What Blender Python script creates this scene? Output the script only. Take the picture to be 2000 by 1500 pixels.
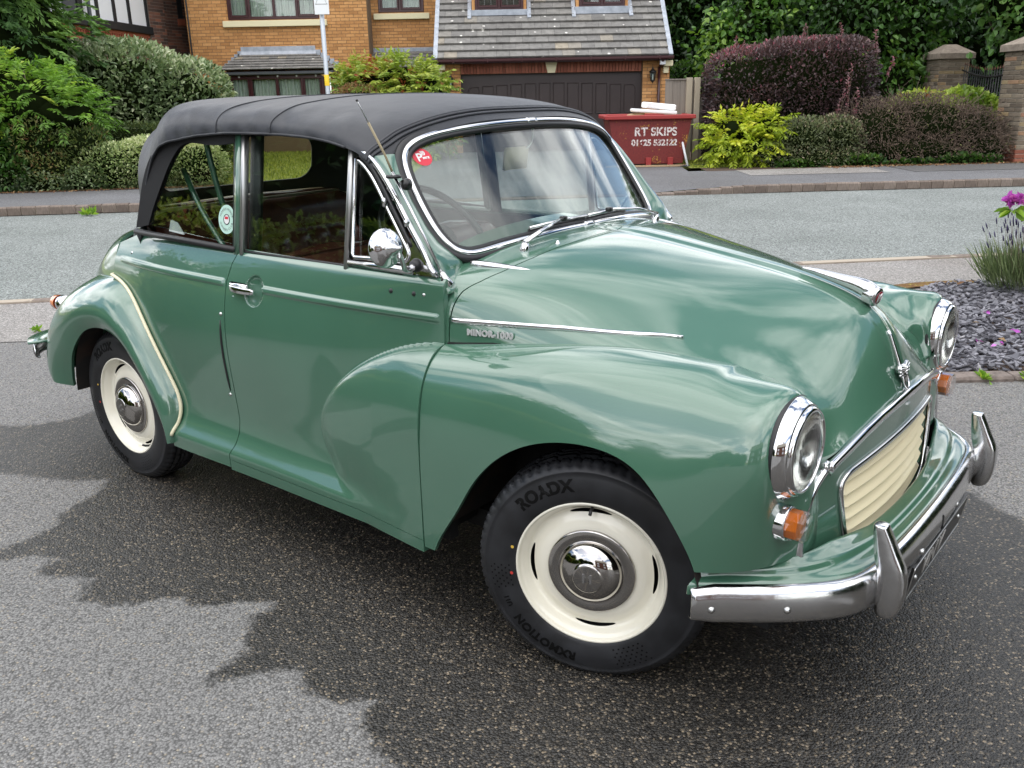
import bpy, math, random
import numpy as np
from mathutils import Vector, Matrix

# ------------------------------------------------------------------ scene, camera, light
S = bpy.context.scene
for o in list(bpy.data.objects):
    bpy.data.objects.remove(o)
COL = S.collection
R = math.radians
rng = np.random.default_rng(7)
random.seed(7)

# world frame: x to the right of the view, y into the view, z up; the camera stands at the origin
CAM_F, PITCH, ROLL, CAM_Z = 1747.28, 18.003, 1.0985, 1.4402
cam_d = bpy.data.cameras.new("camera")
cam_d.sensor_fit = 'HORIZONTAL'
cam_d.sensor_width = 36.0
cam_d.lens = CAM_F / 2000 * 36
cam_d.clip_end = 2000
cam = bpy.data.objects.new("camera", cam_d)
COL.objects.link(cam)
cam.rotation_euler = (Matrix.Rotation(R(90 - PITCH), 4, 'X') @ Matrix.Rotation(R(-ROLL), 4, 'Z')).to_euler()
cam.location = (0, 0, CAM_Z)
S.camera = cam

SUN_EL, SUN_AZ = 54.0, 205.0           # azimuth: clockwise from +y seen from above
w = bpy.data.worlds.new("World")
S.world = w
w.use_nodes = True
nt = w.node_tree
nt.nodes.clear()
def wn(t, **k):
    n = nt.nodes.new(t)
    for a, b in k.items():
        setattr(n, a, b)
    return n
sky = wn('ShaderNodeTexSky', sky_type='NISHITA', sun_disc=False, sun_elevation=R(SUN_EL), sun_rotation=R(SUN_AZ),
         altitude=50, air_density=1.0, dust_density=1.2, ozone_density=1.5)
tc = wn('ShaderNodeTexCoord')
sep = wn('ShaderNodeSeparateXYZ')
nt.links.new(tc.outputs['Generated'], sep.inputs[0])
CLOUD_W = 0.0
# clouds on a flat deck: direction divided by its height
mx = wn('ShaderNodeMath', operation='MAXIMUM'); mx.inputs[1].default_value = 0.0
ad = wn('ShaderNodeMath', operation='ADD'); ad.inputs[1].default_value = 0.22
nt.links.new(sep.outputs['Z'], mx.inputs[0]); nt.links.new(mx.outputs[0], ad.inputs[0])
dv = wn('ShaderNodeVectorMath', operation='DIVIDE')
cmb = wn('ShaderNodeCombineXYZ')
for i in range(3):
    nt.links.new(ad.outputs[0], cmb.inputs[i])
nt.links.new(tc.outputs['Generated'], dv.inputs[0]); nt.links.new(cmb.outputs[0], dv.inputs[1])
nz = wn('ShaderNodeTexNoise', noise_dimensions='4D'); nz.inputs['W'].default_value = CLOUD_W; nz.inputs['Scale'].default_value = 1.25; nz.inputs['Detail'].default_value = 7
nz.inputs['Roughness'].default_value = 0.56; nz.inputs['Distortion'].default_value = 0.35
nt.links.new(dv.outputs[0], nz.inputs['Vector'])
cr = wn('ShaderNodeValToRGB')
cr.color_ramp.elements[0].position = 0.43; cr.color_ramp.elements[1].position = 0.53
nt.links.new(nz.outputs['Fac'], cr.inputs[0])
nz2 = wn('ShaderNodeTexNoise', noise_dimensions='4D'); nz2.inputs['W'].default_value = CLOUD_W + 3; nz2.inputs['Scale'].default_value = 2.3; nz2.inputs['Detail'].default_value = 5
nt.links.new(dv.outputs[0], nz2.inputs['Vector'])
cr2 = wn('ShaderNodeValToRGB')
CLOUD_LO, CLOUD_HI = 8.0, 17.0
cr2.color_ramp.elements[0].position = 0.36; cr2.color_ramp.elements[1].position = 0.62
cr2.color_ramp.elements[0].color = (CLOUD_LO * .97, CLOUD_LO, CLOUD_LO * 1.05, 1)
cr2.color_ramp.elements[1].color = (CLOUD_HI, CLOUD_HI, CLOUD_HI * 1.01, 1)
nt.links.new(nz2.outputs['Fac'], cr2.inputs[0])
mixc = wn('ShaderNodeMixRGB')
nt.links.new(cr.outputs['Color'], mixc.inputs[0]); nt.links.new(sky.outputs[0], mixc.inputs[1]); nt.links.new(cr2.outputs['Color'], mixc.inputs[2])
bg = wn('ShaderNodeBackground'); bg.inputs['Strength'].default_value = 0.15
out = wn('ShaderNodeOutputWorld')
nt.links.new(mixc.outputs[0], bg.inputs[0]); nt.links.new(bg.outputs[0], out.inputs[0])

sun_d = bpy.data.lights.new("sun", 'SUN')
sun_d.energy = 0.9
sun_d.angle = R(85)
sun_d.color = (1.0, 0.96, 0.90)
sun = bpy.data.objects.new("sun", sun_d)
COL.objects.link(sun)
sd = Vector((math.sin(R(SUN_AZ)) * math.cos(R(SUN_EL)), math.cos(R(SUN_AZ)) * math.cos(R(SUN_EL)), math.sin(R(SUN_EL))))
sun.rotation_euler = sd.to_track_quat('Z', 'Y').to_euler()
sun.location = sd * 40

S.view_settings.view_transform = 'Standard'
S.view_settings.look = 'None'
S.view_settings.gamma = 1
S.view_settings.use_curve_mapping = False
S.view_settings.exposure = 0.35
S.cycles.max_bounces = 8
S.cycles.transparent_max_bounces = 16
S.cycles.caustics_reflective = False
S.cycles.caustics_refractive = False

# ------------------------------------------------------------------ materials
MATS = {}
class NG:
    """small helper round a material's node tree"""
    def __init__(s, name):
        m = bpy.data.materials.new(name); m.use_nodes = True
        s.m = m; s.t = m.node_tree; s.b = s.t.nodes['Principled BSDF']
        MATS[name] = m
        s._tc = None
    def n(s, t, ins=None, **k):
        nd = s.t.nodes.new(t)
        for a, b in k.items():
            setattr(nd, a, b)
        for a, b in (ins or {}).items():
            s.set(nd, a, b)
        return nd
    def set(s, nd, a, b):
        if isinstance(b, bpy.types.NodeSocket):
            s.t.links.new(b, nd.inputs[a])
        else:
            nd.inputs[a].default_value = b
    def p(s, **k):
        for a, b in k.items():
            s.set(s.b, {'rough': 'Roughness', 'metal': 'Metallic', 'col': 'Base Color', 'coat': 'Coat Weight', 'coatr': 'Coat Roughness',
                        'ior': 'IOR', 'trans': 'Transmission Weight', 'spec': 'Specular IOR Level', 'normal': 'Normal', 'alpha': 'Alpha',
                        'sss': 'Subsurface Weight'}[a], b)
        return s
    def obj(s):
        if s._tc is None:
            s._tc = s.n('ShaderNodeTexCoord')
        return s._tc.outputs['Object']
    def geo(s):
        return s.n('ShaderNodeNewGeometry').outputs['Position']
    def noise(s, sc, det=4, rough=.5, vec=None, dist=0):
        return s.n('ShaderNodeTexNoise', {'Vector': vec or s.obj(), 'Scale': sc, 'Detail': det, 'Roughness': rough, 'Distortion': dist})
    def ramp(s, fac, stops):
        r = s.n('ShaderNodeValToRGB', {0: fac})
        e = r.color_ramp.elements
        while len(e) < len(stops):
            e.new(.5)
        for i, (p, c) in enumerate(stops):
            e[i].position = p
            e[i].color = (*c, 1) if len(c) == 3 else c
        return r.outputs[0]
    def mix(s, f, a, b, mode='MIX'):
        m = s.n('ShaderNodeMixRGB', blend_type=mode)
        for i, v in enumerate((f, a, b)):
            if isinstance(v, tuple) and len(v) == 3:
                v = (*v, 1)
            s.set(m, i, v)
        return m.outputs[0]
    def math(s, op, a, b=0.):
        m = s.n('ShaderNodeMath', operation=op)
        s.set(m, 0, a); s.set(m, 1, b)
        return m.outputs[0]
    def bump(s, h, st=.3, d=.01, normal=None):
        b = s.n('ShaderNodeBump', {'Height': h, 'Strength': st, 'Distance': d})
        if normal is not None:
            s.set(b, 'Normal', normal)
        return b.outputs[0]

def simple(name, col, rough=.5, metal=0., **k):
    g = NG(name)
    g.p(col=(*col, 1), rough=rough, metal=metal, **k)
    return g.m

# car paint: a two-pack green with faint polish swirl and dust
g = NG('green_paint')
n1 = g.noise(3.0, 3).outputs[0]
n2 = g.noise(160, 2).outputs[0]
g.p(col=g.ramp(n1, [(.35, (.052, .137, .088)), (.65, (.058, .148, .096))]), coat=1.0, spec=.3)
g.set(g.b, 'Coat IOR', 1.85)
mpd = g.n('ShaderNodeMapping', {'Vector': g.obj(), 'Scale': (1.5, 1.5, 7.)})
n3 = g.math('MULTIPLY', g.noise(2.5, 5, .65, mpd.outputs[0]).outputs[0], g.noise(9, 3).outputs[0])
g.p(coatr=g.ramp(n3, [(.18, (.018,) * 3), (.36, (.085,) * 3)]))
g.p(rough=g.ramp(n2, [(.4, (.28,) * 3), (.6, (.34,) * 3)]))
g.set(g.b, 'Coat Normal', g.bump(g.noise(2.2, 2).outputs[0], .03, .02))
g = NG('chrome')
n1 = g.noise(40, 3).outputs[0]
g.p(col=(.72, .72, .73, 1), metal=1., rough=g.ramp(n1, [(.4, (.05,) * 3), (.7, (.12,) * 3)]))
g = NG('dull_chrome')
n1 = g.noise(60, 4).outputs[0]
g.p(col=(.64, .64, .645, 1), metal=1., rough=g.ramp(n1, [(.35, (.13,) * 3), (.7, (.24,) * 3)]))
g.p(normal=g.bump(g.noise(25, 3).outputs[0], .05, .01))
simple('hub_chrome', (.46, .44, .42), .05, 1.)
g = NG('tyre_rubber')
n1 = g.noise(18, 4).outputs[0]
g.p(col=g.ramp(n1, [(.35, (.011, .0115, .013)), (.7, (.019, .020, .023))]), rough=g.ramp(n1, [(.3, (.32,) * 3), (.7, (.5,) * 3)]), spec=.5)
simple('tyre_letter', (.0025, .0025, .0025), .5, spec=.2)
g = NG('black_rubber')
g.p(col=(.012, .012, .013, 1), rough=.42)
simple('black_plastic', (.012, .012, .012), .3)
simple('black_void', (.006, .006, .006), .9)
g = NG('rust_black')
n1 = g.noise(14, 5).outputs[0]
g.p(col=g.ramp(n1, [(.45, (.008, .007, .006)), (.75, (.035, .016, .008))]), rough=.85)
g = NG('cream_paint')
n1 = g.noise(6, 3).outputs[0]
g.p(col=g.ramp(n1, [(.3, (.79, .755, .63)), (.7, (.83, .80, .69))]), rough=.22, coat=.6, coatr=.05)
simple('grille_cream', (.80, .715, .49), .28, coat=.4)
simple('channel_metal', (.46, .46, .45), .38, 1.)
simple('cream_piping', (.74, .68, .48), .45)
g = NG('hood_vinyl')
v = g.n('ShaderNodeTexVoronoi', {'Vector': g.obj(), 'Scale': 420.})
nf = g.noise(5, 4).outputs[0]
g.p(col=g.ramp(nf, [(.35, (.023, .0245, .029)), (.7, (.034, .036, .042))]), rough=.47, spec=.42)
g.p(normal=g.bump(v.outputs['Distance'], .22, .002, g.bump(g.noise(7, 3).outputs[0], .22, .03)))
simple('hood_lining', (.010, .010, .011), .8)
g = NG('seat_leather')
n1 = g.noise(9, 5).outputs[0]
g.p(col=g.ramp(n1, [(.35, (.11, .036, .024)), (.7, (.18, .068, .045))]), rough=.26, spec=.5)
g.p(normal=g.bump(g.noise(90, 3).outputs[0], .25, .002))
simple('seat_piping', (.42, .36, .26), .5)
simple('cream_trim', (.42, .35, .22), .55)
simple('interior_trim', (.020, .012, .010), .6)
simple('amber_lens', (.80, .21, .02), .15, coat=1., sss=.0)
simple('red_lens', (.45, .01, .01), .12, trans=.2, coat=1.)
g = NG('lamp_glass')
g.p(col=(.98, .99, .98, 1), rough=.0, trans=1., ior=1.45)
simple('reflector', (.92, .92, .89), .2, 1.)
def glassmat(name, tint, refl_rough=0.0):
    g = NG(name)
    t = g.t; t.nodes.remove(g.b)
    fr = g.n('ShaderNodeFresnel', {'IOR': 1.55})
    geo = g.n('ShaderNodeNewGeometry')
    # both faces of the sheet answer like the outer one
    fr2 = g.n('ShaderNodeLayerWeight', {'Blend': .5})
    fac = g.math('POWER', fr2.outputs['Facing'], 4.0)
    fac = g.math('MULTIPLY_ADD', fac, .92)
    fac.node.inputs[2].default_value = .055
    tr = g.n('ShaderNodeBsdfTransparent', {'Color': (*tint, 1)})
    gl = g.n('ShaderNodeBsdfGlossy', {'Color': (1, 1, 1, 1), 'Roughness': refl_rough})
    mx = g.n('ShaderNodeMixShader', {0: fac, 1: tr.outputs[0], 2: gl.outputs[0]})
    t.nodes.remove(fr); t.nodes.remove(geo)
    t.links.new(mx.outputs[0], t.nodes['Material Output'].inputs[0])
    return g.m
glassmat('window_glass', (.86, .90, .88))
glassmat('clear_lens', (.93, .91, .90))
glassmat('soft_window', (.86, .84, .76), .02)
simple('white_print', (.75, .75, .74), .5)
simple('red_print', (.62, .025, .05), .45)
simple('mint_print', (.50, .72, .62), .5)
simple('black_print', (.012, .012, .012), .5)
simple('enamel_red', (.22, .012, .025), .15, coat=1.)
simple('screw_steel', (.55, .55, .54), .3, 1.)

# ------------------------------------------------------------------ geometry helpers
import bmesh
def orient(V, F, N):
    F = np.asarray(F)
    fn = np.cross(V[F[:, 1]] - V[F[:, 0]], V[F[:, 2]] - V[F[:, 0]])
    return F if (fn * N[F[:, 0]]).sum() > 0 else F[:, ::-1]
def mk(name, V, F, mat, parent=None, smooth=True, N=None, kind=None, slots=None, midx=None, fix=False):
    """one mesh object from arrays; N = vertex normals to keep"""
    me = bpy.data.meshes.new(name)
    V = np.asarray(V, dtype=np.float64)
    if isinstance(F, np.ndarray):
        k = F.shape[1]
        me.vertices.add(len(V)); me.vertices.foreach_set('co', V.astype(np.float32).ravel())
        me.loops.add(F.size); me.loops.foreach_set('vertex_index', F.astype(np.int32).ravel())
        me.polygons.add(len(F)); me.polygons.foreach_set('loop_start', np.arange(0, F.size, k, dtype=np.int32))
        me.update(calc_edges=True)
        me.validate()
    else:
        me.from_pydata(V.tolist(), [], F)
        me.validate()
    if fix:
        b = bmesh.new(); b.from_mesh(me); bmesh.ops.recalc_face_normals(b, faces=b.faces); b.to_mesh(me); b.free()
    me.polygons.foreach_set('use_smooth', [smooth] * len(me.polygons))
    for mm in (slots or [mat]):
        me.materials.append(MATS[mm] if isinstance(mm, str) else mm)
    if midx is not None:
        me.polygons.foreach_set('material_index', np.asarray(midx, dtype=np.int32))
    if N is not None:
        me.normals_split_custom_set_from_vertices(np.asarray(N).tolist())
    o = bpy.data.objects.new(name, me)
    COL.objects.link(o)
    if parent is not None:
        o.parent = parent
    if kind:
        o['kind'] = kind
    return o
def empty(name, loc=(0, 0, 0), rz=0., label=None, cat=None, group=None, parent=None):
    o = bpy.data.objects.new(name, None)
    COL.objects.link(o)
    o.empty_display_size = .1
    o.location = loc
    o.rotation_euler = (0, 0, rz)
    if parent is not None:
        o.parent = parent
    tag(o, label, cat, group)
    return o
def tag(o, label=None, cat=None, group=None, kind=None):
    if label: o['label'] = label
    if cat: o['category'] = cat
    if group: o['group'] = group
    if kind: o['kind'] = kind
    return o

def cs(t, Y, tq):
    """natural cubic spline, Y (k, ...)"""
    t = np.asarray(t, float); Y = np.asarray(Y, float); tq = np.asarray(tq, float)
    k = len(t)
    if k == 2:
        a = ((tq - t[0]) / (t[1] - t[0])).reshape((-1,) + (1,) * (Y.ndim - 1))
        return Y[0] * (1 - a) + Y[1] * a
    h = np.diff(t)
    A = np.zeros((k, k)); B = np.zeros_like(Y)
    A[0, 0] = A[-1, -1] = 1
    for i in range(1, k - 1):
        A[i, i - 1] = h[i - 1]; A[i, i] = 2 * (h[i - 1] + h[i]); A[i, i + 1] = h[i]
        B[i] = 6 * ((Y[i + 1] - Y[i]) / h[i] - (Y[i] - Y[i - 1]) / h[i - 1])
    M = np.linalg.solve(A, B.reshape(k, -1)).reshape(Y.shape)
    i = np.clip(np.searchsorted(t, tq) - 1, 0, k - 2)
    sh = (-1,) + (1,) * (Y.ndim - 1)
    hi = h[i].reshape(sh); a = (t[i + 1].reshape(sh) - tq.reshape(sh)); b = (tq.reshape(sh) - t[i].reshape(sh))
    return (M[i] * a ** 3 + M[i + 1] * b ** 3) / (6 * hi) + (Y[i] / hi - M[i] * hi / 6) * a + (Y[i + 1] / hi - M[i + 1] * hi / 6) * b
def chord(P, e=.5):
    P = np.asarray(P, float)
    d = np.maximum(np.linalg.norm(np.diff(P, axis=0), axis=-1), 1e-6) ** e
    return np.concatenate([[0], np.cumsum(d)])
def spl(P, n, closed=False, e=.5):
    P = np.asarray(P, float)
    if closed:
        m = len(P)
        Q = np.concatenate([P[-3:], P, P[:4]])
        t = chord(Q, e)
        return cs(t, Q, np.linspace(t[3], t[3 + m], n + 1))[:-1]
    t = chord(P, e)
    return cs(t, P, np.linspace(0, t[-1], n))
def loft(secs, nu, nv, eu=.5, ev=.5, tu=None):
    """secs: list of sections of equal length -> grid (nu, nv, 3)"""
    G = np.array([spl(s, nv, e=ev) for s in secs])
    if tu is None:
        d = np.linalg.norm(np.diff(G, axis=0), axis=-1).mean(1) ** eu
        tu = np.concatenate([[0], np.cumsum(d)])
    return cs(tu, G, np.linspace(tu[0], tu[-1], nu))
def gridF(nu, nv, wrapu=False, wrapv=False):
    I = np.arange(nu * nv).reshape(nu, nv)
    if wrapu: I = np.concatenate([I, I[:1]], 0)
    if wrapv: I = np.concatenate([I, I[:, :1]], 1)
    return np.stack([I[:-1, :-1], I[1:, :-1], I[1:, 1:], I[:-1, 1:]], -1).reshape(-1, 4)
def gridN(G):
    du = np.gradient(G, axis=0); dv_ = np.gradient(G, axis=1)
    n = np.cross(du, dv_)
    l = np.linalg.norm(n, axis=-1, keepdims=True)
    return n / np.maximum(l, 1e-12)
def tris(F):
    return np.concatenate([F[:, [0, 1, 2]], F[:, [0, 2, 3]]]) if F.shape[1] == 4 else F
def clip(V, F, g, *attrs):
    """keep g > 0 of a triangle mesh; attributes are carried along"""
    F = tris(np.asarray(F)); g = np.asarray(g, float).copy()
    g[np.abs(g) < 1e-7] = 1e-7
    pos = g > 0
    cnt = pos[F].sum(1)
    keep = F[cnt == 3].tolist()
    A = [np.asarray(V, float)] + [np.asarray(a, float) for a in attrs]
    new = []; ed = {}
    base = len(V)
    def cut(a, b):
        k = (a, b) if a < b else (b, a)
        if k not in ed:
            ed[k] = base + len(new)
            a_, b_ = k
            new.append((a_, b_, g[a_] / (g[a_] - g[b_])))
        return ed[k]
    for f in F[(cnt == 1) | (cnt == 2)].tolist():
        p = [pos[i] for i in f]
        if sum(p) == 1:
            i = p.index(True)
            a, b, c = f[i], f[(i + 1) % 3], f[(i + 2) % 3]
            keep.append([a, cut(a, b), cut(a, c)])
        else:
            i = p.index(False)
            a, b, c = f[i], f[(i + 1) % 3], f[(i + 2) % 3]
            x, y = cut(a, b), cut(a, c)
            keep.append([x, b, c]); keep.append([x, c, y])
    if new:
        ia = np.array([n[0] for n in new]); ib = np.array([n[1] for n in new]); tt = np.array([n[2] for n in new])
        A = [np.concatenate([a, a[ia] + (a[ib] - a[ia]) * (tt[:, None] if a.ndim > 1 else tt)]) for a in A]
    K = np.array(keep, dtype=int).reshape(-1, 3)
    used = np.unique(K)
    mp = np.full(len(A[0]), -1); mp[used] = np.arange(len(used))
    return [a[used] for a in A[:1]] + [mp[K]] + [a[used] for a in A[1:]]
def bedges(F):
    E = np.concatenate([F[:, [i, (i + 1) % F.shape[1]]] for i in range(F.shape[1])])
    key = np.sort(E, 1)
    u, inv, c = np.unique(key, axis=0, return_inverse=True, return_counts=True)
    return E[c[inv.ravel()] == 1]
def shell(V, F, N, t=.012, lip=True):
    """outer skin, inner skin and rim between them"""
    N = N / np.maximum(np.linalg.norm(N, axis=1, keepdims=True), 1e-9)
    F = tris(F)
    n = len(V)
    E = bedges(F)
    V2 = np.concatenate([V, V - N * t])
    F2 = [F, F[:, ::-1] + n]
    N2 = np.concatenate([N, -N])
    if len(E):
        a, b = E[:, 0], E[:, 1]
        q = np.concatenate([V2[a], V2[b], V2[b + n], V2[a + n]])
        m = len(a); k = len(V2)
        fn = np.cross(V2[a] - V2[b], V2[a + n] - V2[b])
        fn /= np.maximum(np.linalg.norm(fn, axis=1, keepdims=True), 1e-12)
        V2 = np.concatenate([V2, q]); N2 = np.concatenate([N2, fn, fn, fn, fn])
        i = np.arange(m) + k
        F2 += [np.stack([i + m, i, i + 3 * m], 1), np.stack([i + m, i + 3 * m, i + 2 * m], 1)]
    return V2, np.concatenate(F2), N2
def mir(V, F, N, s):
    """s=+1: as built (outward = -y side); s=-1: mirrored across the car's middle plane"""
    V = np.array(V, float); F = np.asarray(F)
    N = None if N is None else np.array(N, float)
    if s < 0:
        V[:, 1] *= -1; F = F[:, ::-1]
        if N is not None: N[:, 1] *= -1
    return V, F, N
def sdpoly(P, Q):
    """signed distance of points P (n,2) to closed polygon Q (m,2): negative inside"""
    P = np.asarray(P, float); Q = np.asarray(Q, float)
    A = Q; B = np.roll(Q, -1, 0)
    d = np.full(len(P), 1e9); ins = np.zeros(len(P), bool)
    for a, b in zip(A, B):
        e = b - a; ww = P - a
        h = np.clip((ww @ e) / max(e @ e, 1e-12), 0, 1)
        d = np.minimum(d, np.linalg.norm(ww - h[:, None] * e, axis=1))
        c = ((a[1] <= P[:, 1]) != (b[1] <= P[:, 1]))
        if abs(b[1] - a[1]) > 1e-12:
            xx = a[0] + (P[:, 1] - a[1]) * (b[0] - a[0]) / (b[1] - a[1])
            ins ^= c & (P[:, 0] < xx)
    return np.where(ins, -d, d)
def frames(P, up=(0, 0, 1), closed=False):
    P = np.asarray(P, float)
    T = (np.roll(P, -1, 0) - np.roll(P, 1, 0)) if closed else np.gradient(P, axis=0)
    T /= np.linalg.norm(T, axis=1, keepdims=True)
    U = np.asarray(up, float)
    U = np.broadcast_to(U, P.shape)
    Sd = np.cross(T, U); Sd /= np.maximum(np.linalg.norm(Sd, axis=1, keepdims=True), 1e-9)
    U = np.cross(Sd, T)
    return T, Sd, U
def sweep(P, prof, up=(0, 0, 1), closed=False, scale=None, caps=True, closedprof=True):
    """sweep a 2-D profile (side, up) along a path"""
    T, Sd, U = frames(P, up, closed)
    prof = np.asarray(prof, float); n, m = len(P), len(prof)
    sc = np.ones(n) if scale is None else np.asarray(scale, float)
    V = (np.asarray(P)[:, None] + Sd[:, None] * (prof[None, :, :1] * sc[:, None, None]) + U[:, None] * (prof[None, :, 1:] * sc[:, None, None])).reshape(-1, 3)
    F = gridF(n, m, closed, closedprof).tolist()
    if caps and not closed and closedprof:
        F.append(list(range(m))); F.append(list(range((n - 1) * m, n * m))[::-1])
    return V, F
def circ(r, n=10, ry=None):
    a = np.linspace(0, 2 * np.pi, n, endpoint=False)
    return np.c_[np.cos(a) * r, np.sin(a) * (ry or r)]
def tube(P, r, n=8, closed=False, up=(0, 0, 1), scale=None):
    return sweep(P, circ(r, n), up, closed, scale)
def lathe(prof, n=32, axis='y'):
    """prof: (radius, along) pairs, turned about the axis"""
    prof = np.asarray(prof, float)
    a = np.linspace(0, 2 * np.pi, n, endpoint=False)
    V = []
    c, s_ = np.cos(a)[:, None], np.sin(a)[:, None]
    r, h = prof[:, 0][None], prof[:, 1][None]
    if axis == 'y': V = np.stack([r * c, np.broadcast_to(h, (n, len(prof))), r * s_], -1)
    elif axis == 'x': V = np.stack([np.broadcast_to(h, (n, len(prof))), r * c, r * s_], -1)
    else: V = np.stack([r * c, r * s_, np.broadcast_to(h, (n, len(prof)))], -1)
    return V.reshape(-1, 3), gridF(n, len(prof), True, False).tolist()
def join(*parts):
    V = []; F = []; k = 0
    for v, f in parts:
        v = np.asarray(v, float)
        V.append(v); F += [[int(i) + k for i in q] for q in (f.tolist() if isinstance(f, np.ndarray) else f)]
        k += len(v)
    return np.concatenate(V), F
def box(x0, x1, y0, y1, z0, z1, bev=0.):
    """box, its long edges bevelled when bev > 0"""
    if bev <= 0:
        V = np.array([[x, y, z] for x in (x0, x1) for y in (y0, y1) for z in (z0, z1)], float)
        return V, [[0, 1, 3, 2], [4, 6, 7, 5], [0, 4, 5, 1], [2, 3, 7, 6], [0, 2, 6, 4], [1, 5, 7, 3]]
    V = []
    for z, k in ((z0, bev), (z0 + bev, 0), (z1 - bev, 0), (z1, bev)):
        a0, a1, b0, b1 = x0 + k, x1 - k, y0 + k, y1 - k
        c = bev
        V += [[a0 + c, b0, z], [a1 - c, b0, z], [a1, b0 + c, z], [a1, b1 - c, z], [a1 - c, b1, z], [a0 + c, b1, z], [a0, b1 - c, z], [a0, b0 + c, z]]
    F = [[7, 6, 5, 4, 3, 2, 1, 0], [24, 25, 26, 27, 28, 29, 30, 31]]
    for l in range(3):
        for i in range(8):
            F.append([l * 8 + i, l * 8 + (i + 1) % 8, (l + 1) * 8 + (i + 1) % 8, (l + 1) * 8 + i])
    return np.array(V), F
def xf(VF, M):
    V, F = VF
    M = np.array(M)
    return np.asarray(V) @ M[:3, :3].T + M[:3, 3], F
def rrect(hw, hh, r, n=6):
    """rounded rectangle outline"""
    P = []
    for cx, cy, a0 in ((hw - r, hh - r, 0), (-hw + r, hh - r, 90), (-hw + r, -hh + r, 180), (hw - r, -hh + r, 270)):
        for i in range(n):
            a = R(a0 + 90 * i / (n - 1))
            P.append((cx + r * math.cos(a), cy + r * math.sin(a)))
    return np.array(P)
def textmesh(txt, size, depth=.002, space=1.0, bold=0.):
    """lettering as (V, F) in the xy plane, centred"""
    c = bpy.data.curves.new('lettering', 'FONT')
    c.body = txt; c.size = size; c.extrude = depth; c.align_x = 'CENTER'; c.align_y = 'CENTER'; c.space_character = space
    c.offset = bold
    o = bpy.data.objects.new('lettering', c)
    COL.objects.link(o)
    dg = bpy.context.evaluated_depsgraph_get()
    me = bpy.data.meshes.new_from_object(o.evaluated_get(dg))
    V = np.array([v.co[:] for v in me.vertices]); F = [list(p.vertices) for p in me.polygons]
    bpy.data.objects.remove(o); bpy.data.meshes.remove(me); bpy.data.curves.remove(c)
    return V, F
# ================================================================== THE CAR
# built in its own frame: x towards its nose, y to its left, z up, origin under the front axle
CAR_ANG = -38.92342
_c, _s = math.cos(R(CAR_ANG)), math.sin(R(CAR_ANG))
_ox, _oy = -1.10069, 2.34871
car = empty('classic_car', (_c * _ox - _s * _oy, _s * _ox + _c * _oy, 0), R(CAR_ANG),
            'green vintage convertible with closed black fabric hood parked on the driveway', 'car')
def part(name, VF, mat, parent=None, smooth=True, s=1, N=None, label=None, **k):
    V, F = VF[0], VF[1]
    if len(VF) > 2: N = VF[2]
    if s < 0:
        V = np.array(V, float); V[:, 1] *= -1
        F = F[:, ::-1] if isinstance(F, np.ndarray) else [f[::-1] for f in F]
        if N is not None:
            N = np.array(N, float); N[:, 1] *= -1
    o = mk(name, V, F, mat, parent or car, smooth, N, fix=(N is None), **k)
    if label: o['label'] = label
    return o
def W(pts):
    """(x, w, z) with w outwards on the driver's side -> car frame"""
    P = np.array(pts, float).copy(); P[..., 1] *= -1
    return P

WB = 2.184
ARCH = spl([(-.475, .20), (-.445, .275), (-.372, .385), (-.307, .487), (-.215, .583), (-.099, .645), (.033, .668), (.143, .649), (.224, .583),
            (.289, .485), (.312, .425), (.330, .34)], 70)
ARCHP = np.concatenate([ARCH, [(.34, .1), (-.48, .1)]])

# ---- front wing: upright sections, then sections fanned about an upright axis round the nose
AX = np.array([.25, .47])
def fan(phi, rz):
    c_, s_ = math.cos(R(phi)), math.sin(R(phi))
    return W([(AX[0] + r * s_, AX[1] + r * c_, z) for r, z in rz])
def wsec(x, wz):
    return W([(x, a, b) for a, b in wz])
GAP = [(.642, .800), (.672, .791), (.705, .768), (.738, .718), (.757, .650), (.768, .55), (.770, .40), (.768, .21)]
FW = [wsec(-.50, GAP),
      wsec(-.34, [(.617, .818), (.660, .812), (.702, .788), (.738, .738), (.760, .665), (.772, .56), (.774, .42), (.771, .21)]),
      wsec(-.15, [(.578, .838), (.632, .838), (.688, .814), (.733, .760), (.761, .680), (.776, .57), (.777, .43), (.771, .21)]),
      wsec(.08, [(.513, .842), (.585, .850), (.652, .831), (.714, .773), (.753, .690), (.773, .58), (.774, .43), (.765, .21)]),
      fan(0, [(-.012, .820), (.075, .846), (.15, .835), (.220, .783), (.266, .695), (.287, .58), (.288, .44), (.277, .21)]),
      fan(20, [(.025, .815), (.09, .838), (.165, .828), (.235, .780), (.278, .70), (.287, .58), (.279, .44), (.26, .25)]),
      fan(41, [(.035, .812), (.10, .834), (.175, .829), (.250, .800), (.292, .70), (.283, .585), (.262, .45), (.24, .30)]),
      fan(60, [(.06, .804), (.115, .826), (.172, .832), (.220, .820), (.234, .70), (.232, .59), (.240, .47), (.232, .33)]),
      fan(76, [(.09, .790), (.135, .806), (.178, .810), (.208, .785), (.220, .69), (.228, .60), (.234, .48), (.228, .36)]),
      fan(92, [(.125, .776), (.152, .778), (.182, .766), (.200, .725), (.210, .66), (.219, .59), (.226, .49), (.226, .38)])]
for q_, p_ in zip(FW[5:], W([(.268, .447, .814), (.302, .437, .803), (.332, .426, .794), (.360, .417, .778), (.390, .412, .755)])):
    q_[0] = p_
TUCK = W([(-.50, .628, .755), (-.34, .602, .772), (-.15, .562, .792), (.08, .497, .796), (.25, .444, .776), (.268, .434, .770), (.302, .424, .758), (.332, .413, .748), (.360, .405, .733), (.388, .402, .712)])
FW = [np.concatenate([t_[None], q_]) for t_, q_ in zip(TUCK, FW)]
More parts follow.
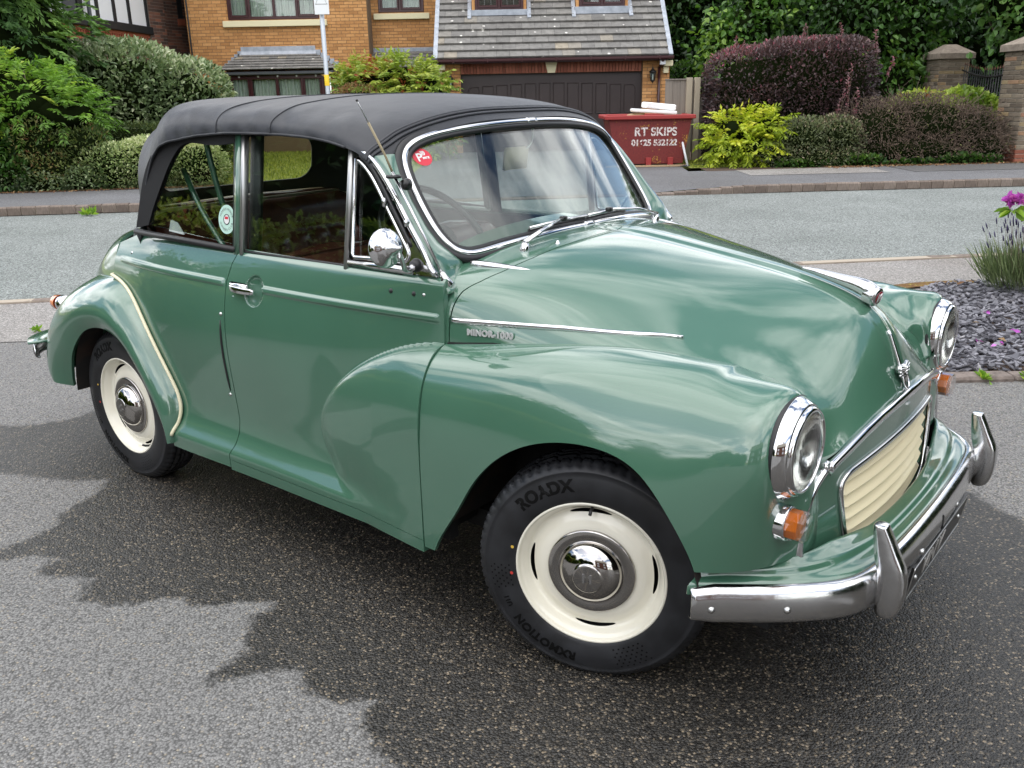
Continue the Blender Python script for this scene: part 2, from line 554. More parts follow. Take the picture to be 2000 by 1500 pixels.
FW.append(W([(.405, .392, .700), (.408, .436, .754), (.426, .456, .744), (.441, .461, .722), (.451, .461, .694), (.457, .459, .668), (.463, .455, .640), (.466, .450, .60), (.470, .450, .45)]))
FW.append(FW[-1] + np.array([-.003, .014, -.048]))
Gw = loft(FW, 190, 110, eu=.6, ev=.6)
Nw = gridN(Gw)
_V, _N = Gw.reshape(-1, 3), Nw.reshape(-1, 3)
if _N[np.argmin(_V[:, 1])][1] > 0: _N = -_N; _flip = True
else: _flip = False
_F = gridF(190, 110)
if _flip: _F = _F[:, ::-1]
wingV, wingF, wingN = clip(_V, _F, sdpoly(_V[:, [0, 2]], ARCHP), _N)
def zbot(V):
    """lower edge of the wing in front of and behind the wheel"""
    x = V[:, 0]
    return np.where(x > 0, V[:, 2] - (.428 + .01 * np.sin((x - .3) * 12)), V[:, 2] - np.interp(x, [-.5, -.46, -.40], [.243, .243, .262]))
wingV, wingF, wingN = clip(wingV, wingF, zbot(wingV), wingN)
wingV, wingF, wingN = clip(wingV, wingF, wingV[:, 0] + .4985, wingN)
wingV, wingF, wingN = clip(wingV, wingF, np.where(wingV[:, 0] > .428, np.hypot(wingV[:, 1] + .575, wingV[:, 2] - .700) - .1135, 1.), wingN)
WING = shell(wingV, wingF, wingN, .012)

# ---- body side as a height field w(x, z)
ZB = np.array([.20, .235, .27, .284, .30, .33, .37, .44, .55, .65, .79, .89, .97, 1.0])
WBP = np.array([.742, .744, .745, .744, .735, .716, .704, .703, .710, .714, .702, .676, .642, .628])   # at the rear door post
WFP = np.array([.742, .744, .745, .744, .735, .712, .695, .680, .668, .660, .652, .648, .643, .636])   # at the front door post
WMP = WBP * .5 + WFP * .5 + np.array([0, 0, 0, 0, 0, .002, .005, .010, .016, .018, .018, .014, .008, .004])
WQ1 = np.array([.742, .744, .745, .744, .735, .716, .704, .701, .704, .704, .688, .660, .622, .605])     # x = -1.90
WQ2 = np.array([.700, .702, .703, .702, .698, .690, .683, .676, .670, .664, .643, .612, .560, .535])     # x = -2.25
def wbase(x, z):
    x = np.asarray(x, float); z = np.asarray(z, float)
    T = [-2.25, -1.90, -1.43, -.95, -.50]
    Pz = np.stack([np.interp(z, ZZ, cs(ZB, p_, ZZ)) for p_ in (WQ2, WQ1, WBP, WMP, WFP)], 0)
    return cs_var(T, Pz, x)
ZZ = np.linspace(.2, 1.0, 400)
def cs_var(T, Pz, x):
    T = np.array(T); k = len(T)
    h = np.diff(T); A = np.zeros((k, k)); B = np.zeros_like(Pz); A[0, 0] = A[-1, -1] = 1
    for i in range(1, k - 1):
        A[i, i - 1] = h[i - 1]; A[i, i] = 2 * (h[i - 1] + h[i]); A[i, i + 1] = h[i]
        B[i] = 6 * ((Pz[i + 1] - Pz[i]) / h[i] - (Pz[i] - Pz[i - 1]) / h[i - 1])
    M = np.linalg.solve(A, B.reshape(k, -1)).reshape(Pz.shape)
    xs = np.broadcast_to(x, Pz.shape[1:])
    i = np.clip(np.searchsorted(T, xs) - 1, 0, k - 2)
    g_ = lambda Q, j: np.take_along_axis(Q, j[None], 0)[0]
    a = T[i + 1] - xs; b = xs - T[i]; hi = h[i]
    return (g_(M, i) * a ** 3 + g_(M, i + 1) * b ** 3) / (6 * hi) + (g_(Pz, i) / hi - g_(M, i) * hi / 6) * a + (g_(Pz, i + 1) / hi - g_(M, i + 1) * hi / 6) * b
# bulge of the wing run out over the door
POD = spl([(-.40, .808), (-.50, .800), (-.62, .778), (-.76, .722), (-.88, .640), (-.962, .545), (-.985, .455), (-.945, .365), (-.875, .300), (-.80, .255), (-.72, .20)], 90)
PODP = np.concatenate([POD, [(-.60, .05), (-.2, .05), (-.2, .815)]])
def pod(x, z):
    P = np.stack([x.ravel(), z.ravel()], 1)
    d = -sdpoly(P, PODP).reshape(x.shape)
    zt = np.clip(1 - d / .235, 0, 1)
    e = np.sqrt(np.maximum(1 - zt ** 2, 0))
    target = np.interp(x, [-1.0, -.9, -.7, -.5, -.3], [.722, .735, .758, .771, .775])
    # the low, rear part rises gently, the upper shelf abruptly
    soft = .8 * np.clip((.52 - z) / .22, 0, 1) * np.clip((-.84 - x) / .1, 0, 1)
    e2 = np.clip(d / .075, 0, 1); e2 = e2 * e2 * (3 - 2 * e2)
    e = e * (1 - soft) + e2 * soft
    return np.where(d > 0, e, 0), target
def mould(z, x0, x1, x):
    """pressed waist moulding"""
    d = z - .868
    m = .0065 * np.exp(-(d / .010) ** 4) + .006 * np.clip(1 - np.abs(d + .016) / .008, 0, 1) * 0
    return m * np.clip((x - x0) / np.where(x0 < -2, .12, .01), 0, 1) * np.clip((x1 - x) / .01, 0, 1)
def wside(x, z, feat=True):
    b = wbase(x, z)
    e, tgt = pod(x, z)
    wv = b + np.maximum(tgt - b, 0) * e
    if feat:
        wv = wv + np.where(e > 0, 0, mould(z, -1.255, -.515, x)) + np.where(x < -1.43, mould(z, -2.20, -1.445, x), 0)
        r = np.hypot((x + 1.285), (z - .858)) / .047
        wv = wv - .016 * np.sqrt(np.clip(1 - r ** 2, 0, 1))          # finger scoop behind the handle
        wv = wv - .010 * np.clip((z - .955) / .02, 0, 1) ** 1.5       # rolled waist edge
    return wv
xs = np.concatenate([np.linspace(-2.25, -1.46, 110)[:-1], np.linspace(-1.46, -.47, 230)])
zs = np.unique(np.concatenate([np.linspace(.20, .30, 24), np.linspace(.30, .80, 90), np.linspace(.80, .985, 60), np.linspace(.85, .888, 24)]))
XX, ZG = np.meshgrid(xs, zs, indexing='ij')
YY = wside(XX, ZG)
Gs = np.stack([XX, -YY, ZG], -1)
Ns = gridN(Gs).reshape(-1, 3)
if Ns[:, 1].mean() > 0: Ns = -Ns
sV, sF = Gs.reshape(-1, 3), gridF(len(xs), len(zs))
_q = sF[0]
if np.cross(sV[_q[1]] - sV[_q[0]], sV[_q[2]] - sV[_q[0]])[1] > 0: sF = sF[:, ::-1]
# rear shut line of the door, leaning at the foot
def xgap(z):
    return np.interp(z, [.20, .28, .31, .40, .55, .70, .87, .93, .97, 1.], [-1.445, -1.445, -1.432, -1.425, -1.428, -1.432, -1.436, -1.425, -1.405, -1.39])
xg = xgap(sV[:, 2])
sill_z = .262
dV, dF, dN = clip(sV, sF, sV[:, 0] - xg - .002, Ns)
dV, dF, dN = clip(dV, dF, -.5018 - dV[:, 0], dN)
dlow, dlF, dlN = clip(dV, dF, sill_z - .002 - dV[:, 2], dN)
dV, dF, dN = clip(dV, dF, dV[:, 2] - sill_z, dN)
dV, dF, dN = clip(dV, dF, .975 - dV[:, 2], dN)
DOOR = shell(dV, dF, dN, .02)
dlow, dlF, dlN = clip(dlow, dlF, dlow[:, 2] - .225, dlN)
SILL = shell(dlow, dlF, dlN, .02)
RARCH = spl([(-2.56, .25), (-2.53, .345), (-2.475, .453), (-2.407, .530), (-2.326, .587), (-2.225, .617), (-2.115, .612), (-2.005, .550), (-1.905, .437), (-1.845, .343), (-1.812, .285), (-1.80, .235)], 60)
RARCHP = np.concatenate([RARCH, [(-1.79, .05), (-2.58, .05)]])
qV, qF, qN = clip(sV, sF, xg - .002 - sV[:, 0], Ns)
qV, qF, qN = clip(qV, qF, sdpoly(qV[:, [0, 2]], RARCHP) - .01, qN)
qV, qF, qN = clip(qV, qF, qV[:, 2] - .233, qN)
qV, qF, qN = clip(qV, qF, .975 - np.clip(-2.06 - qV[:, 0], 0, 1) * .30 - qV[:, 2], qN)
QUART = shell(qV, qF, qN, .02)

# ---- tail of the body and boot, lofted backwards
tail = []
def ring(x, wz): return W([(x if len(p) == 2 else p[2], p[0], p[1]) for p in wz])
T0 = [(0, .965), (.25, .965), (.42, .965), (.505, .962)] + [(float(wbase(np.array([-2.25]), np.array([z]))[0]), z) for z in (.93, .868, .79, .65, .50, .36)] + [(.70, .27)]
tail.append(ring(-2.248, T0))
tail.append(ring(-2.42, [(0, .945), (.25, .942), (.40, .936), (.485, .922), (.545, .885), (.590, .825), (.618, .745), (.636, .63), (.640, .50), (.64, .38), (.64, .28)]))
tail.append(ring(-2.60, [(0, .850), (.22, .846), (.37, .836), (.46, .812), (.515, .772), (.553, .715), (.577, .645), (.587, .56), (.59, .46), (.59, .37), (.59, .29)]))
tail.append(ring(-2.76, [(0, .705), (.20, .702), (.33, .692), (.41, .672), (.46, .64), (.497, .595), (.518, .535), (.530, .47), (.535, .40), (.535, .35), (.53, .30)]))
tail.append(ring(-2.87, [(0, .53), (.18, .528), (.28, .52), (.35, .506), (.40, .485), (.435, .455), (.455, .42), (.465, .385), (.47, .35), (.47, .33), (.47, .31)]))
tail.append(ring(-2.90, [(0, .33), (.18, .33), (.27, .329), (.32, .328), (.36, .326), (.38, .324), (.40, .32), (.405, .318), (.41, .316), (.41, .313), (.41, .31)]))
Gt = loft(tail, 70, 60, eu=.8, ev=.6)
Nt = gridN(Gt).reshape(-1, 3)
tV, tF = Gt.reshape(-1, 3), gridF(70, 60)
if Nt[np.argmax(tV[:, 2])][2] < 0: Nt = -Nt
_q = tF[30]
if np.cross(tV[_q[1]] - tV[_q[0]], tV[_q[2]] - tV[_q[0]]) @ Nt[_q[0]] < 0: tF = tF[:, ::-1]
tV, tF, tN = clip(tV, tF, sdpoly(tV[:, [0, 2]], RARCHP) - .01, Nt)
TAIL = shell(tV, tF, tN, .012)

# ---- rear wing, swept about the wheel
def zc(a): return math.cos(R(a)), math.sin(R(a))
RC = np.array([-2.15, .29])
_lip_ang = np.degrees(np.arctan2(RARCH[:, 1] - RC[1], RARCH[:, 0] - RC[0]))
_lip_r = np.hypot(RARCH[:, 0] - RC[0], RARCH[:, 1] - RC[1])
_o = np.argsort(_lip_ang); _lip_ang, _lip_r = _lip_ang[_o], _lip_r[_o]
# inner line (piping), as (x, w, z)
PIPE = spl(np.array([(-1.786, .7455, .245), (-1.782, .742, .278), (-1.772, .728, .315), (-1.764, .712, .365), (-1.782, .705, .431), (-1.838, .700, .520), (-1.90, .692, .603), (-1.965, .681, .678),
                     (-2.06, .660, .755), (-2.167, .630, .792), (-2.30, .598, .802), (-2.46, .560, .780), (-2.59, .528, .735), (-2.70, .498, .66), (-2.78, .478, .56),
                     (-2.81, .466, .45), (-2.80, .46, .36), (-2.77, .455, .30)]), 120)
for _i in range(len(PIPE)):
    if PIPE[_i, 0] > -2.25: PIPE[_i, 1] = max(PIPE[_i, 1], float(wbase(PIPE[_i:_i + 1, 0], PIPE[_i:_i + 1, 2])[0]) + .0015)
_pa = np.degrees(np.arctan2(PIPE[:, 2] - RC[1], PIPE[:, 0] - RC[0])); _pa = np.where(_pa < -90, _pa + 360, _pa)
secs = []
for i in range(0, 120, 7):
    p_ = PIPE[i]; a = _pa[i]
    # direction stays within the lip's angles
    al = np.clip(a, -8, 176)
    rl = np.interp(al, _lip_ang, _lip_r)
    dx, dz = zc(al)
    lip = np.array([RC[0] + dx * rl, .757, RC[1] + dz * rl])
    if a > 150:
        lip[1] = .757 - .022 * min((a - 150) / 30, 1)
    rp = math.hypot(p_[0] - RC[0], p_[2] - RC[1])
    out_r = rl + (rp - rl) * 1.0
    width = rp - rl
    back = np.clip((a - 120) / 50, 0, 1)
    # crown of the section
    def pt(fr, fw, wm=.768):
        r_ = rp - width * fr
        return np.array([RC[0] + dx * r_, p_[1] + (wm - p_[1]) * fw, RC[1] + dz * r_])
    q1 = pt(.035, .12 + .06 * back) 
    e1 = pt(.14 - .09 * back, .44)
    e2 = pt(.36 - .20 * back, .80)
    e3 = pt(.66 - .12 * back, .985, .772)
    e4 = np.array([RC[0] + dx * (rl + width * .10), lip[1] + .008, RC[1] + dz * (rl + width * .10)])
    secs.append(W([p_, q1, e1, e2, e3, e4, lip]))
Gr = loft(secs, 150, 50, eu=1, ev=.6)
Nr = gridN(Gr).reshape(-1, 3)
rV, rF = Gr.reshape(-1, 3), gridF(150, 50)
if Nr[np.argmin(rV[:, 1])][1] > 0: Nr = -Nr
_q = rF[len(rF) // 2]
if np.cross(rV[_q[1]] - rV[_q[0]], rV[_q[2]] - rV[_q[0]]) @ Nr[_q[0]] < 0: rF = rF[:, ::-1]
rV, rF, rN = clip(rV, rF, rV[:, 2] - np.interp(rV[:, 0], [-2.85, -2.70, -2.50, -2.3, -1.7], [.36, .315, .30, .24, .24]), Nr)
RWING = shell(rV, rF, rN, .014)

# ---- bonnet and scuttle: one skin over both halves, parted at the shut line
BS = [[(-.64, 0, 1.062), (-.645, .20, 1.055), (-.65, .38, 1.034), (-.645, .50, 1.006), (-.63, .590, .972), (-.61, .630, .925), (-.60, .643, .86), (-.595, .646, .79)],
      [(-.45, 0, 1.046), (-.455, .20, 1.040), (-.465, .38, 1.018), (-.478, .50, .990), (-.488, .582, .958), (-.495, .624, .912), (-.50, .640, .85), (-.50, .644, .79)],
      [(-.32, 0, 1.041), (-.325, .19, 1.032), (-.33, .36, 1.007), (-.335, .478, .974), (-.337, .558, .932), (-.34, .596, .880), (-.34, .613, .835), (-.34, .620, .79)],
      [(-.12, 0, 1.016), (-.12, .18, 1.002), (-.125, .33, .972), (-.13, .44, .932), (-.13, .515, .893), (-.13, .557, .860), (-.13, .578, .83), (-.13, .592, .80)],
      [(.06, 0, .989), (.06, .17, .970), (.055, .30, .938), (.05, .395, .902), (.05, .465, .872), (.05, .510, .850), (.05, .536, .83), (.05, .550, .80)],
      [(.22, 0, .960), (.218, .15, .935), (.213, .265, .900), (.21, .35, .866), (.21, .415, .842), (.21, .460, .826), (.21, .488, .81), (.21, .500, .79)],
      [(.34, 0, .926), (.335, .13, .900), (.325, .235, .862), (.318, .315, .826), (.317, .380, .803), (.32, .425, .790), (.325, .452, .78), (.33, .468, .765)],
      [(.405, 0, .892), (.401, .12, .866), (.390, .22, .827), (.382, .30, .790), (.380, .365, .766), (.384, .412, .754), (.39, .440, .744), (.395, .458, .735)],
      [(.455, 0, .832), (.452, .115, .812), (.443, .21, .780), (.434, .29, .748), (.428, .355, .726), (.426, .402, .714), (.426, .432, .706), (.425, .452, .70)],
      [(.486, 0, .757), (.484, .11, .746), (.477, .205, .726), (.468, .285, .704), (.458, .35, .684), (.450, .395, .672), (.446, .425, .666), (.444, .448, .66)],
      [(.512, 0, .686), (.511, .11, .683), (.506, .20, .675), (.498, .28, .662), (.488, .345, .646), (.478, .39, .634), (.468, .42, .626), (.460, .445, .617)]]
BSm = []
for s_ in BS:
    a = np.array(s_); b = a.copy(); b[:, 1] *= -1
    BSm.append(np.concatenate([b[::-1], a[1:]]))
Gb = loft(BSm, 150, 181, eu=.7, ev=.6)
wv = np.abs(Gb[..., 1])
fade = np.clip((Gb[..., 0] + .46) / .1, 0, 1)
Gb[..., 2] += (.005 * np.exp(-(wv / .013) ** 2) - .002 * np.exp(-((wv - .03) / .015) ** 2)) * fade
Nb = gridN(Gb).reshape(-1, 3)
bV, bF = Gb.reshape(-1, 3), gridF(150, 181)
if Nb[np.argmax(bV[:, 2])][2] < 0: Nb = -Nb
_q = bF[len(bF) // 2]
if np.cross(bV[_q[1]] - bV[_q[0]], bV[_q[2]] - bV[_q[0]]) @ Nb[_q[0]] < 0: bF = bF[:, ::-1]
# side panel below the chrome strip stays with the scuttle line; shut line at the back of the bonnet
def xshut(V):
    return np.interp(np.abs(V[:, 1]), [0, .2, .4, .50, .56, .60, .64], [-.352, -.362, -.392, -.418, -.445, -.474, -.492])
bo = clip(bV, bF, bV[:, 0] - xshut(bV) - .0018, Nb)
sc_ = clip(bV, bF, xshut(bV) - .0018 - bV[:, 0], Nb)
sc_ = clip(sc_[0], sc_[1], np.where(np.abs(sc_[0][:, 1]) > .57, np.minimum(sc_[0][:, 0] + .58, 1) + np.clip(.60 - np.abs(sc_[0][:, 1]), 0, 1) * 3, 1), sc_[2])

body = part('body_shell', TAIL, 'green_paint')
def add_to(o, VFN, s, mat=None):
    pass
def joinN(*L):
    V = []; F = []; N = []; k = 0
    for v, f, n in L:
        V.append(v); F.append(np.asarray(f) + k); N.append(n); k += len(v)
    return np.concatenate(V), np.concatenate(F), np.concatenate(N)
def both(T): 
    return joinN(T, mir(T[0], T[1], T[2], -1))
bpy.data.objects.remove(body)
SCUT = shell(sc_[0], sc_[1], sc_[2], .012)
BR = Gb[:, :91].reshape(-1, 3)
def bonnet_w(x, z):
    i = np.argsort((BR[:, 0] - x) ** 2 + (BR[:, 2] - z) ** 2)[:3]
    return float(-BR[i, 1].mean())
bonnet = part('bonnet', shell(bo[0], bo[1], bo[2], .012), 'green_paint')
part('body_shell', joinN(SCUT, both(TAIL)), 'green_paint')
for s in (1, -1):
    part('rear_quarter_panel', QUART, 'green_paint', s=s)
    part('sill', SILL, 'green_paint', s=s)
    fw_ = part('front_wing', WING, 'green_paint', s=s)
    rw_ = part('rear_wing', RWING, 'green_paint', s=s)
    pp = W(PIPE); pp[:, 1] -= .0065
    part('wing_piping', tube(pp[4:-12], .0066, 8, up=(0, 1, 0)), 'cream_piping', rw_, s=s)

sm = np.array([(x, -bonnet_w(x, z) - .002, z) for x, z in ((-.494, .801), (-.45, .805), (-.40, .811), (-.355, .817), (-.335, .820))])
for s in (1, -1):
    part('seam_gap', sweep(sm, circ(.005, 6, .0055), scale=[1, 1, .9, .7, .1]), 'black_void', s=s)
# wheel arch liners, then black floor and firewall boxes added to block light
def archliner(x0, r, w0, w1):
    a = np.linspace(R(2), R(178), 30)
    V = np.array([[x0 + r * math.cos(t), -y, .29 + r * math.sin(t)] for t in a for y in (w0, w1)])
    return V, gridF(30, 2)
for s in (1, -1):
    part('wheel_arch_liner', archliner(-.06, .395, .745, .42), 'rust_black', s=s)
    part('wheel_arch_liner', archliner(-2.15, .365, .735, .40), 'rust_black', s=s)
fl = join(box(-2.75, .40, -.52, .52, .20, .26), box(-1.72, -.52, -.70, .70, .235, .275), box(-.62, -.58, -.60, .60, .27, .93), box(-1.78, -.47, -.695, -.66, .24, .60), box(-1.78, -.47, .66, .695, .24, .60),
          box(-.56, .30, -.42, .42, .26, .60), box(-2.34, -2.30, -.45, .45, .25, .90), box(-2.7, -1.6, -.40, .40, .25, .62))
part('underbody_light_block', fl, 'black_void', smooth=False)
# ---- wheels
def tyre_mesh():
    n = 264
    prof = [(.186, .060), (.192, .067), (.205, .0715), (.225, .0765), (.245, .0775), (.262, .0745), (.272, .0710), (.2735, .0725), (.276, .0705), (.284, .0640), (.2895, .0590),
            (.2925, .0560), (.2965, .0520), (.2985, .0440), (.2990, .0370), (.2915, .0350), (.2915, .0310), (.2995, .0290), (.3000, .0120), (.2925, .0100), (.2925, .0060), (.3002, .0040)]
    prof = prof + [(r, -h) for r, h in prof[::-1]]
    pr = np.array(prof)
    pr[:, 0] += .0045 * np.clip((pr[:, 0] - .25) / .035, 0, 1)
    a = np.linspace(0, 2 * np.pi, n, endpoint=False)
    rr = np.broadcast_to(pr[:, 0], (n, len(pr))).copy(); hh = np.broadcast_to(pr[:, 1], (n, len(pr))).copy()
    k = np.arange(n)
    groove = (k % 4 == 0)
    fine = (k % 4 == 2)
    for j in range(len(pr)):
        h = abs(pr[j, 1]); 
        if pr[j, 0] > .2880 and .035 < h < .0600:
            rr[groove, j] -= .0075; rr[fine, j] -= .0022
        elif pr[j, 0] > .298 and h < .030:
            rr[(k + 2) % 8 == 0, j] -= .006
    V = np.stack([rr * np.cos(a)[:, None], -hh, rr * np.sin(a)[:, None]], -1).reshape(-1, 3)
    return V, gridF(n, len(pr), True, False)
def flipf(VF): return VF[0], (VF[1][:, ::-1] if isinstance(VF[1], np.ndarray) else [f[::-1] for f in VF[1]])
TY = tyre_mesh()
_me = None
def arc_text(txt, size, rad, ang, h, sp=1.0, bold=0., inward=False):
    """letters bent round the sidewall, tops outwards"""
    V, F = textmesh(txt, size, .0006, sp, bold)
    a = R(ang) - V[:, 0] / rad * (1 if not inward else -1)
    r = rad + V[:, 1] * (1 if not inward else -1)
    hh = np.interp(r, [.205, .225, .245, .262, .272, .284], [.0715, .0765, .0775, .0745, .0710, .0640])
    return np.stack([r * np.cos(a), -(hh + .0008 + V[:, 2]), r * np.sin(a)], -1), F
letters = (arc_text('ROADX', .044, .243, 29, 0, 1.05, .0020), arc_text('RXMOTION', .033, .243, 150, 0, 1.1, .0014, False), arc_text('U11', .018, .240, 117, 0, 1.05, .0006))
def ring_band(r0, r1, a0, a1, h, n=6):
    V = []; 
    for t in np.linspace(R(a0), R(a1), n):
        V += [[r0 * math.cos(t), -h, r0 * math.sin(t)], [r1 * math.cos(t), -h, r1 * math.sin(t)]]
    return np.array(V), gridF(n, 2).tolist()
# moulded dimples on the sidewall beside the lettering
dm = []
for (a0, rows) in ((92, 9), (198, 12)):
    for i in range(rows):
        for j in range(6):
            if (i + j) % 2 == 0:
                t = R(a0 + i * 1.9); r = .213 + j * .0095
                c_ = np.array([r * math.cos(t), -(np.interp(r, [.205, .225, .245, .262], [.0715, .0765, .0775, .0745]) + .0004), r * math.sin(t)])
                q = np.array([[.0027 * math.cos(u), 0, .0027 * math.sin(u)] for u in np.linspace(0, 2 * np.pi, 6, endpoint=False)])
                dm.append((c_ + q, [[0, 1, 2, 3, 4, 5]]))
RIMP = [(.190, .040), (.1945, .060), (.196, .0655), (.1955, .0685), (.1925, .0700), (.1895, .0690), (.188, .0650), (.1860, .0600), (.180, .0530), (.174, .0440), (.170, .0370), (.166, .0335), (.162, .0325),
        (.1575, .0330), (.153, .0350), (.147, .0385), (.139, .0430), (.130, .0460), (.122, .0475), (.115, .0480), (.100, .0470), (.06, .046), (.0, .046)]
def rim_mesh():
    p = np.array(RIMP); p = np.stack([np.interp(np.linspace(0, len(p) - 1, 70), range(len(p)), p[:, k]) for k in (0, 1)], 1)
    n = 160
    V, F = lathe(p, n, 'y'); V[:, 1] *= -1
    F = np.array(F)
    r = np.hypot(V[:, 0], V[:, 2]); a = np.degrees(np.arctan2(V[:, 2], V[:, 0]))
    da = np.abs((a - 3 + 45) % 90 - 45)
    g_ = np.maximum(np.abs(r - .1615) - .0052 * np.sqrt(np.clip(1 - (da / 19.5) ** 2, 0, 1)), (da - 19.5) * .001)
    return clip(V, F, np.where(da < 25, g_ - .0002, 1.0))
HUBP = [(.1135, .047), (.114, .0520), (.1125, .0548), (.109, .0560), (.100, .0558), (.091, .0552), (.0865, .0540), (.0845, .0545), (.0835, .0575), (.082, .0620), (.075, .0715), (.064, .0805),
        (.052, .0870), (.043, .0900), (.0385, .0912), (.0375, .0925), (.036, .0935), (.033, .0935), (.015, .0950), (.0, .0955)]
def hub_mesh():
    V, F = lathe(HUBP, 72, 'y'); V[:, 1] *= -1
    return V, np.array(F)
EM = textmesh('M', .034, .0008, 1, .0012)
EMV = np.stack([EM[0][:, 0], -(.0945 + EM[0][:, 2]), EM[0][:, 1]], -1)
RM = rim_mesh(); HB = hub_mesh()
def quadfix(VF):
    V, F = VF[0], np.asarray(VF[1])
    return V, F
def build_wheel(loc, rz, spin, side, lab=None, tspin=0.):
    t = empty('wheel', loc, rz + (0 if side > 0 else math.pi), parent=car)
    if lab: t['label'] = lab
    t.rotation_mode = 'YXZ'
    sub = []
    for nm, VF, mt, sm in wheel_parts:
        o = bpy.data.objects.new(nm, VF); COL.objects.link(o); o.parent = t
        o.rotation_euler = (0, spin + (tspin if nm in ('tyre_lettering', 'tyre_dimples', 'paint_dot') else 0), 0)
    return t
def chk(VF, outward=-1):
    """make the faces look outwards (towards -y)"""
    V, F = VF[0], np.asarray(VF[1])
    return V, F
def meshdata(name, VF, mat, smooth=True):
    o = mk(name, VF[0], VF[1], mat, None, smooth); me = o.data; bpy.data.objects.remove(o)
    import bmesh as _bm
    b = _bm.new(); b.from_mesh(me); _bm.ops.recalc_face_normals(b, faces=b.faces); b.to_mesh(me); b.free()
    return me
valve = tube([(.176, -.040, .0), (.172, -.058, .0), (.165, -.070, .0)], .0045, 8, up=(0, 0, 1))
dots_y = (np.array([[.208 * math.cos(R(77)) + .0045 * math.cos(u), -.0732, .208 * math.sin(R(77)) + .0045 * math.sin(u)] for u in np.linspace(0, 2 * np.pi, 10, endpoint=False)]), [list(range(10))])
dots_r = (np.array([[.208 * math.cos(R(98)) + .0045 * math.cos(u), -.0732, .208 * math.sin(R(98)) + .0045 * math.sin(u)] for u in np.linspace(0, 2 * np.pi, 10, endpoint=False)]), [list(range(10))])
simple('dot_yellow', (.65, .42, .06), .6); simple('dot_red', (.55, .04, .03), .6)
backplate = lathe([(.0, -.02), (.183, -.02), (.186, .03)], 40, 'y'); backplate[0][:, 1] *= -1
wheel_parts = [('tyre', meshdata('tyre', TY, 'tyre_rubber'), 0, 0), *[('tyre_lettering', meshdata('tyre_lettering', l_, 'tyre_letter', False), 0, 0) for l_ in letters],
               ('tyre_dimples', meshdata('tyre_dimples', join(*dm), 'tyre_letter', False), 0, 0), ('paint_dot', meshdata('paint_dot', dots_y, 'dot_yellow'), 0, 0), ('paint_dot', meshdata('paint_dot', dots_r, 'dot_red'), 0, 0),
               ('rim', meshdata('rim', RM, 'cream_paint'), 0, 0), ('hubcap', meshdata('hubcap', HB, 'hub_chrome'), 0, 0), ('hubcap_emblem', meshdata('hubcap_emblem', (EMV, EM[1]), 'dull_chrome', False), 0, 0),
               ('brake_drum', meshdata('brake_drum', backplate, 'black_void'), 0, 0), ('valve', meshdata('valve', valve, 'black_rubber'), 0, 0)]
STEER = 18.8
TR = .290
fy, ry = .6906 - .066, .702 - .066
def steer_at(y): return (0, 0)
build_wheel((-.0213, -.6281, .292), R(STEER), R(-90), 1, 'right front wheel turned towards the driver side')
build_wheel((.0213, .6281, .292), R(STEER), R(-90), -1)
build_wheel((-WB, -ry, .292), 0, R(62), 1, None, R(-150))
build_wheel((-WB, ry, .292), 0, R(20), -1)
# emblem and letters of the wheels keep their own turn about the axle
for o in COL.objects:
    if o.name.startswith('hubcap_emblem') and o.parent and abs(o.parent.location.x) < .5:
        o.rotation_euler = (0, 0, 0)

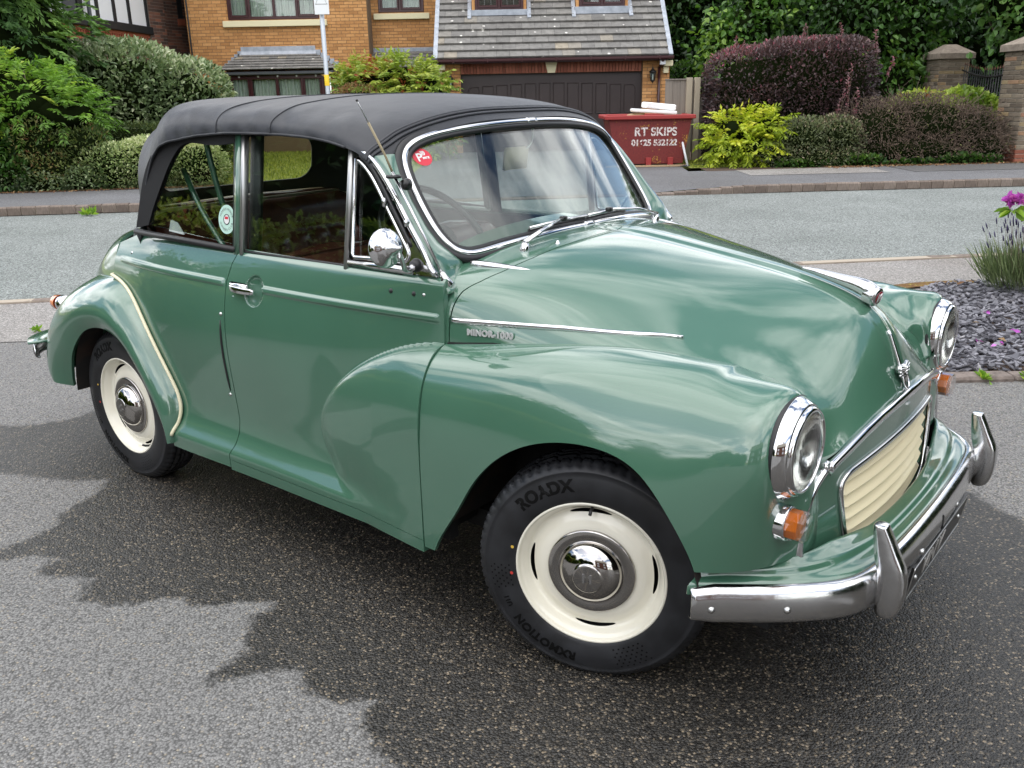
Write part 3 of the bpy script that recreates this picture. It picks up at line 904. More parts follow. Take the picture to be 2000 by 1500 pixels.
# ---- lamps
def shiftx(VF, x, y, z): 
    V = np.asarray(VF[0], float) + np.array([x, y, z]); return V, VF[1]
for s in (1, -1):
    hl = part('headlamp', shiftx(lathe([(.0, -.06), (.085, -.06), (.095, -.03), (.1165, -.010), (.1180, .0), (.1175, .004), (.1135, .0065)], 48, 'x'), .440, -.575, .700), 'black_rubber', s=s)
    part('chrome_ring', shiftx(lathe([(.1145, -.004), (.1160, .003), (.1150, .009), (.1085, .022), (.1030, .0295), (.1005, .0320), (.0988, .0308), (.0988, .0330), (.0975, .0365), (.0940, .0405), (.0895, .0425), (.0870, .0412), (.086, .034)], 56, 'x'), .440, -.575, .700), 'chrome', hl, s=s)
    part('reflector', shiftx(lathe([(.086, .036), (.075, .012), (.05, -.014), (.02, -.028), (0, -.03)], 40, 'x'), .440, -.575, .700), 'reflector', hl, s=s)
    # lens: domed, fluted inside
    def lens():
        n, m = 84, 22
        a = np.linspace(0, 2 * np.pi, n, endpoint=False); rr = np.linspace(0.001, .0885, m)
        A, RR = np.meshgrid(a, rr, indexing='ij')
        xo = .038 + .015 * (1 - (RR / .0885) ** 2)
        yy, zz = RR * np.cos(A), RR * np.sin(A)
        xi = xo - .006 + .0030 * np.abs(np.sin(yy / .0105 * np.pi)) * (np.abs(zz) < .07) + .0015 * np.abs(np.sin(zz / .03 * np.pi))
        V = np.concatenate([np.stack([xo, yy, zz], -1).reshape(-1, 3), np.stack([xi, yy, zz], -1).reshape(-1, 3)])
        Fg = gridF(n, m, True, False)
        return shiftx((V, np.concatenate([Fg, Fg[:, ::-1] + n * m])), .440, -.575, .700)
    part('lens', lens(), 'lamp_glass', hl, s=s)
    ind = part('indicator', shiftx(lathe([(.0, -.035), (.040, -.035), (.0425, -.03), (.0425, -.026)], 36, 'x'), .456, -.607, .538), 'black_rubber', s=s)
    part('chrome_base', shiftx(lathe([(.0405, -.028), (.0405, .004), (.0395, .008), (.036, .010), (.034, .008)], 36, 'x'), .456, -.607, .538), 'chrome', ind, s=s)
    part('amber_lens', shiftx(lathe([(.0345, .006), (.0345, .030), (.030, .0335), (0, .034)], 10, 'x'), .456, -.607, .538), 'amber_lens', ind, smooth=False, s=s)
    part('clear_lens', shiftx(lathe([(.0365, .0), (.0365, .034), (.036, .043), (.033, .047), (0, .048), (0, .045), (.031, .044), (.0345, .041), (.0348, .0)], 10, 'x'), .456, -.607, .538), 'clear_lens', ind, smooth=False, s=s)
    tl = part('tail_lamp', shiftx(lathe([(0, .05), (.036, .04), (.036, -.012), (.034, -.016)], 24, 'x'), -2.815, -.592, .604), 'chrome', s=s)
    part('amber_lens', shiftx(lathe([(.034, -.014), (.032, -.045), (.026, -.062), (0, -.066)], 24, 'x'), -2.835, -.592, .604), 'amber_lens', tl, s=s)
    t2 = part('stop_lamp', shiftx(lathe([(0, .05), (.036, .04), (.036, -.012), (.034, -.016)], 24, 'x'), -2.845, -.575, .520), 'chrome', s=s)
    part('red_lens', shiftx(lathe([(.034, -.014), (.032, -.030), (.026, -.040), (0, -.044)], 24, 'x'), -2.845, -.575, .520), 'red_lens', t2, s=s)

# ---- nose: front panel, grille, chrome bar
def xpan(w, z): return .517 - .205 * w ** 2 + (.60 - z) * .03
n, m = 61, 24
uu = np.linspace(-1, 1, n); vv = np.linspace(0, 1, m)
pw = lambda v: np.interp(v, [0, .55, .8, 1], [.560, .556, .52, .445])
top = lambda wv: np.interp(np.abs(wv), [0, .11, .20, .28, .345, .39, .42, .445, .50, .535, .56], [.678, .675, .667, .654, .638, .626, .618, .609, .575, .53, .47])
Gp = np.zeros((n, m, 3))
for i, u in enumerate(uu):
    wv_ = u * .558
    zt = top(wv_)
    zb = np.interp(abs(wv_), [0, .30, .45, .56], [.318, .325, .395, .425])
    for j, v in enumerate(vv):
        z = zb + (zt - zb) * v
        Gp[i, j] = (xpan(wv_, z), wv_, z)
Np = gridN(Gp).reshape(-1, 3)
pV, pF = Gp.reshape(-1, 3), gridF(n, m)
if Np[:, 0].mean() < 0: Np = -Np
_q = pF[100]
if np.cross(pV[_q[1]] - pV[_q[0]], pV[_q[2]] - pV[_q[0]])[0] < 0: pF = pF[:, ::-1]
GR = spl([(0, .586), (.18, .583), (.300, .577), (.350, .570), (.374, .552), (.372, .515), (.352, .445), (.330, .392), (.302, .366), (.26, .357), (.12, .350), (0, .349),
          (-.12, .350), (-.26, .357), (-.302, .366), (-.330, .392), (-.352, .445), (-.372, .515), (-.374, .552), (-.350, .570), (-.300, .577), (-.18, .583)], 140, closed=True)
front = part('front_panel', shell(*clip(pV, pF, sdpoly(pV[:, 1:], GR), Np), .012), 'green_paint')
grl = empty('grille', (0, 0, 0), parent=car)
gp3 = np.array([(xpan(a, b) + .003, a, b) for a, b in GR])
part('grille_surround', sweep(gp3, circ(.0085, 8, .0075), up=(1, 0, 0), closed=True), 'dull_chrome', grl)
part('grille_backing', (np.array([(xpan(a, b) - .06, a, b) for a, b in GR]), [list(range(len(GR)))]), 'black_void', grl)
# cream slats, each bowed and tilted
zt_, zb_ = .572, .366
for k in range(6):
    n = 41
    V = []
    for u in np.linspace(-1, 1, n):
        hw = .357 - .048 * (k / 5.) ** 1.3
        wv_ = u * hw
        sag = -.010 * (1 - u * u) * (k / 5.)
        z1 = zt_ - k * (zt_ - zb_) / 6 + sag - (.002 if k else 0); z0 = zt_ - (k + 1) * (zt_ - zb_) / 6 + sag + .0075 
        end = np.clip((1 - abs(u)) / .03, 0, 1) ** .5
        xb = xpan(wv_, z0)
        for f, dx in ((0, -.040), (.015, -.026), (.25, -.0195), (.6, -.0115), (.93, -.0055), (.985, -.0060), (1., -.0085), (1., -.030)):
            V.append((xb + dx + .004 - .010 * (1 - end), wv_, z1 + (z0 - z1) * f))
    part('slat', (np.array(V), gridF(n, 8)), 'grille_cream', grl, smooth=False)
for a in (-.24, -.12, 0, .12, .24):
    part('slat_clip', shiftx(lathe([(0, .006), (.0045, .005), (.006, 0)], 8, 'x'), xpan(a, .36) - .03, a, .3585 + abs(a) * .01), 'cream_trim', grl)
bar = np.array([(xpan(a, top(a)) + .006, a, top(a) + .002) for a in np.linspace(-.445, .445, 60)])
part('chrome_bar', sweep(bar, circ(.011, 10, .018), up=(.35, 0, 1)), 'chrome')
for s in (1, -1):
    hk = spl([(.466, .438, .612), (.462, .478, .592), (.458, .512, .560), (.457, .538, .520), (.4585, .550, .475), (.462, .553, .432)], 30)
    part('chrome_strip', sweep(W([(a + .008, b, c_) for a, b, c_ in hk]), circ(.009, 8, .012), up=(1, 0, 0)), 'chrome', s=s)
    jn = W([(.472, .430, .6165), (.472, .447, .6075)])
    part('chrome_joint', sweep(jn, circ(.0125, 10, .019), up=(.35, 0, 1)), 'chrome', s=s)

# ---- bumper
BP = spl([(.312, .757), (.340, .733), (.390, .696), (.455, .648), (.530, .582), (.580, .520), (.607, .450), (.622, .350), (.632, .22), (.636, .08), (.637, 0)], 46)
BP = np.concatenate([BP, (BP * [1, -1])[::-1][1:]])
BZ = lambda w_: .352 + .016 * (1 - np.clip(np.abs(w_) / .5, 0, 1) ** 2)
bz0 = np.array([BZ(b) for a, b in BP])
bpath = np.array([(a, -b, z) for (a, b), z in zip(BP, bz0)])
# profile in (outwards, up); sweep's side vector points outwards here
prof = np.array([(-.018, .046), (-.006, .048), (.005, .042), (.012, .030), (.0155, .012), (.0165, -.006), (.0145, -.024), (.009, -.038), (-.002, -.046), (-.014, -.044), (-.012, -.038), (-.002, -.036), (.004, -.026), (.004, .026), (-.004, .038), (-.018, .040)])
sc_end = np.clip(np.minimum(np.arange(len(bpath)), np.arange(len(bpath))[::-1]) / 4., 0, 1) * .18 + .82
T_, Sd_, U_ = frames(bpath)
sgn = 1 if Sd_[len(bpath) // 2][0] > 0 else -1
bl = sweep(bpath, prof * [sgn, 1], scale=sc_end)
bump_ = part('front_bumper', bl, 'dull_chrome')
for s in (1, -1):
    for (a, b) in ((.345, .728), (.478, .630)):
        d = np.array([.62, -.78, 0])
        Vb, Fb = lathe([(0, .006), (.006, .0045), (.0085, .001), (.0085, -.004)], 12, 'x')
        Mx = Matrix(((.62, .78, 0), (-.78, .62, 0), (0, 0, 1)))
        Vb = Vb @ np.array(Mx).T
        part('bumper_bolt', (Vb + np.array([a + .0165 * .62, -b - .0165 * .78, .348]), Fb), 'screw_steel', bump_, s=s)
for a in (-.20, .13):
    part('bumper_bolt', shiftx(lathe([(0, .006), (.006, .0045), (.0085, .001), (.0085, -.004)], 12, 'x'), .650, a, .352), 'screw_steel', bump_)
part('bumper_slot', shiftx(box(-.004, .004, -.005, .005, -.020, .020, .003), .6505, -.03, .365), 'black_void', bump_)
# painted valance between bumper and body, with its stepped pressing
inn = spl([(.312, .690), (.348, .655), (.400, .618), (.445, .585), (.470, .553), (.490, .48), (.505, .40), (.522, .30), (.535, .20), (.543, .08), (.544, 0)], 46)
inn = np.concatenate([inn, (inn * [1, -1])[::-1][1:]])
sec = []
for (o_, i_, zb0, k) in zip(BP, inn, bz0, range(len(BP))):
    wv_ = abs(o_[1])
    hin = .428 - .03 * np.clip((.50 - wv_) / .2, 0, 1) - .012 * np.clip((wv_ - .60) / .15, 0, 1)
    row = []
    for f, dz in ((0, -.012), (.02, .004), (.08, .010), (.30, .012), (.42, .0135), (.50, .022), (.62, .0245), (.80, .026), (.93, .026), (1.0, .014), (1.0, -.01)):
        zz_ = (zb0 + .046) * (1 - f) + hin * f
        row.append((o_[0] + (i_[0] - o_[0]) * f - .010 * (1 - f), -(o_[1] + (i_[1] - o_[1]) * f), zz_ + dz - .010))
    sec.append(row)
Gv = np.array(sec); n, m = Gv.shape[:2]
Gv = np.stack([spl(r_, 40, e=.8) for r_ in Gv])
Nv = gridN(Gv).reshape(-1, 3)
if Nv[:, 2].mean() < 0: Nv = -Nv
vV, vF = Gv.reshape(-1, 3), gridF(n, 40)
vF = orient(vV, vF, Nv)
part('bumper_valance', shell(vV, vF, Nv, .004), 'green_paint')
ORSC = .80
ORS = [(.290, .640, .008, .010), (.300, .645, .026, .020), (.330, .650, .036, .0275), (.370, .652, .040, .029), (.405, .650, .041, .0285), (.430, .643, .040, .0275), (.455, .634, .035, .026), (.485, .625, .028, .0245), (.508, .618, .022, .0235), (.516, .616, .018, .021), (.518, .615, .010, .012)]
for s in (1, -1):
    secs = []
    for z, xc, hd, hw in ORS:
        a = np.linspace(0, 2 * np.pi, 28, endpoint=False)
        c_, s_ = np.cos(a), np.sin(a)
        sq = lambda q: np.sign(q) * np.abs(q) ** .72
        secs.append(np.stack([xc - .004 + hd * ORSC * sq(c_), -.447 + hw * ORSC * sq(s_), np.full(28, z)], -1))
    Go = cs(np.arange(len(secs)), np.array(secs), np.linspace(0, len(secs) - 1, 44))
    Vo = Go.reshape(-1, 3); Fo = gridF(44, 28, False, True).tolist() + [list(range(28)), list(range(43 * 28, 44 * 28))[::-1]]
    part('overrider', (Vo, Fo), 'dull_chrome', bump_, s=s)
    part('bumper_bracket', box(.40, .60, -.34, -.30, .33, .375), 'black_void', bump_, s=s)
pl = empty('number_plate', (0.640, 0, .283), parent=car)
pl.rotation_euler = (0, R(9), 0)
part('plate', box(-.003, .003, -.262, .262, -.052, .052), 'black_plastic', pl, smooth=False)
bord = np.array([(.0035, a, b) for a, b in rrect(.257, .047, .004, 3)])
part('plate_border', sweep(bord, circ(.0022, 5), up=(1, 0, 0), closed=True), 'screw_steel', pl)
tx = textmesh('VNV', .092, .0012, 1.15, .0012)
simple('plate_silver', (.42, .41, .39), .45, .3)
part('plate_lettering', (np.stack([.0042 + tx[0][:, 2], tx[0][:, 0] - .06, tx[0][:, 1] * .86], -1), tx[1]), 'plate_silver', pl, smooth=False)
for a in (-.215, .2):
    part('plate_screw', shiftx(lathe([(0, .007), (.006, .005), (.0075, 0)], 10, 'x'), .003, a, 0.004), 'screw_steel', pl)
rb = spl([(-2.80, .748), (-2.865, .720), (-2.935, .62), (-2.972, .3), (-2.98, 0)], 24)
rb = np.concatenate([rb, (rb * [1, -1])[::-1][1:]])
rbp = np.array([(a, b, .43) for a, b in rb])
_, Sd2, _ = frames(rbp); sg2 = 1 if Sd2[len(rbp) // 2][0] < 0 else -1
part('rear_bumper', sweep(rbp, prof * [sg2 * .8, .72]), 'dull_chrome')
part('rear_valance', sweep(rbp + [.045, 0, .045], np.array([(-.045, .004), (.045, .004), (.045, -.004), (-.045, -.004)])), 'green_paint')
simple('badge_metal', (.80, .80, .80), .35, .7)
# ---- doors
for s in (1, -1):
    d = part('door', DOOR, 'green_paint', s=s)
    # handle set in its chrome plate
    wv_ = float(wbase(np.array([-1.36]), np.array([.86]))[0])
    pl0 = part('handle_plate', shiftx(box(-.052, .040, -.009, .004, -.0165, .0165, .005), -1.350, -wv_ - .004, .862), 'chrome', d, s=s)
    hp = spl([(-1.388, -wv_ - .016, .862), (-1.360, -wv_ - .024, .861), (-1.320, -wv_ - .026, .8605), (-1.285, -wv_ - .022, .860), (-1.262, -wv_ - .020, .860)], 22)
    part('handle', sweep(hp, np.array([(math.copysign(abs(math.cos(a)) ** .6, math.cos(a)) * .007, math.copysign(abs(math.sin(a)) ** .6, math.sin(a)) * .0118) for a in np.linspace(0, 2 * np.pi, 14, endpoint=False)]),
         scale=np.interp(np.linspace(0, 1, 22), [0, .1, .5, .9, 1], [.8, 1, .95, .85, .5])), 'chrome', d, s=s)
    part('lock', shiftx(lathe([(0, -.010), (.006, -.0095), (.0085, -.006), (.0095, 0)], 14, 'y'), -1.392, -wv_ + .002, .826), 'dull_chrome', d, s=s)
    for (x_, z_, m_) in ((-.690, .925, 'black_rubber'), (-.606, .926, 'black_rubber'), (-.570, .927, 'screw_steel')):
        wv2 = float(wside(np.array([[x_]]), np.array([[z_]]))[0, 0])
        part('door_plug', shiftx(lathe([(0, -.003), (.006, -.002), (.0075, .001)] if m_ != 'screw_steel' else [(0, -.003), (.004, -.002), (.0055, .001)], 12, 'y'), x_, -wv2, z_), m_, d, s=s)

    # draught strip and its two screws behind the door
    ds = np.array([(-1.462, -float(wbase(np.array([-1.462]), np.array([z_]))[0]) - .001, z_) for z_ in np.linspace(.50, .745, 12)])
    ds[:, 0] = np.interp(ds[:, 2], [.5, .62, .745], [-1.450, -1.456, -1.458])
    part('door_seal_strip', sweep(ds, circ(.0045, 6, .004), up=(0, 1, 0), scale=np.interp(np.linspace(0, 1, 12), [0, .15, .85, 1], [.3, 1, 1, .3])), 'black_rubber', s=s)
    for z_ in (.485, .765):
        part('screw', shiftx(lathe([(0, -.004), (.005, -.003), (.007, .001)], 10, 'y'), -1.455, -float(wbase(np.array([-1.455]), np.array([z_]))[0]), z_), 'screw_steel', s=s)

# ---- side windows: they lie in a plane leaning in towards the roof
def wp(z): return .640 - .155 * (z - .97)
def WPL(xz, off=0.): return np.array([(x, -(wp(z) + off), z) for x, z in xz])
def sheet(xz, off, t=.004):
    """flat pane of some thickness from an (x, z) outline"""
    a = WPL(xz, off); b = WPL(xz, off - t); n = len(a)
    F = [list(range(n)), list(range(n, 2 * n))[::-1]] + [[i, i + n, (i + 1) % n + n, (i + 1) % n] for i in range(n)]
    return np.concatenate([a, b]), F
HEDGE = np.array([(-2.05, .955), (-2.033, .985), (-2.018, 1.043), (-1.98, 1.171), (-1.922, 1.252), (-1.824, 1.302), (-1.61, 1.330), (-1.495, 1.341), (-1.281, 1.341), (-1.015, 1.328), (-.903, 1.311), (-.859, 1.297)])
AFR = spl([(-.503, .976), (-.540, .985), (-.579, 1.033), (-.642, 1.105), (-.707, 1.182), (-.773, 1.250), (-.816, 1.281), (-.870, 1.300)], 40)
VG = spl([(-.862, 1.273), (-.825, 1.251), (-.785, 1.214), (-.736, 1.155), (-.681, 1.088), (-.641, 1.040)], 20)
QG = np.concatenate([spl([(-1.963, 1.011), (-1.930, 1.075), (-1.889, 1.14), (-1.824, 1.232), (-1.776, 1.278)], 16), [(-1.609, 1.296), (-1.447, 1.305), (-1.440, .984)]])
for s in (1, -1):
    # quarter window
    qw = part('quarter_window', sheet(QG, -.010, .004), 'window_glass', smooth=False, s=s)
    qs = WPL(QG, -.006)
    opening = np.concatenate([HEDGE[:-4], [(-1.425, 1.345), (-1.422, .962)]])
    # black cloth between hood edge and pane
    big = spl(opening[:-2], 60); n = len(big)
    small = np.array([QG[np.argmin(np.hypot(*(QG - p_).T))] for p_ in big])
    small = spl(np.concatenate([QG[:16], [(-1.609, 1.296), (-1.447, 1.305)]]), 60, e=1)
    bb = spl(np.concatenate([HEDGE[1:8], [(-1.425, 1.343)]]), 60, e=1)
    Vq = np.concatenate([WPL(bb + [0, .012], .004), WPL(small, -.004)]); Fq = [[i, i + 1, i + 61, i + 60] for i in range(59)]
    Vi = np.concatenate([WPL(bb + [0, .012], -.010), WPL(small, -.022)]); Fq2 = [[a + 120 for a in f[::-1]] for f in Fq]
    part('window_surround', (np.concatenate([Vq, Vi]), Fq + Fq2), 'hood_lining', qw, s=s)
    part('rubber_seal', sweep(WPL([(-2.035, .985), (-1.80, .978), (-1.425, .972)], .002), circ(.013, 8, .011)), 'black_rubber', qw, s=s)
    part('rubber_seal', sweep(WPL([(-1.438, .972), (-1.440, 1.312)], -.002), circ(.006, 8), up=(0, 1, 0)), 'black_rubber', qw, s=s)
    part('window_post', sweep(WPL([(-1.419, .955), (-1.420, 1.14), (-1.421, 1.33)], -.002), np.array([(-.012, -.012), (.012, -.012), (.012, .008), (-.012, .008)]), up=(0, -1, 0)), 'green_paint', s=s)
    # club disc inside the quarter pane
    cx_, cz_ = -1.492, 1.062
    def disc_(rx, rz, off, n=36): return (WPL([(cx_ + rx * math.cos(a), cz_ + rz * math.sin(a)) for a in np.linspace(0, 2 * np.pi, n, endpoint=False)], off), [list(range(n))])
    if s == 1:
        st = part('club_sticker', disc_(.046, .047, -.0085), 'mint_print', qw)
        part('sticker_ring', sweep(WPL([(cx_ + .016 * math.cos(a), cz_ + .016 * math.sin(a)) for a in np.linspace(0, 2 * np.pi, 24, endpoint=False)], -.0080), circ(.0016, 4), up=(0, 1, 0), closed=True), 'black_print', st)
        part('sticker_centre', disc_(.0150, .0150, -.0078), 'white_print', st)
        part('sticker_flag', (WPL([(cx_ - .009, cz_ + .001), (cx_ + .009, cz_ + .001), (cx_ + .009, cz_ + .009), (cx_ - .009, cz_ + .009)], -.0072), [[0, 1, 2, 3]]), 'red_print', st)
        # lettering round the disc
        for txt, a0, up_ in (('MORRIS MINOR', 90, 1), ('OWNERS CLUB', 270, -1)):
            Vt, Ft = textmesh(txt, .0105, 0, 1.25)
            aa = R(a0) - up_ * Vt[:, 0] / .0335; rr = .0335 + up_ * Vt[:, 1]
            part('sticker_lettering', (WPL(np.stack([cx_ + rr * np.cos(aa), cz_ + rr * np.sin(aa)], 1), -.0070), Ft), 'black_print', st, smooth=False)
        Vp = WPL([(-1.895, .990), (-1.80, .984), (-1.845, 1.022), (-1.885, 1.030)], -.045)
        part('paper_note', (np.concatenate([Vp, Vp + [0, .004, 0]]), [[0, 1, 2, 3], [7, 6, 5, 4]]), 'white_print')
    # door glass and its chrome frame
    dg = part('door_window', sheet([(-1.392, .955), (-.885, .955), (-.885, 1.318), (-1.10, 1.338), (-1.392, 1.345)], -.008), 'window_glass', smooth=False, s=s)
    part('window_channel', sweep(WPL([(-1.389, .958), (-1.390, 1.15), (-1.391, 1.335)], .001), np.array([(-.0085, -.012), (.0085, -.012), (.0085, .006), (.005, .008), (-.005, .008), (-.0085, .006)]), up=(0, -1, 0)), 'channel_metal', dg, s=s)
    part('window_channel', sweep(WPL([(-.885, .962), (-.885, 1.15), (-.884, 1.312)], .001), np.array([(-.0085, -.012), (.0085, -.012), (.0085, .006), (.005, .008), (-.005, .008), (-.0085, .006)]), up=(0, -1, 0)), 'channel_metal', dg, s=s)
    part('inner_seal', sweep(WPL([(-1.358, .965), (-1.359, 1.33)], -.026), circ(.030, 8, .014), up=(0, -1, 0)), 'black_rubber', dg, s=s)
    part('waist_seal', sweep(WPL([(-1.385, .970), (-.90, .972), (-.66, .974)], -.001), circ(.0045, 6)), 'black_rubber', dg, s=s)
    part('window_head', sweep(WPL([(-1.39, 1.338), (-1.28, 1.338), (-1.015, 1.325), (-.89, 1.306)], .0), circ(.006, 6)), 'green_paint', dg, s=s)
    # quarter light
    vl = part('quarter_light', sheet(np.concatenate([VG, [(-.655, 1.012), (-.842, 1.003)]]), -.006), 'window_glass', smooth=False, s=s)
    fr_ = np.concatenate([VG, spl([(-.636, 1.028), (-.640, 1.014), (-.655, 1.008)], 6), [(-.75, 1.004), (-.852, 1.000), (-.8625, 1.01), (-.864, 1.14)]])
    part('vent_frame', sweep(WPL(fr_, .003), circ(.0065, 8, .006), up=(0, -1, 0), closed=True), 'chrome', vl, s=s)
    part('vent_seal', sweep(WPL(np.array([(a + .013, b + .009) for a, b in VG]), .0), circ(.007, 6), up=(0, -1, 0)), 'black_rubber', vl, s=s)
    part('frame_rail', sweep(WPL(AFR[4:] + [.004, 0], .004), np.array([(-.006, -.012), (.006, -.012), (.007, .004), (.003, .007), (-.004, .007), (-.006, .004)]), up=(0, -1, 0)), 'chrome', vl, s=s)
    part('lower_rail', sweep(WPL([(-.875, .983), (-.75, .984), (-.62, .985)], .002), circ(.009, 8, .012)), 'dull_chrome', vl, s=s)
    tri = [(-.632, 1.072), (-.660, 1.040), (-.648, .978), (-.530, .978), (-.565, 1.010)]
    part('mirror_plate', sheet(tri, .003, .012), 'dull_chrome', vl, smooth=False, s=s)
    part('vent_catch', shiftx(box(-.006, .006, -.016, .0, -.012, .014, .003), -.733, -wp(1.155), 1.160), 'dull_chrome', vl, s=s)
    # round door mirror on its crooked arm
    mr = empty('door_mirror', (0, 0, 0) if s > 0 else (-.175, -.095, -.008), parent=car)
    arm = spl(np.array([(-.606, -.640, 1.002), (-.600, -.668, .998), (-.586, -.700, 1.004), (-.572, -.722, 1.030), (-.562, -.742, 1.056), (-.553, -.756, 1.068)]), 24)
    part('mirror_arm', tube(arm, .0075, 10, up=(1, 0, 0), scale=np.interp(np.linspace(0, 1, 24), [0, .2, 1], [1.5, 1.1, .8])), 'dull_chrome', mr, s=s)
    part('mirror_foot', shiftx(lathe([(0, -.016), (.013, -.014), (.017, -.006), (.019, .0), (.02, .006)], 16, 'y'), -.606, -.640, 1.002), 'black_rubber', mr, s=s)
    hd = lathe([(0, .034), (.018, .0325), (.024, .030), (.026, .026), (.028, .0225), (.040, .0185), (.0475, .010), (.0505, .002), (.0495, -.004), (.046, -.006), (0, -.006)], 40, 'x')
    ang = Matrix.Rotation(R(-6), 4, 'Z') @ Matrix.Rotation(R(-6), 4, 'Y')
    part('mirror_head', xf(hd, Matrix.Translation((-.560, -.792, 1.074)) @ ang), 'chrome', mr, s=s)
    part('mirror_boss', xf(lathe([(0, .064), (.004, .062), (.007, .050), (.0115, .046), (.0125, .036), (.020, .032), (.021, .026)], 18, 'x'), Matrix.Translation((-.560, -.792, 1.074)) @ ang), 'dull_chrome', mr, s=s)

# ---- windscreen
def WS(w_, h, off=0.):
    """point on the curved screen; off = towards the nose"""
    q = (w_ / .5) ** 2
    return (-.48 - .075 * q - .235 * h + off * .81, w_, 1.035 - .020 * q + .325 * h + off * .586)
WSO = spl([(0, -.004), (.22, -.006), (.40, -.022), (.485, -.026), (.528, .03), (.548, .12), (.557, .24), (.558, .46), (.549, .68), (.528, .82), (.485, .905), (.405, .955), (.235, .982), (0, .988),
           (-.235, .982), (-.405, .955), (-.485, .905), (-.528, .82), (-.549, .68), (-.558, .46), (-.557, .24), (-.548, .12), (-.528, .03), (-.485, -.026), (-.40, -.022), (-.22, -.006)], 200, closed=True)
def inset(Q, d, asp=.40):
    """move an outline inwards by d metres (h is in units of 0.40 m)"""
    P = Q * [1, asp]
    T = np.roll(P, -1, 0) - np.roll(P, 1, 0); T /= np.linalg.norm(T, axis=1, keepdims=True)
    Nn = np.stack([-T[:, 1], T[:, 0]], 1)
    return (P + Nn * d) / [1, asp]
ws = empty('windscreen', (0, 0, 0), parent=car)
# glass: gridded so that it follows the curve
n, m = 61, 31
gi = inset(WSO, .014)
Gg = np.array([[WS(a, b) for b in np.linspace(-.05, 1.0, m)] for a in np.linspace(-.57, .57, n)])
gab = np.array([[(a, b) for b in np.linspace(-.05, 1.0, m)] for a in np.linspace(-.57, .57, n)]).reshape(-1, 2)
Ng = gridN(Gg).reshape(-1, 3)
if Ng[:, 0].mean() < 0: Ng = -Ng
gV = Gg.reshape(-1, 3); gF = orient(gV, gridF(n, m), Ng)
gl = clip(gV, gF, -sdpoly(gab, gi), Ng)
part('glass', shell(gl[0], gl[1], gl[2], .005), 'window_glass', ws)
ro = np.array([WS(a, b, .003) for a, b in inset(WSO, -.004)])
part('rubber_seal', sweep(ro, circ(.015, 8, .011), up=(.81, 0, .586), closed=True), 'black_rubber', ws)
ri = np.array([WS(a, b, .006) for a, b in inset(WSO, .020)])
part('inner_rubber', sweep(ri, circ(.009, 8, .008), up=(.81, 0, .586), closed=True), 'black_rubber', ws)
rc = np.array([WS(a, b, .012) for a, b in inset(WSO, .007)])
part('chrome_bead', sweep(rc, circ(.0088, 10, .0062), up=(.81, 0, .586), closed=True), 'chrome', ws)
for h_ in (0, .988):
    jj = np.array([WS(a, h_ + (.019 if h_ == 0 else -.019), .0125) for a in np.linspace(-.024, .024, 5)])
    part('bead_joint', sweep(jj, circ(.0100, 10, .0072), up=(.81, 0, .586)), 'dull_chrome', ws)
# parking sticker at the top corner, rear view mirror
def wsdisc(w0, h0, r, off, n=28): return (np.array([WS(w0 + r * math.cos(a), h0 + r * math.sin(a) / .40, off) for a in np.linspace(0, 2 * np.pi, n, endpoint=False)]), [list(range(n))])
stk = part('parking_sticker', wsdisc(-.468, .785, .0285, .0008), 'red_print', ws)
for txt, sz, dx, dh in (('P', .036, -.009, -.004), (')))', .014, .006, .030), ('PARK', .0085, .010, -.012)):
    Vt, Ft = textmesh(txt, sz, 0, 1., .0008)
    part('sticker_lettering', (np.array([WS(-.468 + dx + a, .785 + dh + b / .40, .0016) for a, b, _ in Vt]), Ft), 'white_print', stk, smooth=False)
rm = part('interior_mirror', xf(box(-.008, .008, -.062, .062, -.036, .036, .008), Matrix.Translation((-.755, -.010, 1.240)) @ Matrix.Rotation(R(8), 4, 'Y')), 'cream_trim')
part('mirror_stalk', tube(spl([(-.755, .02, 1.262), (-.742, .045, 1.275), (-.735, .055, 1.300), (-.73, .050, 1.335)], 14), .004, 6, up=(1, 0, 0)), 'screw_steel', rm)

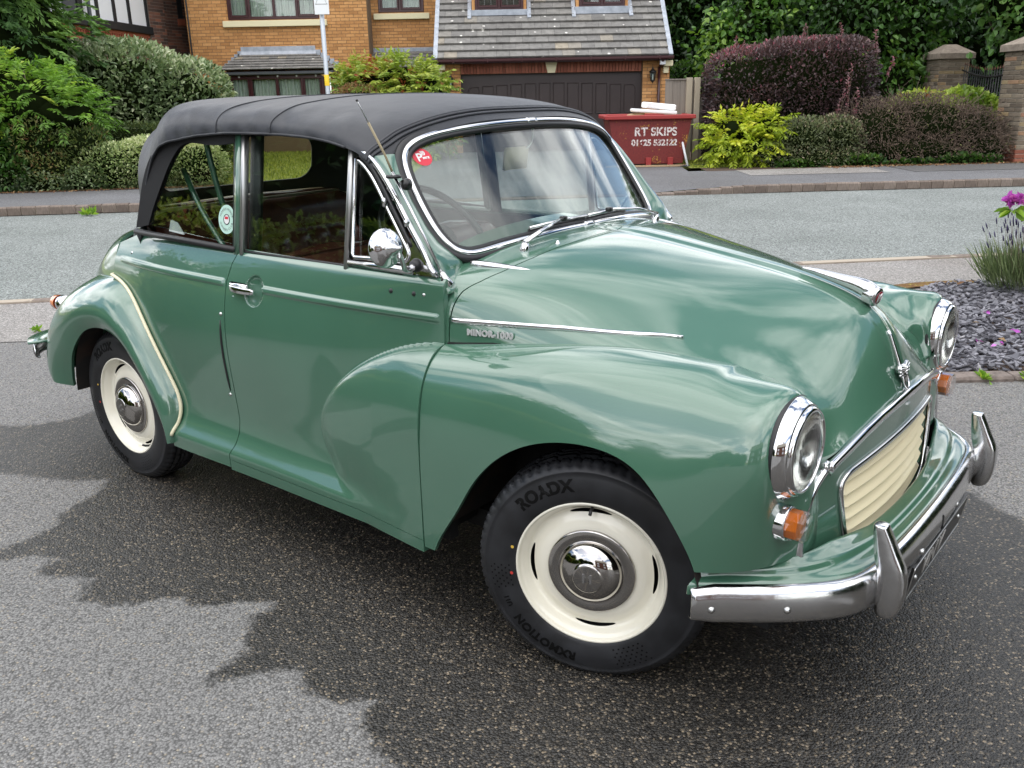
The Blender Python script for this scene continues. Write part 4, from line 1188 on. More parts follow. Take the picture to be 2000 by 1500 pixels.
# pillars: painted skin from the screen rubber to the door frame
for s in (1, -1):
    hs = np.linspace(-.16, .82, 36)
    secs = []
    for h in hs:
        # screen side
        k = np.argmin(np.abs(WSO[:, 1] - np.clip(h, 0.0, .90)) + np.where(WSO[:, 0] > 0, 0, 9) + np.where(np.abs(WSO[:, 0]) < .48, 9, 0))
        w0 = np.interp(np.clip(h, -.02, .93), [-.02, .03, .12, .24, .46, .68, .82, .93], [.508, .530, .550, .560, .561, .552, .530, .505]) + .004
        a = np.array(WS(w0, h, .004))
        zt = a[2]
        fx = np.interp(zt, AFR[:, 1], AFR[:, 0]) if zt > .977 else -.505
        b = np.array([fx + .016, wp(zt) - .001, zt])
        mid = (a + b) / 2 + np.array([.010, .004, .004])
        q1 = a * .75 + b * .25 + np.array([.007, .0, .004]); q2 = a * .25 + b * .75 + np.array([.009, .006, .002])
        r_ = b + np.array([-.012, -.001, 0])
        dn = np.clip(.03 - h, 0, 1) / .19
        a, b, mid, q1, q2, r_ = [v_ - np.array([.010, .006, .030]) * dn for v_ in (a, b, mid, q1, q2, r_)]
        secs.append(np.array([a - [.02, 0, .015], a, q1, mid, q2, b, r_, r_ - [.004, .016, 0]]) * [1, -1, 1])
    Gp_ = np.array(secs); Gp_ = np.stack([spl(q, 24, e=.5) for q in Gp_])
    Np_ = gridN(Gp_).reshape(-1, 3)
    if Np_[:, 0].mean() < 0: Np_ = -Np_
    aV = Gp_.reshape(-1, 3); aF = orient(aV, gridF(len(hs), 24), Np_)
    part('windscreen_pillar', (aV, aF, Np_), 'green_paint', s=s)
    if s == 1:
        # aerial lying along the pillar, with its two brackets
        ae = empty('aerial', (0, 0, 0), parent=car)
        p0, p1, p2, p3 = np.array((-.527, -.622, .988)), np.array((-.688, -.628, 1.245)), np.array((-.700, -.640, 1.290)), np.array((-.690, -.735, 1.430))
        part('aerial_tube', tube(np.array([p0, (p0 * .55 + p1 * .45) + [.004, -.006, .004], p1]), .0042, 8, up=(0, 1, 0)), 'dull_chrome', ae)
        part('aerial_rod', tube(np.array([p1, p2, p2 * .4 + p3 * .6]), .0032, 8, up=(0, 1, 0)), 'cream_trim', ae)
        part('aerial_tip', tube(np.array([p2 * .4 + p3 * .6, p3]), .0014, 6, up=(0, 1, 0)), 'screw_steel', ae)
        part('tip_ball', shiftx(lathe([(0, .0035), (.0025, .0025), (.0035, 0), (.0025, -.0025), (0, -.0035)], 10, 'z'), *p3), 'black_plastic', ae)
        ft = spl([p0 + [.018, .010, -.035], p0 + [.012, -.002, -.015], p0], 10)
        part('aerial_foot', tube(ft, .013, 10, up=(0, 1, 0), scale=np.linspace(1.1, .6, 10)), 'dull_chrome', ae)
        part('foot_screw', shiftx(lathe([(0, -.004), (.004, -.003), (.005, .001)], 8, 'y'), p0[0] + .012, p0[1] - .012, p0[2] - .018), 'black_void', ae)
        part('aerial_bracket', shiftx(lathe([(.004, -.004), (.020, -.004), (.022, 0), (.020, .004), (.004, .004)], 16, 'z'), p1[0] + .004, p1[1], p1[2] - .012), 'black_plastic', ae)
        part('bracket_stud', shiftx(lathe([(0, -.012), (.012, -.010), (.016, 0), (.016, .012), (0, .014)], 14, 'y'), p1[0] + .022, p1[1] + .024, p1[2] - .034), 'black_plastic', ae)
        part('clip', shiftx(box(-.006, .006, -.010, .006, -.010, .010, .003), -.640, -wp(1.105) - .010, 1.112), 'dull_chrome', ae)

# ---- hood
SH = .05
HS = [[(-.700, 0, 1.368), (-.710, .22, 1.364), (-.735, .40, 1.340), (-.757, .495, 1.310), (-.772, .545, 1.282), (-.782, .592, 1.262), (-.786, .606, 1.252)],
      [(-.738, 0, 1.388), (-.748, .22, 1.384), (-.765, .40, 1.360), (-.782, .500, 1.330), (-.792, .555, 1.304), (-.800, .600, 1.282), (-.803, .611, 1.266)],
      [(-.83, 0, 1.416), (-.835, .22, 1.410), (-.84, .40, 1.388), (-.845, .50, 1.362), (-.85, .562, 1.335), (-.85, .600, 1.310), (-.85, .609, 1.290)],
      [(-1.0, 0, 1.439), (-1.0, .22, 1.434), (-1.0, .40, 1.416), (-1.0, .50, 1.395), (-1.0, .562, 1.372), (-1.0, .597, 1.345), (-1.0, .604, 1.322)],
      [(-1.28, 0, 1.447), (-1.28, .22, 1.443), (-1.28, .40, 1.430), (-1.28, .50, 1.415), (-1.28, .565, 1.394), (-1.28, .600, 1.366), (-1.28, .607, 1.336)],
      [(-1.50, 0, 1.450), (-1.50, .22, 1.446), (-1.50, .40, 1.435), (-1.50, .50, 1.421), (-1.50, .565, 1.400), (-1.50, .600, 1.370), (-1.50, .608, 1.334)],
      [(-1.80, 0, 1.449), (-1.80, .22, 1.446), (-1.80, .40, 1.436), (-1.80, .495, 1.422), (-1.80, .56, 1.396), (-1.79, .598, 1.355), (-1.785, .610, 1.305)],
      [(-2.00, 0, 1.444), (-1.995, .22, 1.441), (-1.985, .39, 1.428), (-1.97, .485, 1.403), (-1.95, .550, 1.355), (-1.925, .590, 1.30), (-1.91, .610, 1.25)],
      [(-2.13, 0, 1.408), (-2.125, .22, 1.402), (-2.115, .375, 1.376), (-2.085, .462, 1.334), (-2.05, .533, 1.266), (-2.005, .583, 1.195), (-1.98, .612, 1.135)],
      [(-2.235, 0, 1.358), (-2.232, .22, 1.354), (-2.225, .365, 1.336), (-2.200, .462, 1.290), (-2.150, .532, 1.200), (-2.065, .580, 1.095), (-2.025, .614, 1.035)],
      [(-2.290, 0, 1.230), (-2.288, .21, 1.226), (-2.276, .350, 1.206), (-2.245, .442, 1.155), (-2.190, .516, 1.083), (-2.10, .573, 1.010), (-2.050, .614, .970)],
      [(-2.335, 0, 1.08), (-2.332, .20, 1.076), (-2.315, .330, 1.058), (-2.285, .415, 1.025), (-2.23, .490, .983), (-2.15, .557, .947), (-2.075, .610, .930)],
      [(-2.40, 0, .955), (-2.396, .20, .952), (-2.38, .330, .944), (-2.345, .410, .930), (-2.285, .480, .912), (-2.19, .548, .900), (-2.095, .606, .905)]]
HSm = []
for q in HS:
    a = np.array(q); b = a.copy(); b[:, 1] *= -1
    HSm.append(np.concatenate([b[::-1], a[1:]]))
nu, nv = 170, 141
Gh = loft(HSm, nu, nv, eu=.8, ev=.6)
# slack cloth between the hoops: shallow sags and pulls
r2 = np.random.default_rng(3)
xx, ww, zz_ = Gh[..., 0], Gh[..., 1], Gh[..., 2]
Nh = gridN(Gh)
if Nh[nu // 2, nv // 2, 2] < 0: Nh = -Nh
hoop = -.0030 * np.sin(np.clip((xx + .80) / (-.42 - .0), -9, 9) * np.pi) ** 2 * np.clip((1.0 + (xx + 2.0) * 2), 0, 1)
side = np.clip((np.abs(ww) - .42) / .16, 0, 1) * np.clip((xx + 1.98) / .2, 0, 1)
pull = .0035 * np.sin(xx * 15 + np.abs(ww) * 26 + 1.) * side + .0028 * np.sin(xx * 34 - np.abs(ww) * 30) * side + .0015 * np.sin(xx * 71 + zz_ * 60) * side
front_r = np.clip((xx + .84) / .05, 0, 1) * .0022 * np.sin((xx - np.abs(ww) * .03) * 230)
Gh = Gh + Nh * (hoop + pull)[..., None]
Nh = gridN(Gh).reshape(-1, 3)
if Nh[(nu // 2) * nv + nv // 2][2] < 0: Nh = -Nh
hV = Gh.reshape(-1, 3); hF = orient(hV, gridF(nu, nv), Nh)
RW = rrect(.385, .098, .07, 8) + [0, 1.185]
back = hV[:, 0] < -2.06
hole = np.where(back & (np.abs(hV[:, 1]) < .5), sdpoly(hV[:, 1:], RW), 1.)
hh_ = clip(hV, hF, hole, Nh)
hood = part('hood', shell(hh_[0], hh_[1], hh_[2], .006), 'hood_vinyl')
pane = clip(hV, hF, np.where(back & (np.abs(hV[:, 1]) < .5), .012 - sdpoly(hV[:, 1:], RW), -1.), Nh)
part('rear_window', (pane[0] - pane[2] * .004, pane[1], pane[2]), 'soft_window', hood)
def hoodline(iu, lift): return Gh[iu] + Nh.reshape(nu, nv, 3)[iu] * lift
ux = Gh[:, nv // 2, 0]
for xq in (-1.235, -1.515):
    part('hood_seam', tube(hoodline(int(np.argmin(np.abs(ux - xq))), .0006), .0026, 6), 'hood_vinyl', hood)
for xq in (-.738, -.750, -.762):
    iu = int(np.argmin(np.abs(ux - xq)))
    part('header_piping', tube(hoodline(iu, .0015), .0045, 8), 'hood_vinyl', hood)
for s in (0, -1):
    e = Gh[:, s]; k = slice(18, nu - 6)
    part('hood_binding', tube(e[k], .0042, 6, up=(0, 1, 0)), 'hood_vinyl', hood)
for s in (1, -1):
    flap = [(-2.085, .612, .975), (-2.05, .622, .93), (-2.055, .630, .885), (-2.085, .630, .868), (-2.14, .612, .872), (-2.20, .580, .895), (-2.24, .552, .925), (-2.20, .560, .955)]
    Vf = W(flap); Vf2 = Vf + np.array([0, .014, 0])
    nf_ = len(flap)
    part('hood_flap', (np.concatenate([Vf, Vf2]), [list(range(nf_)), list(range(nf_, 2 * nf_))[::-1]] + [[i, i + nf_, (i + 1) % nf_ + nf_, (i + 1) % nf_] for i in range(nf_)]), 'hood_vinyl', hood, smooth=False, s=s)
    part('press_stud', shiftx(lathe([(0, -.006), (.005, -.005), (.008, -.002), (.009, .002)], 12, 'y'), -2.105, -.628, .895), 'dull_chrome', hood, s=s)
part('hood_frame', tube(spl([(-1.60, -.50, .93), (-1.66, -.52, 1.12), (-1.70, -.53, 1.34)], 14), .010, 8, up=(0, 1, 0)), 'green_paint', hood)
part('hood_frame', tube(spl([(-1.90, -.50, 1.20), (-1.78, -.52, 1.06), (-1.66, -.52, .93)], 14), .010, 8, up=(0, 1, 0)), 'green_paint', hood)

# ---- bonnet furniture
def strip_w(x): return np.interp(x, [-.50, -.34, -.13, .05, .12], [.6425, .597, .5625, .507, .487])
sx = np.linspace(-.492, .105, 40)
for s in (1, -1):
    sp_ = np.array([(x, -bonnet_w(x, z_) - .0025, z_) for x, z_ in zip(sx, np.interp(sx, [-.5, -.17, .105], [.866, .872, .868]))])
    sp_[:, 1] = np.convolve(np.pad(sp_[:, 1], 3, 'edge'), np.ones(7) / 7, 'valid')
    part('side_moulding', sweep(sp_, circ(.0045, 8, .0085), scale=np.interp(np.linspace(0, 1, 40), [0, .9, 1], [1, .95, .5])), 'chrome', bonnet, s=s)
    # polished spear at the bonnet corner
    t_ = np.linspace(0, 1, 22)
    sx2 = np.array([(-.524 + .178 * t, -.506 + .058 * t, .996 - .012 * t) for t in t_])
    part('wing_spear', sweep(sx2, np.array([(-.010, -.016), (.010, -.016), (.013, .0), (.008, .009), (-.008, .009), (-.013, .0)]), scale=np.interp(t_, [0, .1, .35, .8, 1], [.75, .95, 1, .55, .08])), 'dull_chrome', bonnet, s=s)
badge_t = textmesh('MINOR-1000', .0225, .0015, 1.10, .0011)
bx = -.366 + badge_t[0][:, 0]
bq = np.linspace(-.47, -.25, 12); bw_ = np.array([max(bonnet_w(x, .832), bonnet_w(x, .842), bonnet_w(x, .85)) for x in bq])
part('model_badge', (np.stack([bx, -(np.interp(bx, bq, bw_) + .003 + badge_t[0][:, 2]), .8415 + badge_t[0][:, 1] + (bx + .366) * .02], -1), badge_t[1]), 'badge_metal', bonnet, smooth=False)
oc = spl([(.215, 0, .979), (.26, 0, .972), (.32, 0, .960), (.365, 0, .951), (.395, 0, .940), (.410, 0, .928)], 26)
part('bonnet_mascot', sweep(oc, circ(.0235, 14, .0235), scale=np.interp(np.linspace(0, 1, 26), [0, .2, .6, .85, 1], [.16, .40, .75, 1, .9])), 'dull_chrome', bonnet)
mh = xf(lathe([(0, .014), (.020, .0132), (.0255, .009), (.0270, 0), (.026, -.022)], 30, 'x'), Matrix.Translation((.411, 0, .926)) @ Matrix.Rotation(R(14), 4, 'Y') @ Matrix.Rotation(R(-8), 4, 'Z'))
mhead = part('mascot_head', mh, 'dull_chrome', bonnet)
part('enamel_disc', xf(lathe([(0, .0150), (.0165, .0146), (.0172, .0130)], 24, 'x'), Matrix.Translation((.411, 0, .926)) @ Matrix.Rotation(R(14), 4, 'Y') @ Matrix.Rotation(R(-8), 4, 'Z')), 'enamel_red', mhead)
Vt, Ft = textmesh('M', .029, .0006, 1, .001)
part('enamel_letter', xf((np.stack([.0156 + Vt[:, 2], Vt[:, 0], Vt[:, 1]], -1), Ft), Matrix.Translation((.411, 0, .926)) @ Matrix.Rotation(R(14), 4, 'Y') @ Matrix.Rotation(R(-8), 4, 'Z')), 'chrome', mhead, smooth=False)
def ridge(z): return np.interp(z, [.686, .757, .832, .892], [.512, .486, .455, .405])
sb = np.array([(ridge(z) + .006, 0, z) for z in np.linspace(.725, .840, 14)])
part('badge_spine', sweep(sb, circ(.0072, 8, .0055), up=(1, 0, 0), scale=np.interp(np.linspace(0, 1, 14), [0, .1, .75, 1], [.8, 1.1, .9, .8])), 'chrome', bonnet)
for k, (a, dz) in enumerate(((0, 0), (1, 0), (-1, 0))):
    part('badge_wing', sweep(np.array([(ridge(.738) + .011 - .004 * abs(a) * t, a * (.004 + .030 * t), .744 + .008 * t) for t in np.linspace(0, 1, 5)]) if a else np.array([(ridge(z) + .010, 0, z) for z in (.756, .742, .728, .712)]),
         circ(.011, 8, .008) if a else circ(.014, 10, .007), up=(1, 0, 0)), 'dull_chrome', bonnet)
rg = np.array([(ridge(.722 + .026 * math.sin(t)) + .012, .018 * math.cos(t), .722 + .026 * math.sin(t)) for t in np.linspace(0, 2 * np.pi, 24, endpoint=False)])
part('badge_ring', sweep(rg, circ(.0042, 6), up=(1, 0, 0), closed=True), 'chrome', bonnet)
for k in range(3):
    for a in (1, -1):
        part('badge_feather', tube(np.array([(ridge(.735) + .016 - t * .004, a * (.004 + .033 * t), .730 + .0085 * k + .006 * t) for t in np.linspace(0, 1, 4)]), .0034, 6, up=(1, 0, 0)), 'chrome', bonnet)
# wipers
for (py, dr) in ((-.365, 1), (.365, -1)):
    wp_ = empty('wiper', (0, 0, 0), parent=car)
    base = np.array([-.447, py, 1.022])
    part('wiper_spindle', tube(np.array([base - [.004, 0, .022], base, base + [.004, 0, .018]]), .0135, 12, up=(0, 1, 0), scale=[1.15, 1.0, .75]), 'chrome', wp_)
    e0, e1 = base + [.003, 0, .020], np.array(WS(py + dr * .238, .088, .030))
    part('wiper_arm', sweep(np.array([e0, e0 * .55 + e1 * .45 + [.010, 0, .010], e1]), circ(.0085, 8, .005), scale=[1.3, .9, .6]), 'dull_chrome', wp_)
    bl0, bl1 = np.array(WS(py + dr * .098, .072, .020)), np.array(WS(py + dr * .36, .076, .022))
    part('wiper_blade', sweep(np.array([bl0, (bl0 + bl1) / 2 + [.004, 0, .004], bl1]), circ(.0045, 6, .0055)), 'dull_chrome', wp_)
    part('blade_rubber', sweep(np.array([bl0, (bl0 + bl1) / 2, bl1]) - [.006, 0, .010], circ(.003, 6, .008)), 'black_rubber', wp_)
    part('blade_clip', shiftx(box(-.008, .008, -.012, .012, -.007, .007, .002), *(e1 + [0, 0, -.002])), 'black_plastic', wp_)
for (a, b, c_) in ((-.400, -.27, 1.030), (-.395, .27, 1.031)):
    part('washer_jet', shiftx(lathe([(0, .008), (.004, .007), (.005, .002), (.008, 0), (.009, -.003)], 10, 'z'), a, b, c_), 'chrome')

# ---- inside
def cushion(x0, x1, y0, y1, z0, z1, r=.04, n=10):
    """padded block with rounded edges"""
    V, F = box(x0, x1, y0, y1, z0, z1, r)
    return V, F
def seatback(xc, y0, y1, z0, z1, tilt, name, pleats):
    t = empty(name, (0, 0, 0), parent=car)
    nu_, nv_ = 81, 26
    V = []
    zs_ = np.linspace(0, 1, nv_)
    for u in np.linspace(0, 1, nu_):
        for v in zs_:
            y = y0 + (y1 - y0) * u
            e = min(u, 1 - u) * (y1 - y0)
            ed = np.clip(e / .09, 0, 1)
            bul = math.sqrt(max(1 - (1 - ed) ** 2, 0))
            pl_ = 0
            if pleats and v < .62:
                ph = (u * pleats) % 1
                pl_ = .024 * math.sqrt(max(1 - (2 * ph - 1) ** 2, 0)) * np.clip((.62 - v) / .05, 0, 1)
            if abs(v - .64) < .025: pl_ -= .006
            top = math.sqrt(max(1 - np.clip((v - .86) / .14, 0, 1) ** 2, 0))
            zz = z0 + (z1 - (1 - bul) * .05 - z0) * v
            V.append((xc + .055 * bul * (.35 + .65 * top) + pl_ - tilt * v, y, zz))
    V = np.array(V)
    Fr = gridF(nu_, nv_)
    Vb = V.copy(); Vb[:, 0] = xc - .06 - tilt * np.tile(zs_, nu_)
    part('seat_back', (np.concatenate([V, Vb]), np.concatenate([Fr, Fr[:, ::-1] + len(V), gridF(2, nu_) * 0 + 0][:2])), 'seat_leather', t)
    tp = V.reshape(nu_, nv_, 3)[:, -1] + [-.03, 0, .002]
    part('piping', tube(tp, .006, 6, up=(1, 0, 0)), 'seat_piping' if pleats else 'seat_leather', t)
    part('seat_roll', tube(np.array([tp[2] - [.03, 0, .012], tp[nu_ // 2] - [.03, 0, .012], tp[-3] - [.03, 0, .012]]), .035, 10, up=(1, 0, 0)), 'seat_leather', t)
    return t
rs = seatback(-2.02, -.52, .46, .66, 1.035, .10, 'rear_seat', 9)
part('seat_cushion', cushion(-1.98, -1.55, -.50, .50, .55, .70, .05), 'seat_leather', rs)
for y in (-.56, .06):
    fs = seatback(-1.24, y, y + .50, .50, .935, .08, 'front_seat', 0)
    part('seat_cushion', cushion(-1.22, -.76, y, y + .50, .40, .55, .05), 'seat_leather', fs)
part('hood_well_trim', tube(np.array([(-2.14, -.50, .985), (-2.24, -.40, 1.015), (-2.26, 0, 1.02), (-2.24, .40, 1.015), (-2.14, .50, .985)]), .028, 8), 'cream_trim')
for s in (1, -1):
    part('trim_panel', W(np.array([(x, .655, z) for x in (-2.05, -.62) for z in (.45, .955)])) if False else (W([(-2.05, .59, .45), (-.62, .615, .45), (-.62, .615, .955), (-2.05, .585, .955)]), [[0, 1, 2, 3]]), 'interior_trim', s=s)
part('dashboard', join(box(-.66, -.56, -.57, .57, .80, .985, .03), box(-.70, -.60, -.55, .55, .955, 1.0, .02)), 'green_paint')
part('parcel_shelf', box(-.75, -.56, -.56, .56, .70, .72, .004), 'interior_trim')
sw = empty('steering_wheel', (-.83, -.31, 1.0), parent=car)
sw.rotation_euler = (0, R(-38), 0)
Vr = np.array([(0, .205 * math.cos(t), .205 * math.sin(t)) for t in np.linspace(0, 2 * np.pi, 60, endpoint=False)])
part('wheel_rim', sweep(Vr, circ(.011, 8), up=(1, 0, 0), closed=True), 'black_plastic', sw)
for t in (90, 210, 330):
    part('spoke', tube(np.array([(.02, 0, 0), (.005, .20 * math.cos(R(t)), .20 * math.sin(R(t)))]), .006, 6, up=(1, 0, 0)), 'screw_steel', sw)
part('horn_boss', lathe([(0, -.03), (.03, -.025), (.042, 0), (.042, .04)], 20, 'x'), 'black_plastic', sw)
part('gear_lever', tube(spl([(-.78, -.02, .50), (-.86, .0, .70), (-.92, .0, .84)], 10), .007, 8, up=(1, 0, 0)), 'screw_steel')
# ================================================================== THE PLACE
# ---- ground materials
def stone_cells(g, sc, vec):
    return g.n('ShaderNodeTexVoronoi', {'Vector': vec, 'Scale': sc, 'Randomness': 1.})
g = NG('driveway_asphalt')
pos = g.geo()
at = g.n('ShaderNodeAttribute', attribute_name='wet').outputs['Fac']
v1 = stone_cells(g, 165., pos); v2 = stone_cells(g, 85., pos)
big = g.noise(1.3, 4, .6, pos).outputs[0]
edge = g.math('ADD', g.math('MULTIPLY', g.math('SUBTRACT', g.noise(9, 6, .68, pos).outputs[0], .5), .12), g.math('MULTIPLY', g.math('SUBTRACT', g.noise(55, 3, .6, pos).outputs[0], .5), .07))
wet = g.ramp(g.math('ADD', g.math('ADD', at, edge), .5), [(.485, (0,) * 3), (.515, (1,) * 3)])
rnd = g.n('ShaderNodeSeparateColor', {0: v1.outputs['Color']})
rnd2 = g.n('ShaderNodeSeparateColor', {0: v2.outputs['Color']})
dry_c = g.ramp(rnd.outputs[0], [(0, (.124, .120, .115)), (.25, (.190, .186, .180)), (.7, (.250, .245, .237)), (.93, (.305, .298, .287)), (.985, (.34, .29, .22))])
dry_c = g.mix(g.ramp(big, [(.36, (.0,) * 3), (.66, (.35,) * 3)]), dry_c, (.19, .187, .185))
wet_c = g.ramp(rnd.outputs[0], [(0, (.016, .015, .0138)), (.50, (.032, .030, .027)), (.82, (.058, .052, .044)), (.935, (.125, .105, .078)), (.98, (.26, .21, .15))])
gap = g.ramp(v1.outputs['Distance'], [(.42, (1,) * 3), (.75, (.45,) * 3)])
col = g.mix(wet, dry_c, wet_c)
col = g.mix(1., col, gap, 'MULTIPLY')
pale = g.ramp(rnd2.outputs[1], [(.972, (0,) * 3), (.976, (1,) * 3)])
core = g.ramp(v2.outputs['Distance'], [(.20, (1,) * 3), (.30, (0,) * 3)])
col = g.mix(g.mix(1., pale, core, 'MULTIPLY'), col, g.mix(wet, (.46, .42, .34), (.30, .245, .165)))
g.p(col=col, rough=g.ramp(wet, [(0, (.88,) * 3), (1, (.42,) * 3)]), spec=.5)
g.p(normal=g.bump(v1.outputs['Distance'], .75, -.004, g.bump(g.noise(26, 4, .6, pos).outputs[0], .5, .012)))
def tarmac(name, lo, mid, hi, sc=150., stain=(.8, .8, .8), bump=.6):
    g = NG(name)
    pos = g.geo()
    v = stone_cells(g, sc, pos)
    r_ = g.n('ShaderNodeSeparateColor', {0: v.outputs['Color']}).outputs[0]
    c = g.ramp(r_, [(0., lo), (.45, mid), (1., hi)])
    c = g.mix(1., c, g.ramp(v.outputs['Distance'], [(.4, (1,) * 3), (.8, (.5,) * 3)]), 'MULTIPLY')
    n_ = g.noise(.55, 5, .62, pos).outputs[0]
    c = g.mix(1., c, g.ramp(n_, [(.34, stain), (.66, (1.08, 1.08, 1.08))]), 'MULTIPLY')
    nn = g.noise(38, 4, .7, pos).outputs[0]
    c = g.mix(1., c, g.ramp(nn, [(.3, (.68,) * 3), (.7, (1.3,) * 3)]), 'MULTIPLY')
    g.p(col=c, rough=.85, normal=g.bump(v.outputs['Distance'], bump, -.005))
tarmac('road_asphalt', (.11, .12, .114), (.225, .245, .233), (.40, .425, .405), 95., (.80, .81, .80))
tarmac('footway_asphalt', (.10, .10, .102), (.165, .165, .172), (.23, .23, .238), 140., (.82, .8, .78))
tarmac('footway_pale', (.19, .18, .17), (.30, .285, .27), (.42, .40, .38), 120., (.82, .78, .74))
tarmac('footway_patch', (.08, .08, .08), (.125, .122, .12), (.18, .175, .17), 140., (.85, .82, .8))
g = NG('soil')
nf = g.noise(30, 6, .7, g.geo()).outputs[0]
g.p(col=g.ramp(nf, [(.3, (.035, .022, .015)), (.6, (.09, .055, .036)), (.8, (.16, .10, .065))]), rough=.95, normal=g.bump(nf, .8, .02))
g = NG('lawn_soil')
nf = g.noise(18, 5, .6, g.geo()).outputs[0]
g.p(col=g.ramp(nf, [(.3, (.14, .17, .03)), (.7, (.27, .29, .06))]), rough=.95)
g = NG('kerb_stone')
oi = g.n('ShaderNodeObjectInfo').outputs['Random']
nf = g.noise(9, 5, .65).outputs[0]
c = g.ramp(oi, [(0, (.145, .112, .092)), (.5, (.185, .145, .118)), (1, (.225, .18, .15))])
g.p(col=g.mix(1., c, g.ramp(nf, [(.3, (.62,) * 3), (.7, (1.25,) * 3)]), 'MULTIPLY'), rough=.9, normal=g.bump(g.noise(40, 4).outputs[0], .5, .006))
simple('kerb_mortar', (.40, .34, .27), .95)
g = NG('edging_concrete')
nf = g.noise(22, 5, .65, g.geo()).outputs[0]
g.p(col=g.ramp(nf, [(.3, (.11, .088, .075)), (.7, (.24, .195, .17))]), rough=.9, normal=g.bump(nf, .5, .01))
g = NG('slate')
at = g.n('ShaderNodeAttribute', attribute_name='var').outputs['Fac']
g.p(col=g.ramp(at, [(0, (.08, .079, .092)), (.5, (.17, .166, .186)), (.9, (.275, .268, .295)), (1., (.40, .37, .36))]), rough=.48, normal=g.bump(g.noise(45, 4).outputs[0], .4, .004))
g = NG('moss')
nf = g.noise(30, 5, .6, g.geo()).outputs[0]
g.p(col=g.ramp(nf, [(.35, (.11, .045, .012)), (.55, (.16, .085, .02)), (.75, (.30, .27, .03))]), rough=.95, normal=g.bump(nf, .8, .02))

# ---- ground sheets
def sheet_xy(name, P, z, mat, res=None, kind='structure', zf=None):
    P = np.array(P, float)
    if res is None:
        o = mk(name, np.c_[P, np.full(len(P), z)], [list(range(len(P)))], mat, kind=kind, smooth=False)
        if o.data.polygons[0].normal.z < 0: o.data.flip_normals()
        return o
    x0, x1, y0, y1 = P[:, 0].min(), P[:, 0].max(), P[:, 1].min(), P[:, 1].max()
    xs_, ys_ = np.arange(x0, x1 + res, res), np.arange(y0, y1 + res, res)
    X_, Y_ = np.meshgrid(xs_, ys_, indexing='ij')
    V = np.stack([X_, Y_, np.full_like(X_, z)], -1).reshape(-1, 3)
    F = gridF(len(xs_), len(ys_))
    V, F, _ = clip(V, F, -sdpoly(V[:, :2], P), V[:, 0] * 0)
    if zf is not None: V[:, 2] = zf(V)
    o = mk(name, V, F, mat, kind=kind, smooth=True)
    return o
def far_kerb(x): return 12.28 + .112 * (x + 5) - .0045 * np.maximum(x + 1, 0) ** 2 + .0022 * np.minimum(x + 6, 0) ** 2 * -1
def near_kerb(x): return 6.72 + .155 * (x + 3.7) - .004 * np.maximum(x, 0) ** 2
def pav_back(x): return 14.42 + .145 * (x + 6.) - .004 * np.maximum(x, 0) ** 2
xl = np.linspace(-40, 40, 81)
mk('ground', [(-220, -220, -.03), (220, -220, -.03), (220, 220, -.03), (-220, 220, -.03)], [[0, 1, 2, 3]], 'lawn_soil', kind='structure', smooth=False)
sheet_xy('road', [(x, near_kerb(x)) for x in xl] + [(x, far_kerb(x)) for x in xl[::-1]], 0., 'road_asphalt')
# far pavement, dipping at the garage drive
def ktop(x): return .03 + .085 * (1 - np.clip((x + 2.6) / 1.0, 0, 1) * np.clip((3.5 - x) / 1.4, 0, 1))
def pz(V): 
    t = np.clip((V[:, 1] - far_kerb(V[:, 0])) / 1.2, 0, 1)
    return ktop(V[:, 0]) * (1 - t) + .115 * t - .004
sheet_xy('pavement', [(x, far_kerb(x) + .12) for x in np.linspace(-20, 20, 41)] + [(x, pav_back(x)) for x in np.linspace(20, -20, 41)], .1, 'footway_asphalt', .25, zf=pz)
xs0 = np.linspace(.6, 3.2, 10)
for nm, x0, x1, mt, dz in (('pavement_patch', 3.9, 6.2, 'footway_pale', .004), ('pavement_patch', 6.6, 12., 'footway_patch', .004)):
    sheet_xy(nm, [(x, far_kerb(x) + 1.5) for x in np.linspace(x0, x1, 9)] + [(x, pav_back(x) - .1) for x in np.linspace(x1, x0, 9)], .116, mt)
mk('front_lawn', [(-7.4, 14.3, .10), (-1.7, 15.2, .10), (-1.7, 24.5, .12), (-7.9, 24.5, .12)], [[0, 1, 2, 3]], 'lawn_soil', kind='structure', smooth=False)
mk('garage_drive', [(-1.7, pav_back(-1.7), .106), (3.1, pav_back(3.1), .106), (3.6, 23., .11), (-1.7, 23., .11)], [[0, 1, 2, 3]], 'footway_asphalt', kind='structure', smooth=False)
sheet_xy('planting_bed', [(x, pav_back(x) - .1) for x in np.linspace(3.4, 22, 20)] + [(22, 40), (3.8, 40)], .112, 'soil')
sheet_xy('planting_bed', [(x, pav_back(x) - .1) for x in np.linspace(-22, -5.2, 20)] + [(-5.6, 16.6), (-8.2, 19.), (-22, 24)], .116, 'soil')
